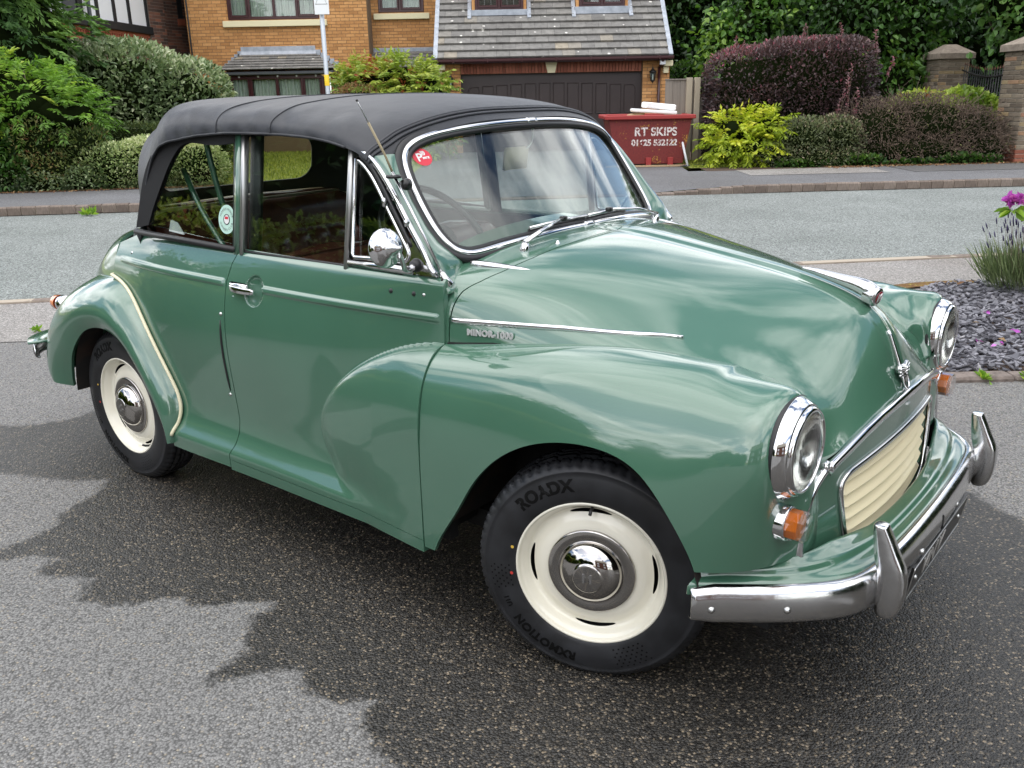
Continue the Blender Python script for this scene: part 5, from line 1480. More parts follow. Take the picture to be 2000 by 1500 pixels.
# near side: footway, then the driveway with its wet patch
sheet_xy('near_footway', [(x, near_kerb(x) - .11) for x in np.linspace(-16, 16, 33)] + [(16, 7.), (3.2, 6.62), (2.6, 5.9), (.0, 5.70), (-2.6, 5.52), (-16, 4.5)], .004, 'footway_pale')
DRY = [np.array(p_) for p_ in (
    [(-2.41, 3.96), (-2.26, 3.94), (-2.14, 4.0), (-2.06, 4.11), (-1.88, 4.46), (-2.0, 6.41), (-4.21, 7.29), (-9, 7.46), (-9, 3.94), (-3.36, 3.94)],
    [(-9, 2.9), (-2.62, 3.23), (-2.1, 3.38), (-1.96, 3.34), (-1.78, 3.29), (-1.61, 3.29), (-1.61, 3.17), (-1.65, 3.07), (-1.67, 2.99), (-1.64, 2.9), (-1.69, 2.81), (-1.74, 2.71), (-2.17, 2.58), (-9, 2.0)],
    [(-9, 1.9), (-2.04, 2.39), (-1.7, 2.64), (-1.65, 2.65), (-1.59, 2.69), (-1.51, 2.63), (-1.55, 2.56), (-1.44, 2.52), (-1.34, 2.53), (-1.36, 2.44), (-1.32, 2.38), (-1.25, 2.35), (-1.17, 2.37), (-1.05, 2.38), (-.94, 2.36), (-.87, 2.33), (-.83, 2.37),
     (-.70, 2.34), (-.76, 2.29), (-.81, 2.26), (-.76, 2.21), (-.74, 2.12), (-.77, 2.05), (-.82, 2.01), (-.85, 1.96), (-.73, 2.0), (-.57, 2.01), (-.55, 1.97), (-.54, 1.93), (-.46, 1.88), (-.40, 1.88), (-.33, 1.89), (-.39, 1.86), (-.40, 1.82), (-.37, 1.76), (-.31, 1.68),
     (-.25, 1.6), (-.30, 1.26), (-.1, .6), (-.2, -9), (-9, -9)],
    [(1.73, 2.86), (1.68, 3.01), (1.68, 3.17), (1.69, 3.43), (1.75, 4.0), (1.2, 5.0), (.5, 5.9), (3.0, 6.6), (9, 5), (9, 1.6), (2.12, 2.33), (1.8, 2.7)],
    [(1.25, 1.47), (1.36, 1.44), (1.6, 1.2), (1.9, .5), (1.4, .6)])]
def driveway(x0, x1, y0, y1, res, z, name):
    xs_, ys_ = np.arange(x0, x1 + 1e-6, res), np.arange(y0, y1 + 1e-6, res)
    X_, Y_ = np.meshgrid(xs_, ys_, indexing='ij')
    V = np.stack([X_, Y_, np.full_like(X_, z)], -1).reshape(-1, 3)
    F = gridF(len(xs_), len(ys_))
    edge_ = np.array([(-40, 4.6), (-2.6, 5.70), (0, 5.85), (2.45, 5.88), (2.25, 4.35), (40, 4.6), (40, -40), (-40, -40)])
    V, F, _ = clip(V, F, -sdpoly(V[:, :2], edge_), V[:, 0] * 0)
    d = np.full(len(V), 9.)
    for q in DRY: d = np.minimum(d, sdpoly(V[:, :2], q if len(q) < 11 else spl(q, len(q) * 4, closed=True, e=.8)))
    o = mk(name, V, F, 'driveway_asphalt', kind='structure', smooth=False)
    a = o.data.attributes.new('wet', 'FLOAT', 'POINT'); a.data.foreach_set('value', np.clip(d, -.5, .5).astype(np.float32))
    return o
driveway(-4.2, 4.6, .2, 6.2, .04, .0, 'driveway')
driveway(-16.2, 16.6, -19.4, 6.0, .4, -.006, 'driveway')
# kerb stones, one by one
kb = tag(mk('kerb', *box(-.01, .01, -.01, .01, -.02, -.01), 'kerb_mortar'), kind='structure')
stone = meshdata('kerb_stone', box(-.5, .5, -.06, .06, -.12, 0, .014), 'kerb_stone', False)
def kerbline(name, parent, fn, x0, x1, L, ztop, off, w_=.125):
    x = x0; i = 0
    while x < x1:
        l = L(x) * random.uniform(.93, 1.07)
        xm = x + l / 2
        a = math.atan2(fn(x + l) - fn(x), l)
        o = bpy.data.objects.new('stone', stone); COL.objects.link(o)
        o.parent = parent
        o.location = (xm, fn(xm) + off + random.uniform(-.004, .004), ztop(xm) + random.uniform(-.004, .004))
        o.rotation_euler = (R(random.uniform(-1.5, 1.5)), R(random.uniform(-1, 1)), a)
        o.scale = (l - .007, w_ / .12, 1)
        x += l
kerbline('kerb', kb, far_kerb, -8.6, 9.6, lambda x: .175, ktop, .06)
nk = tag(mk('near_kerb', *box(-.01, .01, -.01, .01, -.02, -.01), 'kerb_mortar'), kind='structure')
kerbline('kerb', nk, near_kerb, -5.4, 6.2, lambda x: .22, lambda x: .016, -.06, .11)
for nm, fn, z_, par in (('mortar_bed', far_kerb, -.012, kb), ('mortar_bed', near_kerb, .004, nk)):
    P_ = np.array([(x, fn(x) + (.06 if par is kb else -.06), (ktop(x) if par is kb else 0.012) + z_) for x in np.linspace(-20, 20, 120)])
    mk(nm, *sweep(P_, np.array([(-.050, -.09), (.050, -.09), (.050, 0), (-.050, 0)])), 'kerb_mortar', par, smooth=False)
# edging along the slate
ed = tag(mk('edging', *box(-.01, .01, -.01, .01, -.02, -.01), 'edging_concrete'), kind='structure')
eb = meshdata('edging_stone', box(-.5, .5, -.06, .06, -.10, 0, .012), 'edging_concrete', False)
for k in range(9):
    o = bpy.data.objects.new('edging_stone', eb); COL.objects.link(o); o.parent = ed
    o.location = (2.33 + k * .46, 4.37 + k * .003, .022 + random.uniform(-.003, .003)); o.scale = (.452, 1.0, 1); o.rotation_euler = (0, 0, R(random.uniform(-.8, .8)))

# ---- leaves
def foliage_mat(name, stops, trans=.25, rough=.42, spec=.45):
    g = NG(name)
    at = g.n('ShaderNodeAttribute', attribute_name='var').outputs['Fac']
    col = g.ramp(at, stops)
    g.p(col=col, rough=rough, spec=spec)
    tl = g.n('ShaderNodeBsdfTranslucent', {'Color': g.mix(1., col, (1.0, 1.15, .55), 'MULTIPLY')})
    mx = g.n('ShaderNodeMixShader', {0: trans, 1: g.b.outputs[0], 2: tl.outputs[0]})
    g.t.links.new(mx.outputs[0], g.t.nodes['Material Output'].inputs[0])
    return g.m
foliage_mat('leaf_conifer', [(0, (.030, .080, .015)), (.5, (.105, .21, .038)), (.85, (.20, .34, .062)), (1, (.30, .43, .08))], .15, .6)
foliage_mat('leaf_bright', [(0, (.045, .105, .014)), (.5, (.145, .29, .032)), (.85, (.27, .44, .05)), (1, (.42, .50, .06))], .3)
foliage_mat('leaf_holly', [(0, (.055, .095, .038)), (.5, (.19, .26, .12)), (.85, (.40, .46, .27)), (1, (.60, .62, .44))], .15, .30, .6)
foliage_mat('leaf_variegated', [(0, (.07, .13, .035)), (.45, (.34, .42, .17)), (.8, (.58, .62, .33)), (1, (.72, .72, .48))], .2)
foliage_mat('leaf_mixed', [(0, (.035, .065, .018)), (.5, (.12, .165, .048)), (.8, (.22, .25, .07)), (.93, (.27, .20, .08)), (1, (.28, .14, .07))], .2)
foliage_mat('leaf_yew', [(0, (.016, .036, .012)), (.6, (.06, .095, .022)), (1, (.14, .17, .04))], .1, .6)
foliage_mat('leaf_purple', [(0, (.020, .013, .016)), (.5, (.075, .045, .048)), (.8, (.145, .085, .088)), (.95, (.24, .105, .115)), (1, (.32, .08, .12))], .15, .4, .5)
foliage_mat('leaf_yellow', [(0, (.10, .15, .012)), (.4, (.29, .38, .025)), (.8, (.52, .58, .045)), (1, (.64, .62, .06))], .35)
foliage_mat('leaf_spring', [(0, (.07, .13, .02)), (.5, (.24, .34, .045)), (.85, (.42, .47, .08)), (.97, (.44, .36, .10)), (1, (.40, .10, .04))], .3)
foliage_mat('leaf_coton', [(0, (.045, .06, .028)), (.5, (.13, .155, .07)), (.8, (.22, .25, .12)), (.93, (.26, .19, .12)), (1, (.42, .34, .25))], .15)
foliage_mat('leaf_brown', [(0, (.05, .036, .027)), (.45, (.15, .108, .082)), (.75, (.24, .165, .13)), (.9, (.15, .17, .065)), (1, (.24, .26, .09))], .1, .7)
foliage_mat('leaf_tree_dark', [(0, (.010, .030, .007)), (.5, (.028, .075, .014)), (.85, (.06, .135, .024)), (1, (.12, .22, .035))], .28)
foliage_mat('leaf_tree_mid', [(0, (.016, .045, .008)), (.5, (.045, .115, .018)), (.85, (.095, .20, .03)), (1, (.20, .32, .05))], .3)
foliage_mat('leaf_lime', [(0, (.022, .065, .015)), (.5, (.06, .145, .028)), (.85, (.11, .22, .05)), (1, (.18, .30, .08))], .32)
foliage_mat('leaf_lavender', [(0, (.06, .085, .035)), (.5, (.14, .19, .08)), (1, (.26, .31, .15))], .2, .6)
simple('lavender_flower', (.045, .035, .10), .8)
foliage_mat('petal', [(0, (.40, .06, .42)), (.6, (.62, .12, .66)), (1, (.80, .32, .80))], .35, .5)
foliage_mat('grass_blade', [(0, (.10, .14, .02)), (.5, (.30, .36, .05)), (1, (.50, .50, .09))], .3, .6)
foliage_mat('leaf_litter', [(0, (.10, .045, .02)), (.6, (.22, .11, .05)), (1, (.34, .24, .12))], .1, .8)
g = NG('bark')
nf = g.noise(14, 5, .7).outputs[0]
g.p(col=g.ramp(nf, [(.3, (.05, .038, .028)), (.7, (.13, .105, .08))]), rough=.9, normal=g.bump(nf, .8, .02))
simple('twig', (.15, .105, .078), .85)
simple('shade_core', (.008, .012, .004), 1., spec=0.)  # near-black core standing for the shade deep inside the foliage

def leaves(name, P, D, L, Wd, mat, parent=None, var=None, bend=.25, up=None, kind=None, six=False):
    """one leaf per point: P points, D directions, L lengths, Wd width ratio"""
    n = len(P)
    D = D / np.maximum(np.linalg.norm(D, axis=1, keepdims=True), 1e-9)
    U = rng.normal(size=(n, 3)) + (np.array([0, 0, 1.2]) if up is None else up)
    Sd = np.cross(D, U); Sd /= np.maximum(np.linalg.norm(Sd, axis=1, keepdims=True), 1e-9)
    Nn = np.cross(Sd, D)
    L = (np.ones(n) * L)[:, None] * rng.uniform(.7, 1.25, (n, 1))
    b = bend * L
    if six:
        V = np.stack([P, P + D * L * .30 + Sd * L * Wd * .46 + Nn * b * .5, P + D * L * .68 + Sd * L * Wd * .40 + Nn * b * .35, P + D * L - Nn * b * .4,
                      P + D * L * .68 - Sd * L * Wd * .40 + Nn * b * .35, P + D * L * .30 - Sd * L * Wd * .46 + Nn * b * .5], 1).reshape(-1, 3)
        k = 6
        I = np.arange(n)[:, None] * 6
        F = np.concatenate([I + [0, 1, 2, 3], I + [0, 3, 4, 5]])
    else:
        V = np.stack([P, P + D * L * .48 + Sd * L * Wd * .5 + Nn * b * .4, P + D * L - Nn * b * .3, P + D * L * .48 - Sd * L * Wd * .5 + Nn * b * .4], 1).reshape(-1, 3)
        k = 4
        F = np.arange(n * 4).reshape(n, 4)
    o = mk(name, V, F, mat, parent, smooth=False, kind=kind)
    if var is None: var = rng.uniform(0, 1, n)
    a = o.data.attributes.new('var', 'FLOAT', 'POINT')
    a.data.foreach_set('value', np.repeat(np.clip(var, 0, 1), k).astype(np.float32))
    return o
class Lump:
    """rough volume made of overlapping lobes (centre, radii)"""
    def __init__(s, lobes, power=2.0, rough=.10, seed=0):
        s.c = np.array([l[0] for l in lobes], float); s.r = np.array([l[1] for l in lobes], float)
        s.p = power; s.rough = rough
        r_ = np.random.default_rng(seed)
        s.ph = r_.uniform(0, 6.28, (6, 3)); s.k = r_.normal(size=(6, 3)) * 3.2
    def f(s, P):
        """<1 inside"""
        d = np.abs((P[:, None] - s.c[None]) / s.r[None])
        v = (d ** s.p).sum(-1) ** (1 / s.p)
        return v.min(1)
    def surf(s, n, depth=.25, zmin=None, front=None):
        """points near the surface with outward normals"""
        area = (s.r[:, 0] * s.r[:, 1] + s.r[:, 1] * s.r[:, 2] + s.r[:, 0] * s.r[:, 2])
        out_p, out_n = [], []
        tot = 0
        while tot < n:
            m = n * 2
            i = rng.choice(len(s.c), m, p=area / area.sum())
            d = rng.normal(size=(m, 3)); 
            d /= np.linalg.norm(d, axis=1, keepdims=True)
            e = d / ((np.abs(d) ** s.p).sum(1, keepdims=True) ** (1 / s.p))
            rad = 1 - rng.uniform(0, 1, (m, 1)) ** 1.6 * depth
            P = s.c[i] + e * s.r[i] * rad
            wob = sum(np.sin(P @ k + ph[0]) for k, ph in zip(s.k, s.ph)) / 6
            P = s.c[i] + (P - s.c[i]) * (1 + s.rough * wob[:, None] * 1.6)
            ok = s.f(P) > 1 - depth - s.rough
            if zmin is not None: ok &= P[:, 2] > zmin
            if front is not None: ok &= (P - s.c[i])[:, 1] < front * s.r[i][:, 1]
            Nn = (np.abs(e) ** (s.p - 1)) * np.sign(e) / s.r[i]
            out_p.append(P[ok]); out_n.append(Nn[ok]); tot += ok.sum()
        P = np.concatenate(out_p)[:n]; N_ = np.concatenate(out_n)[:n]
        return P, N_ / np.linalg.norm(N_, axis=1, keepdims=True)
    def core(s, name, parent, k=.80, mat='shade_core', zmin=None):
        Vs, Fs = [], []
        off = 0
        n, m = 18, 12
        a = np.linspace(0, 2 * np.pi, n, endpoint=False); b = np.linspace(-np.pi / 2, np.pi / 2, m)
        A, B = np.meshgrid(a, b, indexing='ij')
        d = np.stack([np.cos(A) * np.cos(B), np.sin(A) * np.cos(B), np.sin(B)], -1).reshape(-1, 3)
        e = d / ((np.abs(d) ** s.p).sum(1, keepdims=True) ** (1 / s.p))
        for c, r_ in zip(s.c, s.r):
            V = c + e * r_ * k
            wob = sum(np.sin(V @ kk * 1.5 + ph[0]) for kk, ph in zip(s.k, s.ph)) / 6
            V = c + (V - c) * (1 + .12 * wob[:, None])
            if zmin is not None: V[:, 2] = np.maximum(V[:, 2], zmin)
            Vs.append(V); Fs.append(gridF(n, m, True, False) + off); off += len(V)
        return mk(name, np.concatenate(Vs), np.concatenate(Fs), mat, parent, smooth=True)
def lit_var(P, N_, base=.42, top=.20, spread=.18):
    """leaf tone: light from above put into the colour, plus random spread"""
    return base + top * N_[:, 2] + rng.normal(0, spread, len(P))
def clumpvar(P, sc=3., amt=.15, seed=1):
    r_ = np.random.default_rng(seed); k = r_.normal(size=(5, 3)) * sc; ph = r_.uniform(0, 6, 5)
    return amt * sum(np.sin(P @ a + b) for a, b in zip(k, ph)) / 2
def fronds(P, D, n_pairs, L, leaf, droop=.35):
    """pinnate leaves: pairs of leaflets along an arching rib"""
    n = len(P)
    D = D / np.linalg.norm(D, axis=1, keepdims=True)
    Sd = np.cross(D, np.array([0, 0, 1.]) + rng.normal(0, .25, (n, 3))); Sd /= np.linalg.norm(Sd, axis=1, keepdims=True)
    Lr = L * rng.uniform(.7, 1.2, (n, 1))
    PP, DD, idx = [], [], []
    for j in range(n_pairs):
        t = (j + .6) / n_pairs
        C_ = P + D * Lr * t - np.array([0, 0, 1.]) * Lr * droop * t * t
        T_ = D - np.array([0, 0, 1.]) * 2 * droop * t
        for s in (1, -1):
            PP.append(C_); DD.append(Sd * s + T_ * .55 - np.array([0, 0, .25])); idx.append(np.arange(n))
    PP.append(P + D * Lr - np.array([0, 0, 1.]) * Lr * droop); DD.append(D - np.array([0, 0, 1.]) * 2 * droop); idx.append(np.arange(n))
    return np.concatenate(PP), np.concatenate(DD), np.concatenate(idx)
def stems(name, parent, base, tips, r, mat='twig', n=5, sag=.1):
    parts_ = []
    for a, b in zip(base, tips):
        a, b = np.asarray(a, float), np.asarray(b, float)
        m = (a + b) / 2 + rng.normal(0, np.linalg.norm(b - a) * sag, 3)
        parts_.append(tube(spl([a, m, b], n), r, 5, up=(.3, 1, .2), scale=np.linspace(1, .35, n)))
    return mk(name, *join(*parts_), mat, parent, fix=False)
def shrub(name, label, cat, group, loc, lobes, n, L, Wd, mat, power=2.0, depth=.28, rough=.12, seed=0, mix=.9, bend=.25, base=.42, top=.22, spread=.18, core=.72, six=True, zmin=.1, nstem=7, cl=.14):
    t = empty(name, loc, 0, label, cat, group)
    lp = Lump([((np.array(c) - np.array(loc)), r_) for c, r_ in lobes], power, rough, seed)
    P, N_ = lp.surf(n, depth, zmin=zmin - loc[2])
    D = N_ * mix + rng.normal(0, .55, P.shape) + np.array([0, 0, .25])
    o = leaves('foliage', P, D, L, Wd, mat, t, lit_var(P, N_, base, top, spread) + clumpvar(P, 3., cl, seed + 1), bend, six=six)
    lp.core('shade_core', t, core, zmin=0.)
    if nstem:
        bs = [np.array([rng.uniform(-.15, .15), rng.uniform(-.1, .1), 0]) for _ in range(nstem)]
        tp = [lp.c[rng.integers(len(lp.c))] + rng.normal(0, .3, 3) * lp.r[0] for _ in range(nstem)]
        stems('stem', t, bs, tp, .018)
    return t, lp
# ---- houses
g = NG('orange_brick')
oi = g.n('ShaderNodeObjectInfo').outputs['Random']
at = g.n('ShaderNodeAttribute', attribute_name='var').outputs['Fac']
rv = g.math('FRACT', g.math('ADD', g.math('MULTIPLY', oi, 7.31), at))
nf = g.noise(22, 4, .6).outputs[0]
c = g.ramp(rv, [(0, (.42, .20, .070)), (.3, (.50, .245, .088)), (.7, (.56, .285, .105)), (1, (.61, .325, .13))])
g.p(col=g.mix(1., c, g.ramp(nf, [(.3, (.85,) * 3), (.7, (1.1,) * 3)]), 'MULTIPLY'), rough=.88, normal=g.bump(g.noise(90, 3).outputs[0], .4, .004))
g = NG('brown_brick')
oi = g.n('ShaderNodeObjectInfo').outputs['Random']
at = g.n('ShaderNodeAttribute', attribute_name='var').outputs['Fac']
rv = g.math('FRACT', g.math('ADD', g.math('MULTIPLY', oi, 5.17), at))
c = g.ramp(rv, [(0, (.060, .038, .032)), (.4, (.115, .058, .042)), (.75, (.165, .075, .05)), (1, (.26, .10, .06))])
g.p(col=c, rough=.88, normal=g.bump(g.noise(60, 3).outputs[0], .4, .004))
g = NG('pillar_brick')
oi = g.n('ShaderNodeObjectInfo').outputs['Random']
nf = g.noise(14, 4, .6).outputs[0]
c = g.ramp(oi, [(0, (.115, .09, .065)), (.35, (.175, .14, .10)), (.7, (.23, .19, .14)), (.9, (.29, .215, .11)), (1, (.30, .15, .10))])
g.p(col=g.mix(1., c, g.ramp(nf, [(.3, (.7,) * 3), (.7, (1.15,) * 3)]), 'MULTIPLY'), rough=.92, normal=g.bump(g.noise(50, 4).outputs[0], .5, .006))
g = NG('red_arch_brick')
oi = g.n('ShaderNodeObjectInfo').outputs['Random']
g.p(col=g.ramp(oi, [(0, (.20, .062, .036)), (1, (.31, .11, .065))]), rough=.85)
simple('brick_mortar', (.17, .115, .07), .95)
simple('brown_mortar', (.20, .165, .14), .95)
simple('pale_mortar', (.42, .37, .30), .95)
g = NG('roof_tile')
oi = g.n('ShaderNodeObjectInfo').outputs['Random']
v = g.n('ShaderNodeTexVoronoi', {'Vector': g.geo(), 'Scale': 4.2})
nn = g.noise(26, 3, .5, g.geo()).outputs[0]
c = g.ramp(oi, [(0, (.165, .158, .148)), (.5, (.195, .187, .175)), (.92, (.215, .206, .19)), (1, (.30, .26, .20))])
c = g.mix(1., c, g.ramp(g.noise(8, 5, .65, g.geo()).outputs[0], [(.3, (.72,) * 3), (.7, (1.2,) * 3)]), 'MULTIPLY')
lich = g.ramp(g.math('ADD', v.outputs['Distance'], g.math('MULTIPLY', nn, .16)), [(.205, (1,) * 3), (.235, (0,) * 3)])
sel = g.ramp(g.n('ShaderNodeSeparateColor', {0: v.outputs['Color']}).outputs[0], [(.52, (0,) * 3), (.58, (.9,) * 3)])
g.p(col=g.mix(g.mix(1., lich, sel, 'MULTIPLY'), c, (.74, .72, .66)), rough=.9, normal=g.bump(nn, .4, .006))
g = NG('lead')
nf = g.noise(7, 4, .6).outputs[0]
g.p(col=g.ramp(nf, [(.3, (.27, .30, .34)), (.7, (.44, .47, .52))]), rough=.55, metal=.2)
simple('upvc_brown', (.048, .014, .016), .25)
simple('cream_sill', (.74, .67, .44), .7)
g = NG('garage_brown')
nf = g.noise(3, 3).outputs[0]
g.p(col=g.ramp(nf, [(.3, (.034, .023, .021)), (.7, (.042, .029, .027))]), rough=.42)
g = NG('net_curtain')
nf = g.n('ShaderNodeTexWave', {'Vector': g.obj(), 'Scale': 9., 'Distortion': 1.5, 'Detail': 1.})
g.p(col=g.ramp(nf.outputs[0], [(.2, (.40, .44, .40)), (.8, (.62, .65, .59))]), rough=.9)
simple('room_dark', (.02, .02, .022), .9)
simple('leading', (.20, .21, .21), .5)
simple('tudor_white', (.80, .80, .82), .8)
simple('tudor_timber', (.016, .017, .019), .55)
simple('timber_grey', (.06, .066, .075), .5)
simple('dentil_red', (.34, .095, .050), .85)
simple('lantern_black', (.012, .012, .013), .4)
simple('galvanised', (.42, .45, .48), .45, .6)
simple('sign_white', (.78, .79, .80), .5)
simple('sign_yellow', (.85, .56, .02), .5)
simple('sign_orange', (.80, .36, .04), .5)
g = NG('fence_wood')
oi = g.n('ShaderNodeObjectInfo').outputs['Random']
mp = g.n('ShaderNodeMapping', {'Vector': g.obj(), 'Scale': (14., 14., .9)})
nf = g.noise(3, 5, .65, mp.outputs[0], .6).outputs[0]
c = g.ramp(oi, [(0, (.16, .14, .12)), (1, (.245, .215, .185))])
g.p(col=g.mix(1., c, g.ramp(nf, [(.3, (.55,) * 3), (.7, (1.25,) * 3)]), 'MULTIPLY'), rough=.92)
simple('fence_post', (.36, .31, .235), .92)
simple('concrete_base', (.24, .20, .165), .95)
simple('iron', (.010, .010, .011), .5)
simple('rust_tip', (.09, .035, .02), .8)
g = NG('cap_stone')
nf = g.noise(12, 5, .6).outputs[0]
g.p(col=g.ramp(nf, [(.3, (.17, .135, .105)), (.7, (.30, .25, .20))]), rough=.95, normal=g.bump(nf, .4, .02))
g = NG('skip_red')
nf = g.noise(5.5, 6, .7).outputs[0]
n2 = g.noise(34, 4, .7).outputs[0]
mp = g.n('ShaderNodeMapping', {'Vector': g.obj(), 'Scale': (16., 16., 1.6)})
st_ = g.noise(2, 4, .7, mp.outputs[0]).outputs[0]
c = g.ramp(n2, [(.35, (.12, .012, .011)), (.6, (.18, .018, .015))])
c = g.mix(g.ramp(g.math('MULTIPLY', nf, n2), [(.335, (0,) * 3), (.36, (1,) * 3)]), c, (.38, .20, .025))
c = g.mix(g.ramp(st_, [(.63, (0,) * 3), (.70, (.75,) * 3)]), c, (.10, .03, .022))
g.p(col=c, rough=.62, normal=g.bump(nf, .3, .02))
simple('skip_rim', (.30, .028, .026), .55)
g = NG('skip_letter')
nf = g.noise(26, 4, .7).outputs[0]
g.p(col=g.ramp(nf, [(.40, (.20, .03, .026)), (.50, (.72, .66, .63))]), rough=.7)
simple('foam_white', (.82, .82, .82), .7)
simple('cardboard', (.42, .30, .18), .9)
simple('white_plastic', (.74, .75, .77), .4)

BRK = {}
def brick_mesh(kind, l=.215, h=.065, d=.05):
    k = (kind, l, h)
    if k not in BRK: BRK[k] = meshdata('brick', box(-l / 2, l / 2, -d / 2, d / 2, -h / 2, h / 2, .004), kind, False)
    return BRK[k]
def brick_wall(parent, mat, mortar, x0, x1, z0, z1, y, holes=(), nvis=0, vis=None, M=None, pitch=(.225, .075)):
    """stretcher bond; the first nvis bricks inside vis=(x0,x1,z0,z1) are separate, the others are one part"""
    px_, pz_ = pitch
    L_ = []
    nz_ = int(round((z1 - z0) / pz_))
    for j in range(nz_):
        zc_ = z0 + (j + .5) * pz_
        x = x0 - (px_ / 2 if j % 2 else 0)
        while x < x1 - .01:
            a, b = max(x, x0), min(x + px_, x1)
            for hx0, hx1, hz0, hz1 in holes:
                if hz0 < zc_ < hz1:
                    if a < hx0 < b: b = hx0
                    elif a < hx1 < b: a = hx1
                    elif a >= hx0 and b <= hx1: a = b
            if b - a > .03: L_.append((a, b, zc_))
            x += px_
    inv = [q for q in L_ if vis and vis[0] < (q[0] + q[1]) / 2 < vis[1] and vis[2] < q[2] < vis[3]]
    sep = inv[:nvis]
    ss = set(sep)
    rest = [q for q in L_ if q not in ss]
    me = brick_mesh(mat)
    MM = M or Matrix.Identity(4)
    for a, b, z in sep:
        o = bpy.data.objects.new('brick', me); COL.objects.link(o); o.parent = parent
        o.matrix_local = MM @ Matrix.Translation(((a + b) / 2, y + random.uniform(-.002, .002), z)) @ Matrix.Diagonal(((b - a - .010) / .215, 1, 1, 1))
    if rest:
        Vs, Fs, vv = [], [], []
        bv, bf = box(-.5, .5, -.025, .025, -.0325, .0325, 0)
        for i, (a, b, z) in enumerate(rest):
            V = bv * [b - a - .010, 1, 1] + [(a + b) / 2, y + random.uniform(-.002, .002), z]
            Vs.append(V); Fs.append(np.array(bf) + i * 8); vv.append(np.full(8, random.random()))
        V = np.concatenate(Vs); V = V @ np.array(MM)[:3, :3].T + np.array(MM)[:3, 3]
        o = mk('brickwork', V, np.concatenate(Fs), mat, parent, smooth=False, kind='stuff')
        a = o.data.attributes.new('var', 'FLOAT', 'POINT'); a.data.foreach_set('value', np.concatenate(vv).astype(np.float32))
    # mortar bed behind the faces
    cuts = sorted({x0, x1} | {h[0] for h in holes} | {h[1] for h in holes})
    zc2 = sorted({z0, z1} | {h[2] for h in holes} | {h[3] for h in holes})
    bx_ = []
    for a, b in zip(cuts[:-1], cuts[1:]):
        for c_, d in zip(zc2[:-1], zc2[1:]):
            if a >= x1 or b <= x0 or c_ >= z1 or d <= z0: continue
            if any(h[0] <= (a + b) / 2 <= h[1] and h[2] <= (c_ + d) / 2 <= h[3] for h in holes): continue
            bx_.append(box(max(a, x0), min(b, x1), y - .018, y + .22, max(c_, z0), min(d, z1)))
    mk('wall', *xf(join(*bx_), MM), mortar, parent, smooth=False)
def casement(parent, x0, x1, z0, z1, y, lights, mat='upvc_brown', curtain='net_curtain', fw_=.075, openers=()):
    """window with frame, mullions, one pane and curtain per light, lead cames"""
    wn_ = mk('window', *join(box(x0, x1, y, y + .07, z0, z0 + fw_, .01), box(x0, x1, y, y + .07, z1 - fw_, z1, .01), box(x0, x0 + fw_, y + .001, y + .069, z0 + fw_ * .5, z1 - fw_ * .5, .01), box(x1 - fw_, x1, y + .001, y + .069, z0 + fw_ * .5, z1 - fw_ * .5, .01)), mat, parent, smooth=False)
    ed_ = np.cumsum([0] + list(lights)) / sum(lights) * (x1 - x0 - fw_) + x0 + fw_ / 2
    for k, (a, b) in enumerate(zip(ed_[:-1], ed_[1:])):
        if k: mk('mullion', *box(a - fw_ * .45, a + fw_ * .45, y + .004, y + .066, z0 + fw_ * .6, z1 - fw_ * .6, .01), mat, wn_, smooth=False)
        a1, b1, c1, d1 = a + fw_ * .45, b - fw_ * .45, z0 + fw_, z1 - fw_
        if k in openers:
            mk('casement_frame', *join(box(a1, b1, y - .018, y + .03, c1 - .02, c1 + .035, .008), box(a1, a1 + .04, y - .017, y + .029, c1 + .02, d1, .008), box(b1 - .04, b1, y - .017, y + .029, c1 + .02, d1, .008)), mat, wn_, smooth=False)
        mk('pane', *box(a1 - .01, b1 + .01, y + .030, y + .036, c1 - .01, d1 + .01), 'window_glass', wn_, smooth=False)
        mk('came', *join(*([box(x_ - .004, x_ + .004, y + .026, y + .029, c1, d1) for x_ in np.linspace(a1, b1, 4)[1:-1]] + [box(a1, b1, y + .0255, y + .0285, z_ - .004, z_ + .004) for z_ in np.linspace(c1, d1, 4)[1:-1]])), 'leading', wn_, smooth=False)
        if curtain:
            u = np.linspace(a1, b1, 40)
            V = np.concatenate([np.stack([u, y + .12 + .018 * np.sin(u * 75 + k), np.full(40, z_)], 1) for z_ in (c1 - .03, d1 + .03)])
            mk('curtain', V, gridF(2, 40), curtain, wn_)
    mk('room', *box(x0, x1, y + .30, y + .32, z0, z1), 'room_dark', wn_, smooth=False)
    return wn_
YH, YW, YG = 24.0, 24.6, 22.0
house = empty('orange_brick_house', (0, 0, 0), 0, 'orange brick house with a bay window and a brown double garage door', 'house')
brick_wall(house, 'orange_brick', 'brick_mortar', -7.92, -3.42, .075, 5.4, YH, [(-6.87, -4.62, 3.29, 4.5), (-6.85, -4.45, .6, 1.95)], 190, (-7.9, -3.4, 1.45, 3.4))
brick_wall(house, 'orange_brick', 'brick_mortar', -3.42, -1.60, .075, 5.4, YW, [(-3.21, -2.06, 3.45, 4.5)], 60, (-3.4, -1.7, 2.2, 3.8))
mk('wall', *box(-3.44, -3.40, YH + .02, YW + .1, .0, 5.4), 'brick_mortar', house, smooth=False)
mk('wall', *box(-7.90, -7.86, YH + .05, YH + 7, .0, 5.4), 'brick_mortar', house, smooth=False)
mk('roof', np.array([(-8.2, YH - .4, 5.3), (-1.5, YH - .4, 5.3), (-1.5, YH + 4, 8.6), (-8.2, YH + 4, 8.6), (-8.2, YH + 8.4, 5.3), (-1.5, YH + 8.4, 5.3)]), [[0, 1, 2, 3], [3, 2, 5, 4]], 'roof_tile', house, smooth=False)
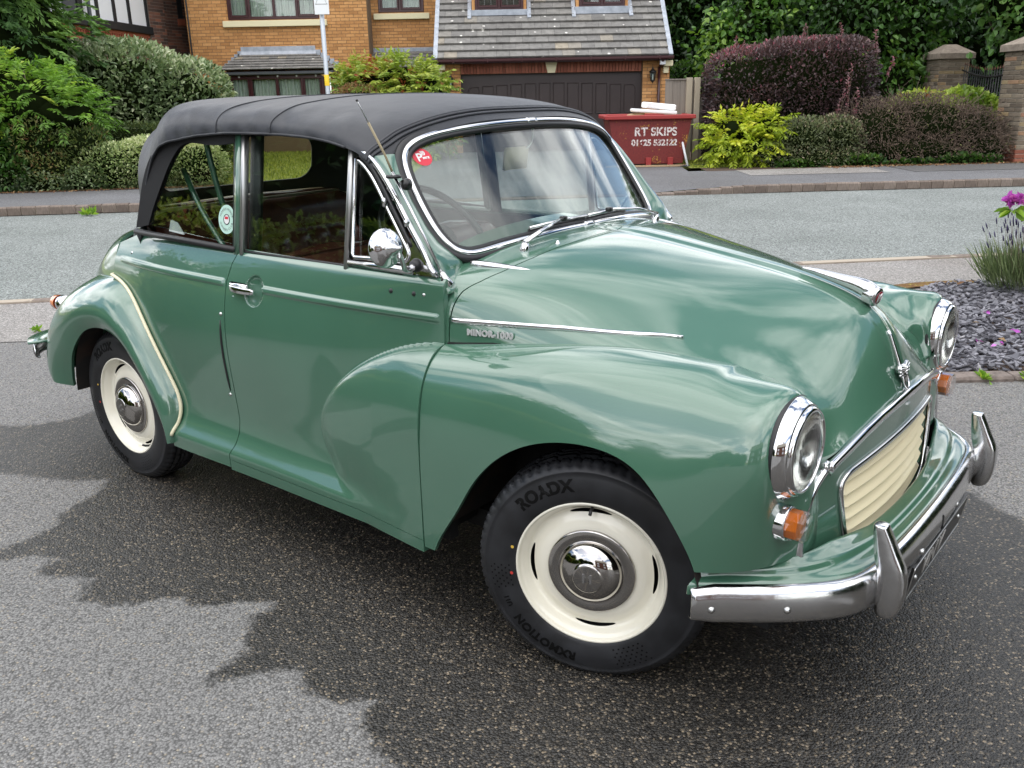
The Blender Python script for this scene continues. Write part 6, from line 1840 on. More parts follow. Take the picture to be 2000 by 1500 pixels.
casement(house, -6.87, -4.62, 3.29, 4.5, YH - .045, (1, 1.25, 1.15, 1), openers=(0, 3))
casement(house, -3.215, -2.055, 3.45, 4.5, YW - .045, (1, 1.1), openers=(0, 1))
mk('sill', *box(-7.0, -4.425, YH - .12, YH + .05, 3.125, 3.268, .008), 'cream_sill', house, smooth=False)
mk('sill', *box(-3.335, -1.92, YW - .12, YW + .05, 3.28, 3.42, .008), 'cream_sill', house, smooth=False)
mk('downpipe', *tube(np.array([(-3.49, YH + .10, .1), (-3.49, YH + .10, 5.3)]), .034, 10, up=(1, 0, 0)), 'upvc_brown', house)
mk('downpipe', *tube(np.array([(-7.86, YH - .06, .1), (-7.86, YH - .06, 5.3)]), .020, 8, up=(1, 0, 0)), 'iron', house)
# bay: canted roof of small tiles, lead flashing, four lights
bay = casement(house, -6.88, -4.50, .62, 1.96, YH - .60, (1, 1.25, 1.2, 1), openers=(0, 3), fw_=.085)
mk('bay_wall', *box(-6.80, -4.56, YH - .58, YH + .05, .0, .62), 'brick_mortar', house, smooth=False)
for x_ in (-6.88, -4.50):
    mk('bay_return', *box(x_ - .02, x_ + .02, YH - .53, YH, .62, 1.95), 'upvc_brown', house, smooth=False)
mk('bay_soffit', *box(-7.03, -4.24, YH - .74, YH + .02, 1.985, 2.06, .01), 'timber_grey', house, smooth=False)
for x_ in np.linspace(-6.6, -4.7, 5):
    mk('soffit_vent', *shiftx(lathe([(0, -.012), (.022, -.010), (.026, .0)], 10, 'y'), x_, YH - .605, 1.945), 'white_plastic', house)
def tile_rows(parent, P00, P10, P01, P11, rows, tile_w, mat, th=.016, name='tile', over=1.18, joined=False, lift=.02):
    """courses of tiles on a quad; rows run from P0* (eave) to P1* (top)"""
    P00, P10, P01, P11 = [np.array(p_, float) for p_ in (P00, P10, P01, P11)]   # eave left, top left, eave right, top right
    nrm = np.cross(P01 - P00, P10 - P00); nrm /= np.linalg.norm(nrm)
    if nrm[2] < 0: nrm = -nrm
    out_ = []
    for j in range(rows):
        a0, a1 = j / rows, min((j + over) / rows, 1.02)
        l0, r0 = P00 + (P10 - P00) * a0, P01 + (P11 - P01) * a0
        l1, r1 = P00 + (P10 - P00) * a1, P01 + (P11 - P01) * a1
        wd = np.linalg.norm(r0 - l0)
        n_ = max(int(round(wd / tile_w)), 1)
        e = (r0 - l0) / wd
        sl = (l1 + r1) / 2 - (l0 + r0) / 2
        sl = sl - e * (sl @ e)
        off = .5 if j % 2 else 0
        edges = [0] + [(k + off) * wd / n_ for k in range(1 - (1 if off else 0), n_ + 1) if 0.02 < (k + off) * wd / n_ < wd - .02] + [wd]
        sk0 = (l1 - l0) @ e; sk1 = (r1 - r0) @ e
        for a, b in zip(edges[:-1], edges[1:]):
            g_ = .003
            A = l0 + e * (a + g_); B = l0 + e * (b - g_)
            Ct = A + sl + (e * sk0 if a == 0 else 0); Dt = B + sl + (e * sk1 if b == wd else 0)
            h0 = nrm * (lift + random.uniform(-.002, .004)); h1 = nrm * .002
            V = np.array([A + h0, B + h0, Dt + h1, Ct + h1, A + h0 - nrm * th, B + h0 - nrm * th, Dt + h1 - nrm * th, Ct + h1 - nrm * th])
            F = [[0, 1, 2, 3], [4, 7, 6, 5], [0, 4, 5, 1], [1, 5, 6, 2], [2, 6, 7, 3], [3, 7, 4, 0]]
            out_.append((V, F))
    for V, F in out_:
        c_ = V.mean(0)
        o = mk(name, V - c_, F, mat, parent, smooth=False, fix=True)
        o.location = c_
    return out_
tile_rows(house, (-7.06, YH - .78, 2.10), (-6.62, YH - .10, 2.475), (-4.22, YH - .78, 2.10), (-4.76, YH - .10, 2.475), 6, .21, 'roof_tile', .018, lift=.028)
for s, xa, xb in ((-1, -7.06, -6.62), (1, -4.22, -4.76)):
    mk('bay_hip', np.array([(xa, YH - .78, 2.10), (xb, YH - .10, 2.475), (xb, YH, 2.48), (xa, YH, 2.10)]), [[0, 1, 2, 3]], 'roof_tile', house, smooth=False)
    for k in range(5):
        xk = xa + (xb - xa) * (k + .5) / 5; zk = 2.13 + .36 * (k + .5) / 5
        mk('step_flashing', *box(xk - .065, xk + .065, YH - .045, YH - .028, zk - .01, zk + .115), 'lead', house, smooth=False)
mk('flashing', *box(-6.64, -4.77, YH - .05, YH - .027, 2.47, 2.665, .004), 'lead', house, smooth=False)
mk('flashing', np.array([(-6.66, YH - .13, 2.472), (-4.74, YH - .13, 2.472), (-4.77, YH - .045, 2.56), (-6.64, YH - .045, 2.56)]), [[0, 1, 2, 3]], 'lead', house, smooth=False)
# lean-to roof between house and garage
tile_rows(house, (-3.40, YW - .9, 2.10), (-3.40, YW - .12, 2.50), (-1.66, YW - .9, 2.10), (-1.66, YW - .12, 2.50), 5, .21, 'roof_tile', .018, lift=.028)
mk('flashing', *box(-3.44, -1.62, YW - .06, YW - .028, 2.475, 2.605, .004), 'lead', house, smooth=False)
mk('lean_to_wall', *box(-3.40, -1.66, YW - .7, YW - .6, .0, 2.08), 'brick_mortar', house, smooth=False)
# garage block
brick_wall(house, 'orange_brick', 'brick_mortar', -1.54, -1.055, .0, 2.10, YG, (), 26, (-2, -1, 1.4, 2.1))
brick_wall(house, 'orange_brick', 'brick_mortar', 3.17, 3.80, .0, 2.10, YG, (), 24, (3, 4, 1.0, 2.1))
mk('wall', *box(3.74, 3.80, YG + .03, YG + 6, .0, 2.1), 'brick_mortar', house, smooth=False)
mk('wall', *box(-1.54, -1.48, YG + .03, YG + 6, .0, 2.1), 'brick_mortar', house, smooth=False)
mk('lintel', *box(-1.055, 3.17, YG + .02, YG + .24, 1.87, 2.12), 'brick_mortar', house, smooth=False)
ab = meshdata('arch_brick', box(-.0325, .0325, -.03, .03, -.118, .118, .004), 'red_arch_brick', False)
xk_ = np.arange(-1.02, 3.17, .075)
for x_ in xk_:
    if .955 < x_ < 1.145: continue
    o = bpy.data.objects.new('arch_brick', ab); COL.objects.link(o); o.parent = house
    o.location = (x_, YG, 1.995); o.rotation_euler = (0, R(-(1.05 - x_) * 2.2), 0)
mk('keystone', np.array([(.965, YG - .05, 1.875), (1.135, YG - .05, 1.875), (1.185, YG - .05, 2.10), (.915, YG - .05, 2.10), (.965, YG + .05, 1.875), (1.135, YG + .05, 1.875), (1.185, YG + .05, 2.10), (.915, YG + .05, 2.10)]),
   [[0, 1, 2, 3], [7, 6, 5, 4], [0, 4, 5, 1], [1, 5, 6, 2], [2, 6, 7, 3], [3, 7, 4, 0]], 'cream_sill', house, smooth=False)
gd = mk('garage_door', *box(-1.06, 3.175, YG + .12, YG + .16, .0, 1.875), 'garage_brown', house, smooth=False)
pw_ = (3.06 - -.93) / 12
for k in range(12):
    xa = -.93 + k * pw_ + .035; xb = -.93 + (k + 1) * pw_ - .035
    arch = -.006 * abs(k - 5.5) ** 1.6
    zt2 = 1.66 + arch * .8
    cut = .06 if k in (0, 11) else 0
    P_ = [(xa, .95), (xb, .95), (xb, zt2 - (cut if k == 11 else 0))] + ([(xb - cut, zt2)] if k == 11 else []) + ([(xa + cut, zt2)] if k == 0 else []) + [(xa, zt2 - (cut if k == 0 else 0))]
    P_ = np.array(P_); cen = P_.mean(0); n_ = len(P_)
    rings_ = []
    for s_, yy in ((1., .121), (.99, .100), (.93, .094), (.90, .104), (.80, .106)):
        q_ = cen + (P_ - cen) * (np.array([1 - (1 - s_) * 1.0, 1 - (1 - s_) * .35]))
        rings_.append(np.c_[q_[:, 0], np.full(n_, YG + yy), q_[:, 1]])
    V = np.concatenate(rings_)
    F = gridF(5, n_, False, True).tolist() + [list(range(4 * n_, 5 * n_))]
    mk('door_panel', V, F, 'garage_brown', gd, smooth=False, fix=True)
# garage roof in big flat tiles
sl_, pit = 2.75, R(40)
e0 = np.array([0, YG - .32, 2.19]); dv_ = np.array([0, math.cos(pit), math.sin(pit)])
tl0 = e0 + dv_ * sl_
DX = [(-.84, .57), (1.63, 2.98)]
rows_, rh = 11, .25
k_ = 0
nrm = np.array([0, -math.sin(pit), math.cos(pit)])
RX0, RX1 = -1.56, 3.72
for j in range(rows_):
    x = RX0 + (0 if j % 2 else -.15)
    while x < RX1 - .02:
        a, b = max(x, RX0), min(x + .30, RX1)
        x += .30
        s0 = j * rh
        if s0 + rh * .5 > 1.40:
            for d0, d1 in DX:
                if a < d0 < b: b = d0
                elif a < d1 < b: a = d1
                elif a >= d0 and b <= d1: a = b
        if b - a < .03: continue
        A = e0 + dv_ * s0
        V = []
        for (xx_, ss, hh_) in ((a + .002, 0, .066), (b - .002, 0, .066), (b - .003, rh * 1.12, .012), (a + .003, rh * 1.12, .012)):
            V.append(A + dv_ * ss + nrm * (hh_ + random.uniform(-.002, .002)) + [xx_, 0, 0])
        V = np.array(V); V = np.concatenate([V, V - nrm * .042])
        c_ = V.mean(0)
        o = mk('tile', V - c_, [[0, 1, 2, 3], [4, 7, 6, 5], [0, 4, 5, 1], [1, 5, 6, 2], [2, 6, 7, 3], [3, 7, 4, 0]], 'roof_tile', house, smooth=False, fix=True)
        o.location = c_
mk('roof_deck', np.array([e0 + [RX0, 0, 0], e0 + [RX1, 0, 0], tl0 + [RX1, 0, 0], tl0 + [RX0, 0, 0], tl0 + [RX0, 4.6, -2.6], tl0 + [RX1, 4.6, -2.6]]), [[0, 1, 2, 3], [3, 2, 5, 4]], 'room_dark', house, smooth=False)
for xe in (RX0 - .045, RX1 + .045):
    mk('verge_flashing', *sweep(np.array([e0 + [xe, 0, 0] + nrm * .03, tl0 + [xe, 0, 0] + nrm * .03]), np.array([(-.05, -.06), (.05, -.06), (.05, .02), (-.05, .02)]), up=nrm), 'lead', house, smooth=False)
gut = np.array([(-.055, .03), (-.055, -.02), (-.035, -.045), (.035, -.045), (.055, -.02), (.055, .03), (.045, .03), (.045, -.015), (.03, -.035), (-.03, -.035), (-.045, -.015), (-.045, .03)])
mk('gutter', *sweep(np.array([(RX0 - .1, YG - .36, 2.165), (RX1 + .1, YG - .36, 2.165)]), gut), 'upvc_brown', house, smooth=False)
for x_ in np.linspace(-1.2, 3.5, 7):
    mk('gutter_bracket', *box(x_ - .018, x_ + .018, YG - .422, YG - .30, 2.112, 2.20, .006), 'upvc_brown', house, smooth=False)
mk('soffit', *box(RX0, RX1, YG - .30, YG - .02, 2.10, 2.135), 'upvc_brown', house, smooth=False)
for x_ in (-1.50, 3.74):
    mk('corbel', *join(box(x_ - .10, x_ + .10, YG - .22, YG + .02, 1.97, 2.095, .01), box(x_ - .10, x_ + .02, YG - .12, YG - .001, 1.82, 1.965, .01)), 'cream_sill', house, smooth=False)
mk('downpipe', *join(tube(np.array([(3.60, YG - .34, 2.13), (3.57, YG - .2, 2.03), (3.55, YG - .075, 1.95)]), .036, 8, up=(1, 0, 0)), tube(np.array([(3.55, YG - .072, 1.96), (3.55, YG - .07, .1)]), .034, 8, up=(1, 0, 0))), 'upvc_brown', house)
mk('rainwater_head', *box(3.53, 3.66, YG - .30, YG - .18, 2.00, 2.10, .01), 'white_plastic', house, smooth=False)
# dormers
for d0, d1, zs_ in ((DX[0][0], DX[0][1], 3.33), (DX[1][0], DX[1][1], 3.36)):
    yd = YG + .95
    s_at = 1.45
    base_ = e0 + dv_ * 1.38
    mk('lead_apron', np.array([(d0 - .06, base_[1] + .02, base_[2] + .04), (d1 + .06, base_[1] + .02, base_[2] + .04), (d1 - .02, yd - .06, zs_ - .16), (d0 + .02, yd - .06, zs_ - .16)]), [[0, 1, 2, 3]], 'lead', house, smooth=False)
    mk('dormer_sill', *box(d0 + .02, d1 - .02, yd - .06, yd + .02, zs_ - .17, zs_ - .0, .006), 'lead', house, smooth=False)
    casement(house, d0 + .13, d1 - .13, zs_ - .01, zs_ + 1.0, yd - .03, (1, 1), curtain=None, openers=(0, 1))
    for xe, s in ((d0, -1), (d1, 1)):
        p0 = e0 + dv_ * 1.40 + nrm * .05; p1 = e0 + dv_ * 2.72 + nrm * .05
        mk('lead_cheek', *sweep(np.array([p0 + [xe, 0, 0], p1 + [xe, 0, 0]]), np.array([(-.045, -.04), (.045, -.04), (.045, .012), (-.045, .012)]), up=nrm), 'lead', house, smooth=False)
        mk('dormer_cheek', np.array([(xe - s * .06, yd, zs_ - .1), (xe - s * .06, yd + 1.6, zs_ + .9), (xe - s * .06, yd, zs_ + 1.1), (xe - s * .13, yd, zs_ - .1), (xe - s * .13, yd + 1.6, zs_ + .9), (xe - s * .13, yd, zs_ + 1.1)]), [[0, 1, 2], [3, 5, 4], [0, 2, 5, 3]], 'orange_brick', house, smooth=False)
    mk('dormer_roof', *box(d0 - .1, d1 + .1, yd - .2, yd + 1.5, zs_ + 1.0, zs_ + 1.1), 'roof_tile', house, smooth=False)
# wall lanterns: things of their own
def lantern(x, z, label):
    t = empty('wall_lantern', (x, YG - .14, z), 0, label, 'lantern', 'wall lanterns beside the garage door')
    mk('roof', *lathe([(0, .18), (.008, .15), (.018, .14), (.030, .11), (.085, .055), (.088, .045), (.075, .040)], 6, 'z'), 'lantern_black', t, smooth=False)
    mk('glass', *lathe([(.066, .040), (.050, -.13), (.048, -.13), (.064, .040)], 6, 'z'), 'window_glass', t, smooth=False)
    for k in range(6):
        a = R(60 * k)
        mk('bar', *tube(np.array([(.069 * math.cos(a), .069 * math.sin(a), .042), (.052 * math.cos(a), .052 * math.sin(a), -.132)]), .006, 5, up=(.1, 1, .2)), 'lantern_black', t)
    mk('base', *lathe([(.054, -.125), (.056, -.14), (.035, -.165), (.012, -.175), (.008, -.20), (0, -.21)], 6, 'z'), 'lantern_black', t, smooth=False)
    mk('candle', *lathe([(.016, -.125), (.016, -.02), (.010, .0), (0, .012)], 8, 'z'), 'foam_white', t)
    mk('bracket', *box(-.03, .03, .08, .14, -.12, .06, .006), 'lantern_black', t, smooth=False)
    mk('arm', *tube(spl([(0, .12, .03), (0, .07, .10), (0, .03, .13), (0, 0, .125)], 10), .009, 6, up=(1, 0, 0)), 'lantern_black', t)
lantern(-1.285, 1.72, 'black wall lantern on the pillar at the left of the garage door')
lantern(3.39, 1.80, 'black wall lantern on the pillar between garage door and wooden fence')

# brown brick house with mock timbering, its wall running away from the view
lh = empty('brown_brick_house', (0, 0, 0), 0, 'dark brown brick house with white panels and black timbers above', 'house')
def along(p0, p1):
    p0, p1 = np.array(p0, float), np.array(p1, float)
    a = math.atan2(p1[1] - p0[1], p1[0] - p0[0])
    return Matrix.Translation((p0[0], p0[1], 0)) @ Matrix.Rotation(a, 4, 'Z'), float(np.hypot(*(p1 - p0)))
# local x runs along the wall away from the camera, local -y faces the street side (turned so that it faces +x)
MA, LA = along((-9.42, 15.6), (-8.93, 23.9))
def wallbox(name, x0, x1, y0, y1, z0, z1, mat, M=MA, bev=0.):
    return mk(name, *xf(box(x0, x1, y0, y1, z0, z1, bev), M), mat, lh, smooth=False)
brick_wall(lh, 'brown_brick', 'brown_mortar', 0, LA, .0, 2.72, -.0, (), 120, (4.0, LA, 2.0, 2.70), M=MA)
wallbox('dentil_course', 0, LA, -.075, .0, 2.72, 2.80, 'dentil_red')
wallbox('dentil_course', 0, LA, -.095, .0, 2.905, 2.985, 'dentil_red')
for k in range(int(LA / .11)):
    if k * .11 > 2.5: wallbox('dentil', k * .11, k * .11 + .06, -.085, -.0, 2.802, 2.903, 'dentil_red')
wallbox('timber_sill', 0, LA + .05, -.18, .1, 2.985, 3.16, 'tudor_timber', bev=.01)
wallbox('render_panel', 0, LA, -.09, .1, 3.16, 5.4, 'tudor_white')
for x_ in (1.2, 2.2, 3.2, 4.05, 5.75, 6.55, 7.30, LA - .06):
    wallbox('timber_stud', x_ - .055, x_ + .055, -.125, -.088, 3.16, 5.4, 'tudor_timber')
wallbox('timber_board', 4.30, 4.80, -.13, -.088, 3.16, 5.4, 'timber_grey')
wallbox('timber_post', 4.84, 5.05, -.15, -.088, 3.12, 5.4, 'tudor_timber')
mk('downpipe', *xf(tube(np.array([(5.18, -.21, 5.4), (5.18, -.21, 3.0), (5.20, -.20, 2.86), (5.26, -.14, 2.74)]), .045, 8, up=(1, 0, 0)), MA), 'timber_grey', lh)
MB, LB = along((-8.90, 23.9), (-8.72, 24.5))
brick_wall(lh, 'brown_brick', 'brown_mortar', 0, LB, .0, 5.4, -.10, (), 60, (0, LB, 2.2, 3.9), M=MB)
MC, LC = along((-8.72, 24.5), (-8.02, 26.2))
brick_wall(lh, 'brown_brick', 'brown_mortar', 0, LC, .0, 5.4, .02, [(.62, .80, 3.45, 5.0)], 110, (0, LC, 1.4, 4.0), M=MC)
mk('window', *xf(box(.62, .80, -.01, .06, 3.45, 5.0), MC), 'tudor_timber', lh, smooth=False)
mk('window_sill', *xf(box(.58, .84, -.03, .05, 3.28, 3.43), MC), 'dentil_red', lh, smooth=False)
mk('roof', np.array([(-9.0, 14.5, 5.3), (-8.0, 26.4, 5.3), (-13, 26.6, 9), (-14, 14.8, 9)]), [[0, 1, 2, 3]], 'roof_tile', lh, smooth=False)

# ---- lamp-post style sign pole
sp = empty('sign_pole', (-3.26, 17.2, .1), 0, 'grey steel pole with a yellow band and white sign in front of the orange house', 'sign pole')
mk('pole', *lathe([(.056, 0), (.056, 1.2), (.042, 1.25), (.042, 3.4), (0, 3.41)], 14, 'z'), 'galvanised', sp)
mk('yellow_band', *lathe([(.0445, 1.53), (.0445, 1.72), (.043, 1.722)], 14, 'z'), 'sign_yellow', sp)
sg_ = mk('sign', *box(-.11, .15, -.075, -.066, 2.73, 3.10, .002), 'sign_white', sp, smooth=False)
mk('sign_emblem', np.array([(.02 - .05, -.0765, 2.985), (.02 + .05, -.0765, 2.985), (.02 + .05, -.0765, 3.06), (.02 - .05, -.0765, 3.06)]), [[0, 1, 2, 3]], 'sign_orange', sg_, smooth=False)
mk('sign_line', *join(box(-.09, .13, -.0768, -.0755, 2.895, 2.902), tube(np.array([(-.075, -.076, 2.905), (-.04, -.076, 2.985)]), .002, 4, up=(0, 1, 0)), tube(np.array([(.115, -.076, 2.905), (.08, -.076, 2.985)]), .002, 4, up=(0, 1, 0))), 'black_print', sg_, smooth=False)

# ---- skip, tapered to both ends, heaped with packing
sk = empty('skip', (2.615, 17.4, .1), 0, 'battered red builder\'s skip with worn white lettering in front of the garage', 'skip')
def prism(x0b, x1b, x0t, x1t, y0, y1, z0, z1, mat, name, parent, ins=0.):
    V = np.array([(x0b, y0, z0), (x1b, y0, z0), (x1b, y1, z0), (x0b, y1, z0), (x0t, y0, z1), (x1t, y0, z1), (x1t, y1, z1), (x0t, y1, z1)])
    return mk(name, V, [[3, 2, 1, 0], [4, 5, 6, 7], [0, 1, 5, 4], [1, 2, 6, 5], [2, 3, 7, 6], [3, 0, 4, 7]], mat, parent, smooth=False)
prism(-.60, .60, -.765, .745, -.5, .6, .06, .86, 'skip_red', 'body', sk)
mk('rim', *join(box(-.84, .80, -.58, -.49, .845, .92, .012), box(-.84, .80, .60, .69, .845, .92, .012), box(-.845, -.75, -.49, .60, .85, .915, .012), box(.73, .805, -.49, .60, .85, .915, .012)), 'skip_rim', sk, smooth=False)
mk('load', *box(-.72, .70, -.47, .58, .86, .875), 'cardboard', sk, smooth=False)
for x_ in (-.50, -.03, .37):
    mk('foot', *box(x_ - .05, x_ + .05, -.545, -.49, -.0, .17, .006), 'skip_rim', sk, smooth=False)
for (txt, sz, z_, x_, sp_) in (('RT SKIPS', .205, .62, .09, 1.04), ('01625 532122', .148, .43, .07, .98)):
    Vt, Ft = textmesh(txt, sz, .001, sp_, .006)
    mk('lettering', np.stack([Vt[:, 0] * (.96 if 'R' in txt else 1) + x_, -.5025 + 0 * Vt[:, 0] - Vt[:, 2], Vt[:, 1] + z_], 1), Ft, 'skip_letter', sk, smooth=False)
def slab(name, label, M, sx, sy, sz, mat, grp=None):
    o = mk(name, *box(-sx / 2, sx / 2, -sy / 2, sy / 2, -sz / 2, sz / 2, min(sz * .25, .02)), mat, None, smooth=False)
    o.matrix_world = M
    return tag(o, label, 'packing', grp)
slab('foam_block', 'thick white foam block on top of the heap in the red skip', Matrix.Translation((2.80, 17.25, 1.165)) @ Matrix.Rotation(R(6), 4, 'Y') @ Matrix.Rotation(R(6), 4, 'Z'), .56, .40, .105, 'foam_white')
slab('foam_sheet', 'wide thin white sheet lying under the foam block in the skip', Matrix.Translation((2.70, 17.22, 1.075)) @ Matrix.Rotation(R(4), 4, 'Y') @ Matrix.Rotation(R(-3), 4, 'Z'), .82, .45, .06, 'foam_white')
slab('cardboard_box', 'brown cardboard showing under the white sheets in the skip', Matrix.Translation((2.38, 17.25, 1.02)) @ Matrix.Rotation(R(-14), 4, 'Y'), .30, .35, .07, 'cardboard')
o = mk('plastic_trim', *tube(np.array([(3.28, 16.72, .11), (3.19, 16.95, .60)]), .022, 6, up=(1, 0, 0)), 'white_plastic'); tag(o, 'thin white plastic length leaning on the end of the red skip', 'trim')
o = mk('scrap', *join(*[xf(box(-.12, .12, -.012, .012, 0, .012), Matrix.Translation((3.2 + .12 * k, 16.75 - .03 * k, .115 + .01 * k)) @ Matrix.Rotation(R(35 * k - 40), 4, 'Z')) for k in range(5)]), 'timber_grey', kind='stuff', smooth=False); tag(o, 'dark scraps on the ground beside the skip', 'scraps')
o = mk('timber_batten', *xf(box(-.75, .75, -.03, .03, 0, .03), Matrix.Translation((2.55, 16.80, .112))), 'cardboard', smooth=False); tag(o, 'timber batten under the front feet of the skip', 'batten')

# ---- timber fence with concrete posts
fe = empty('timber_fence', (0, 0, 0), 0, 'weathered vertical board fence between garage and purple hedge', 'fence')
YF = 17.9
pm = meshdata('plank', box(-.5, .5, -.011, .011, -.5, .5, .003), 'fence_wood', False)
x = 3.02
while x < 5.2:
    if 3.50 < x < 3.62: x = 3.66
    wd = random.uniform(.135, .155)
    right = x > 3.6
    zt2 = 1.62 if not right else (1.30 if x < 4.0 else 1.34)
    o = bpy.data.objects.new('plank', pm); COL.objects.link(o); o.parent = fe
    o.location = (x + wd / 2, YF + random.uniform(-.004, .004) + (.012 if int(x * 10) % 2 else 0), (zt2 + .30) / 2); o.scale = (wd - .003, 1, zt2 - .30)
    x += wd
for x_ in (3.47, 3.62):
    mk('post', *box(x_ - .055, x_ + .055, YF - .09, YF + .02, .1, 1.66, .008), 'fence_post', fe, smooth=False)
mk('gravel_board', *box(3.67, 5.2, YF - .035, YF - .012, .1, .32, .004), 'concrete_base', fe, smooth=False)
mk('gravel_board', *box(3.02, 3.42, YF - .035, YF - .012, .1, .30, .004), 'concrete_base', fe, smooth=False)
mk('capping', *box(3.02, 3.42, YF - .03, YF + .04, 1.62, 1.645), 'fence_wood', fe, smooth=False)
mk('rail', *box(3.67, 5.2, YF - .012, YF + .03, 1.60, 1.64), 'fence_wood', fe, smooth=False)

# ---- gate pillars with stone caps and railings between them
def gate_pillar(x, y, hw, ztop, label, base_red=False):
    t = empty('gate_pillar', (x, y, .1), 0, label, 'pillar', 'brick gate pillars')
    mk('core', *box(-hw + .012, hw - .012, -hw + .012, hw - .012, 0, ztop - .11), 'pale_mortar', t, smooth=False)
    n_ = int((ztop - .1) / .078)
    for j in range(n_):
        z_ = .04 + j * .078
        for s in range(4):
            a = R(90 * s)
            k = 3
            cuts_ = [-hw, -hw + hw * 2 * (.28 if j % 2 else .5), hw - hw * 2 * (.28 if j % 2 else .0), hw]
            cuts_ = sorted(set(cuts_))
            for c0, c1 in zip(cuts_[:-1], cuts_[1:]):
                if c1 - c0 < .03: continue
                if s in (1, 2): continue
                me = brick_mesh('red_arch_brick' if (base_red and j < 3) else 'pillar_brick')
                o = bpy.data.objects.new('brick', me); COL.objects.link(o); o.parent = t
                m_ = (c0 + c1) / 2
                M_ = Matrix.Rotation({0: 0, 3: R(-90)}[s], 4, 'Z') @ Matrix.Translation((m_, -hw + .022 + random.uniform(-.003, .003), z_)) @ Matrix.Diagonal(((c1 - c0 - .012) / .215, 1, 1.02, 1))
                o.matrix_local = M_
    zt2 = .04 + n_ * .078 - .03
    q = hw + .07
    mk('cap', np.array([(-q, -q, zt2), (q, -q, zt2), (q, q, zt2), (-q, q, zt2), (-q, -q, zt2 + .11), (q, -q, zt2 + .11), (q, q, zt2 + .11), (-q, q, zt2 + .11), (-.10, -.10, zt2 + .30), (.10, -.10, zt2 + .30), (.10, .10, zt2 + .30), (-.10, .10, zt2 + .30)]),
       [[3, 2, 1, 0], [0, 1, 5, 4], [1, 2, 6, 5], [2, 3, 7, 6], [3, 0, 4, 7], [4, 5, 9, 8], [5, 6, 10, 9], [6, 7, 11, 10], [7, 4, 8, 11], [8, 9, 10, 11]], 'cap_stone', t, smooth=False)
    return t
gate_pillar(9.80, 21.0, .33, 2.05, 'brick gate pillar half hidden by trees at the far end of the railings')
gate_pillar(9.34, 16.6, .40, 2.02, 'brick gate pillar with red brick foot at the right edge by the pavement', True)
rl = empty('railings', (0, 0, 0), 0, 'black iron railings with spear tips between the brick gate pillars', 'railings')
ra, rb_ = np.array([9.95, 20.6]), np.array([9.35, 17.0])
nb = 24
bar_top = lambda t: 1.86 - .16 * math.sin(math.pi * t)
rp = [np.array([*(ra + (rb_ - ra) * t), 0]) for t in np.linspace(0, 1, nb + 2)]
mk('top_rail', *tube(np.array([p_ + [0, 0, bar_top(t) - .12] for p_, t in zip(rp, np.linspace(0, 1, nb + 2))]), .018, 6), 'iron', rl)
mk('bottom_rail', *tube(np.array([rp[0] + [0, 0, .35], rp[-1] + [0, 0, .35]]), .018, 6), 'iron', rl)
for p_, t in zip(rp[1:-1], np.linspace(0, 1, nb + 2)[1:-1]):
    mk('bar', *tube(np.array([p_ + [0, 0, .15], p_ + [0, 0, bar_top(t)]]), .0095, 6, up=(1, 0, 0)), 'iron', rl)
    mk('spear_tip', *shiftx(lathe([(.0, .075), (.010, .04), (.017, .015), (.006, 0)], 6, 'z'), *(p_ + [0, 0, bar_top(t)])), 'rust_tip', rl, smooth=False)
# ---- planting, far side left
def at_ground(x, y): return (x, y, .1)
# tall cypress
t = empty('cypress', (-9.2, 16.9, .1), 0, 'tall dark cypress with drooping sprays at the far left corner', 'tree')
mk('trunk', *tube(np.array([(0, 0, 0), (.05, 0, 2.), (0, .05, 4.6)]), .14, 8, up=(1, 0, 0), scale=[1, .8, .2]), 'bark', t)
lp = Lump([((0, 0, 1.1), (1.75, 1.6, 1.3)), ((.1, 0, 2.3), (1.6, 1.5, 1.5)), ((0, 0, 3.5), (1.35, 1.3, 1.6)), ((-.9, -.2, 1.8), (1.4, 1.3, 1.6))], 2., .14, 3)
P, N_ = lp.surf(2100, .30, zmin=0.05, front=.6)
# each point carries a flat feathery spray
PP, DD, idx = [], [], []
Dm = N_ + rng.normal(0, .35, P.shape); Dm[:, 2] -= .35; Dm /= np.linalg.norm(Dm, axis=1, keepdims=True)
Sd = np.cross(Dm, [0, 0, 1.]); Sd /= np.linalg.norm(Sd, axis=1, keepdims=True)
for j in range(8):
    tt = (j + .5) / 8
    for s in (1, -1):
        PP.append(P + Dm * .34 * tt - [0, 0, .10 * tt * tt]); DD.append(Dm * 1. + Sd * s * (.9 - .5 * tt) + rng.normal(0, .18, P.shape) - [0, 0, .15]); idx.append(np.arange(len(P)))
PP, DD, idx = np.concatenate(PP), np.concatenate(DD), np.concatenate(idx)
vv = (lit_var(P, N_, .34, .22, .16) + clumpvar(P, 2.6, .22, 8))[idx]
leaves('foliage', PP, DD, .145, .34, 'leaf_conifer', t, vv + rng.normal(0, .08, len(vv)), .15)
lp.core('shade_core', t, .80, zmin=0)

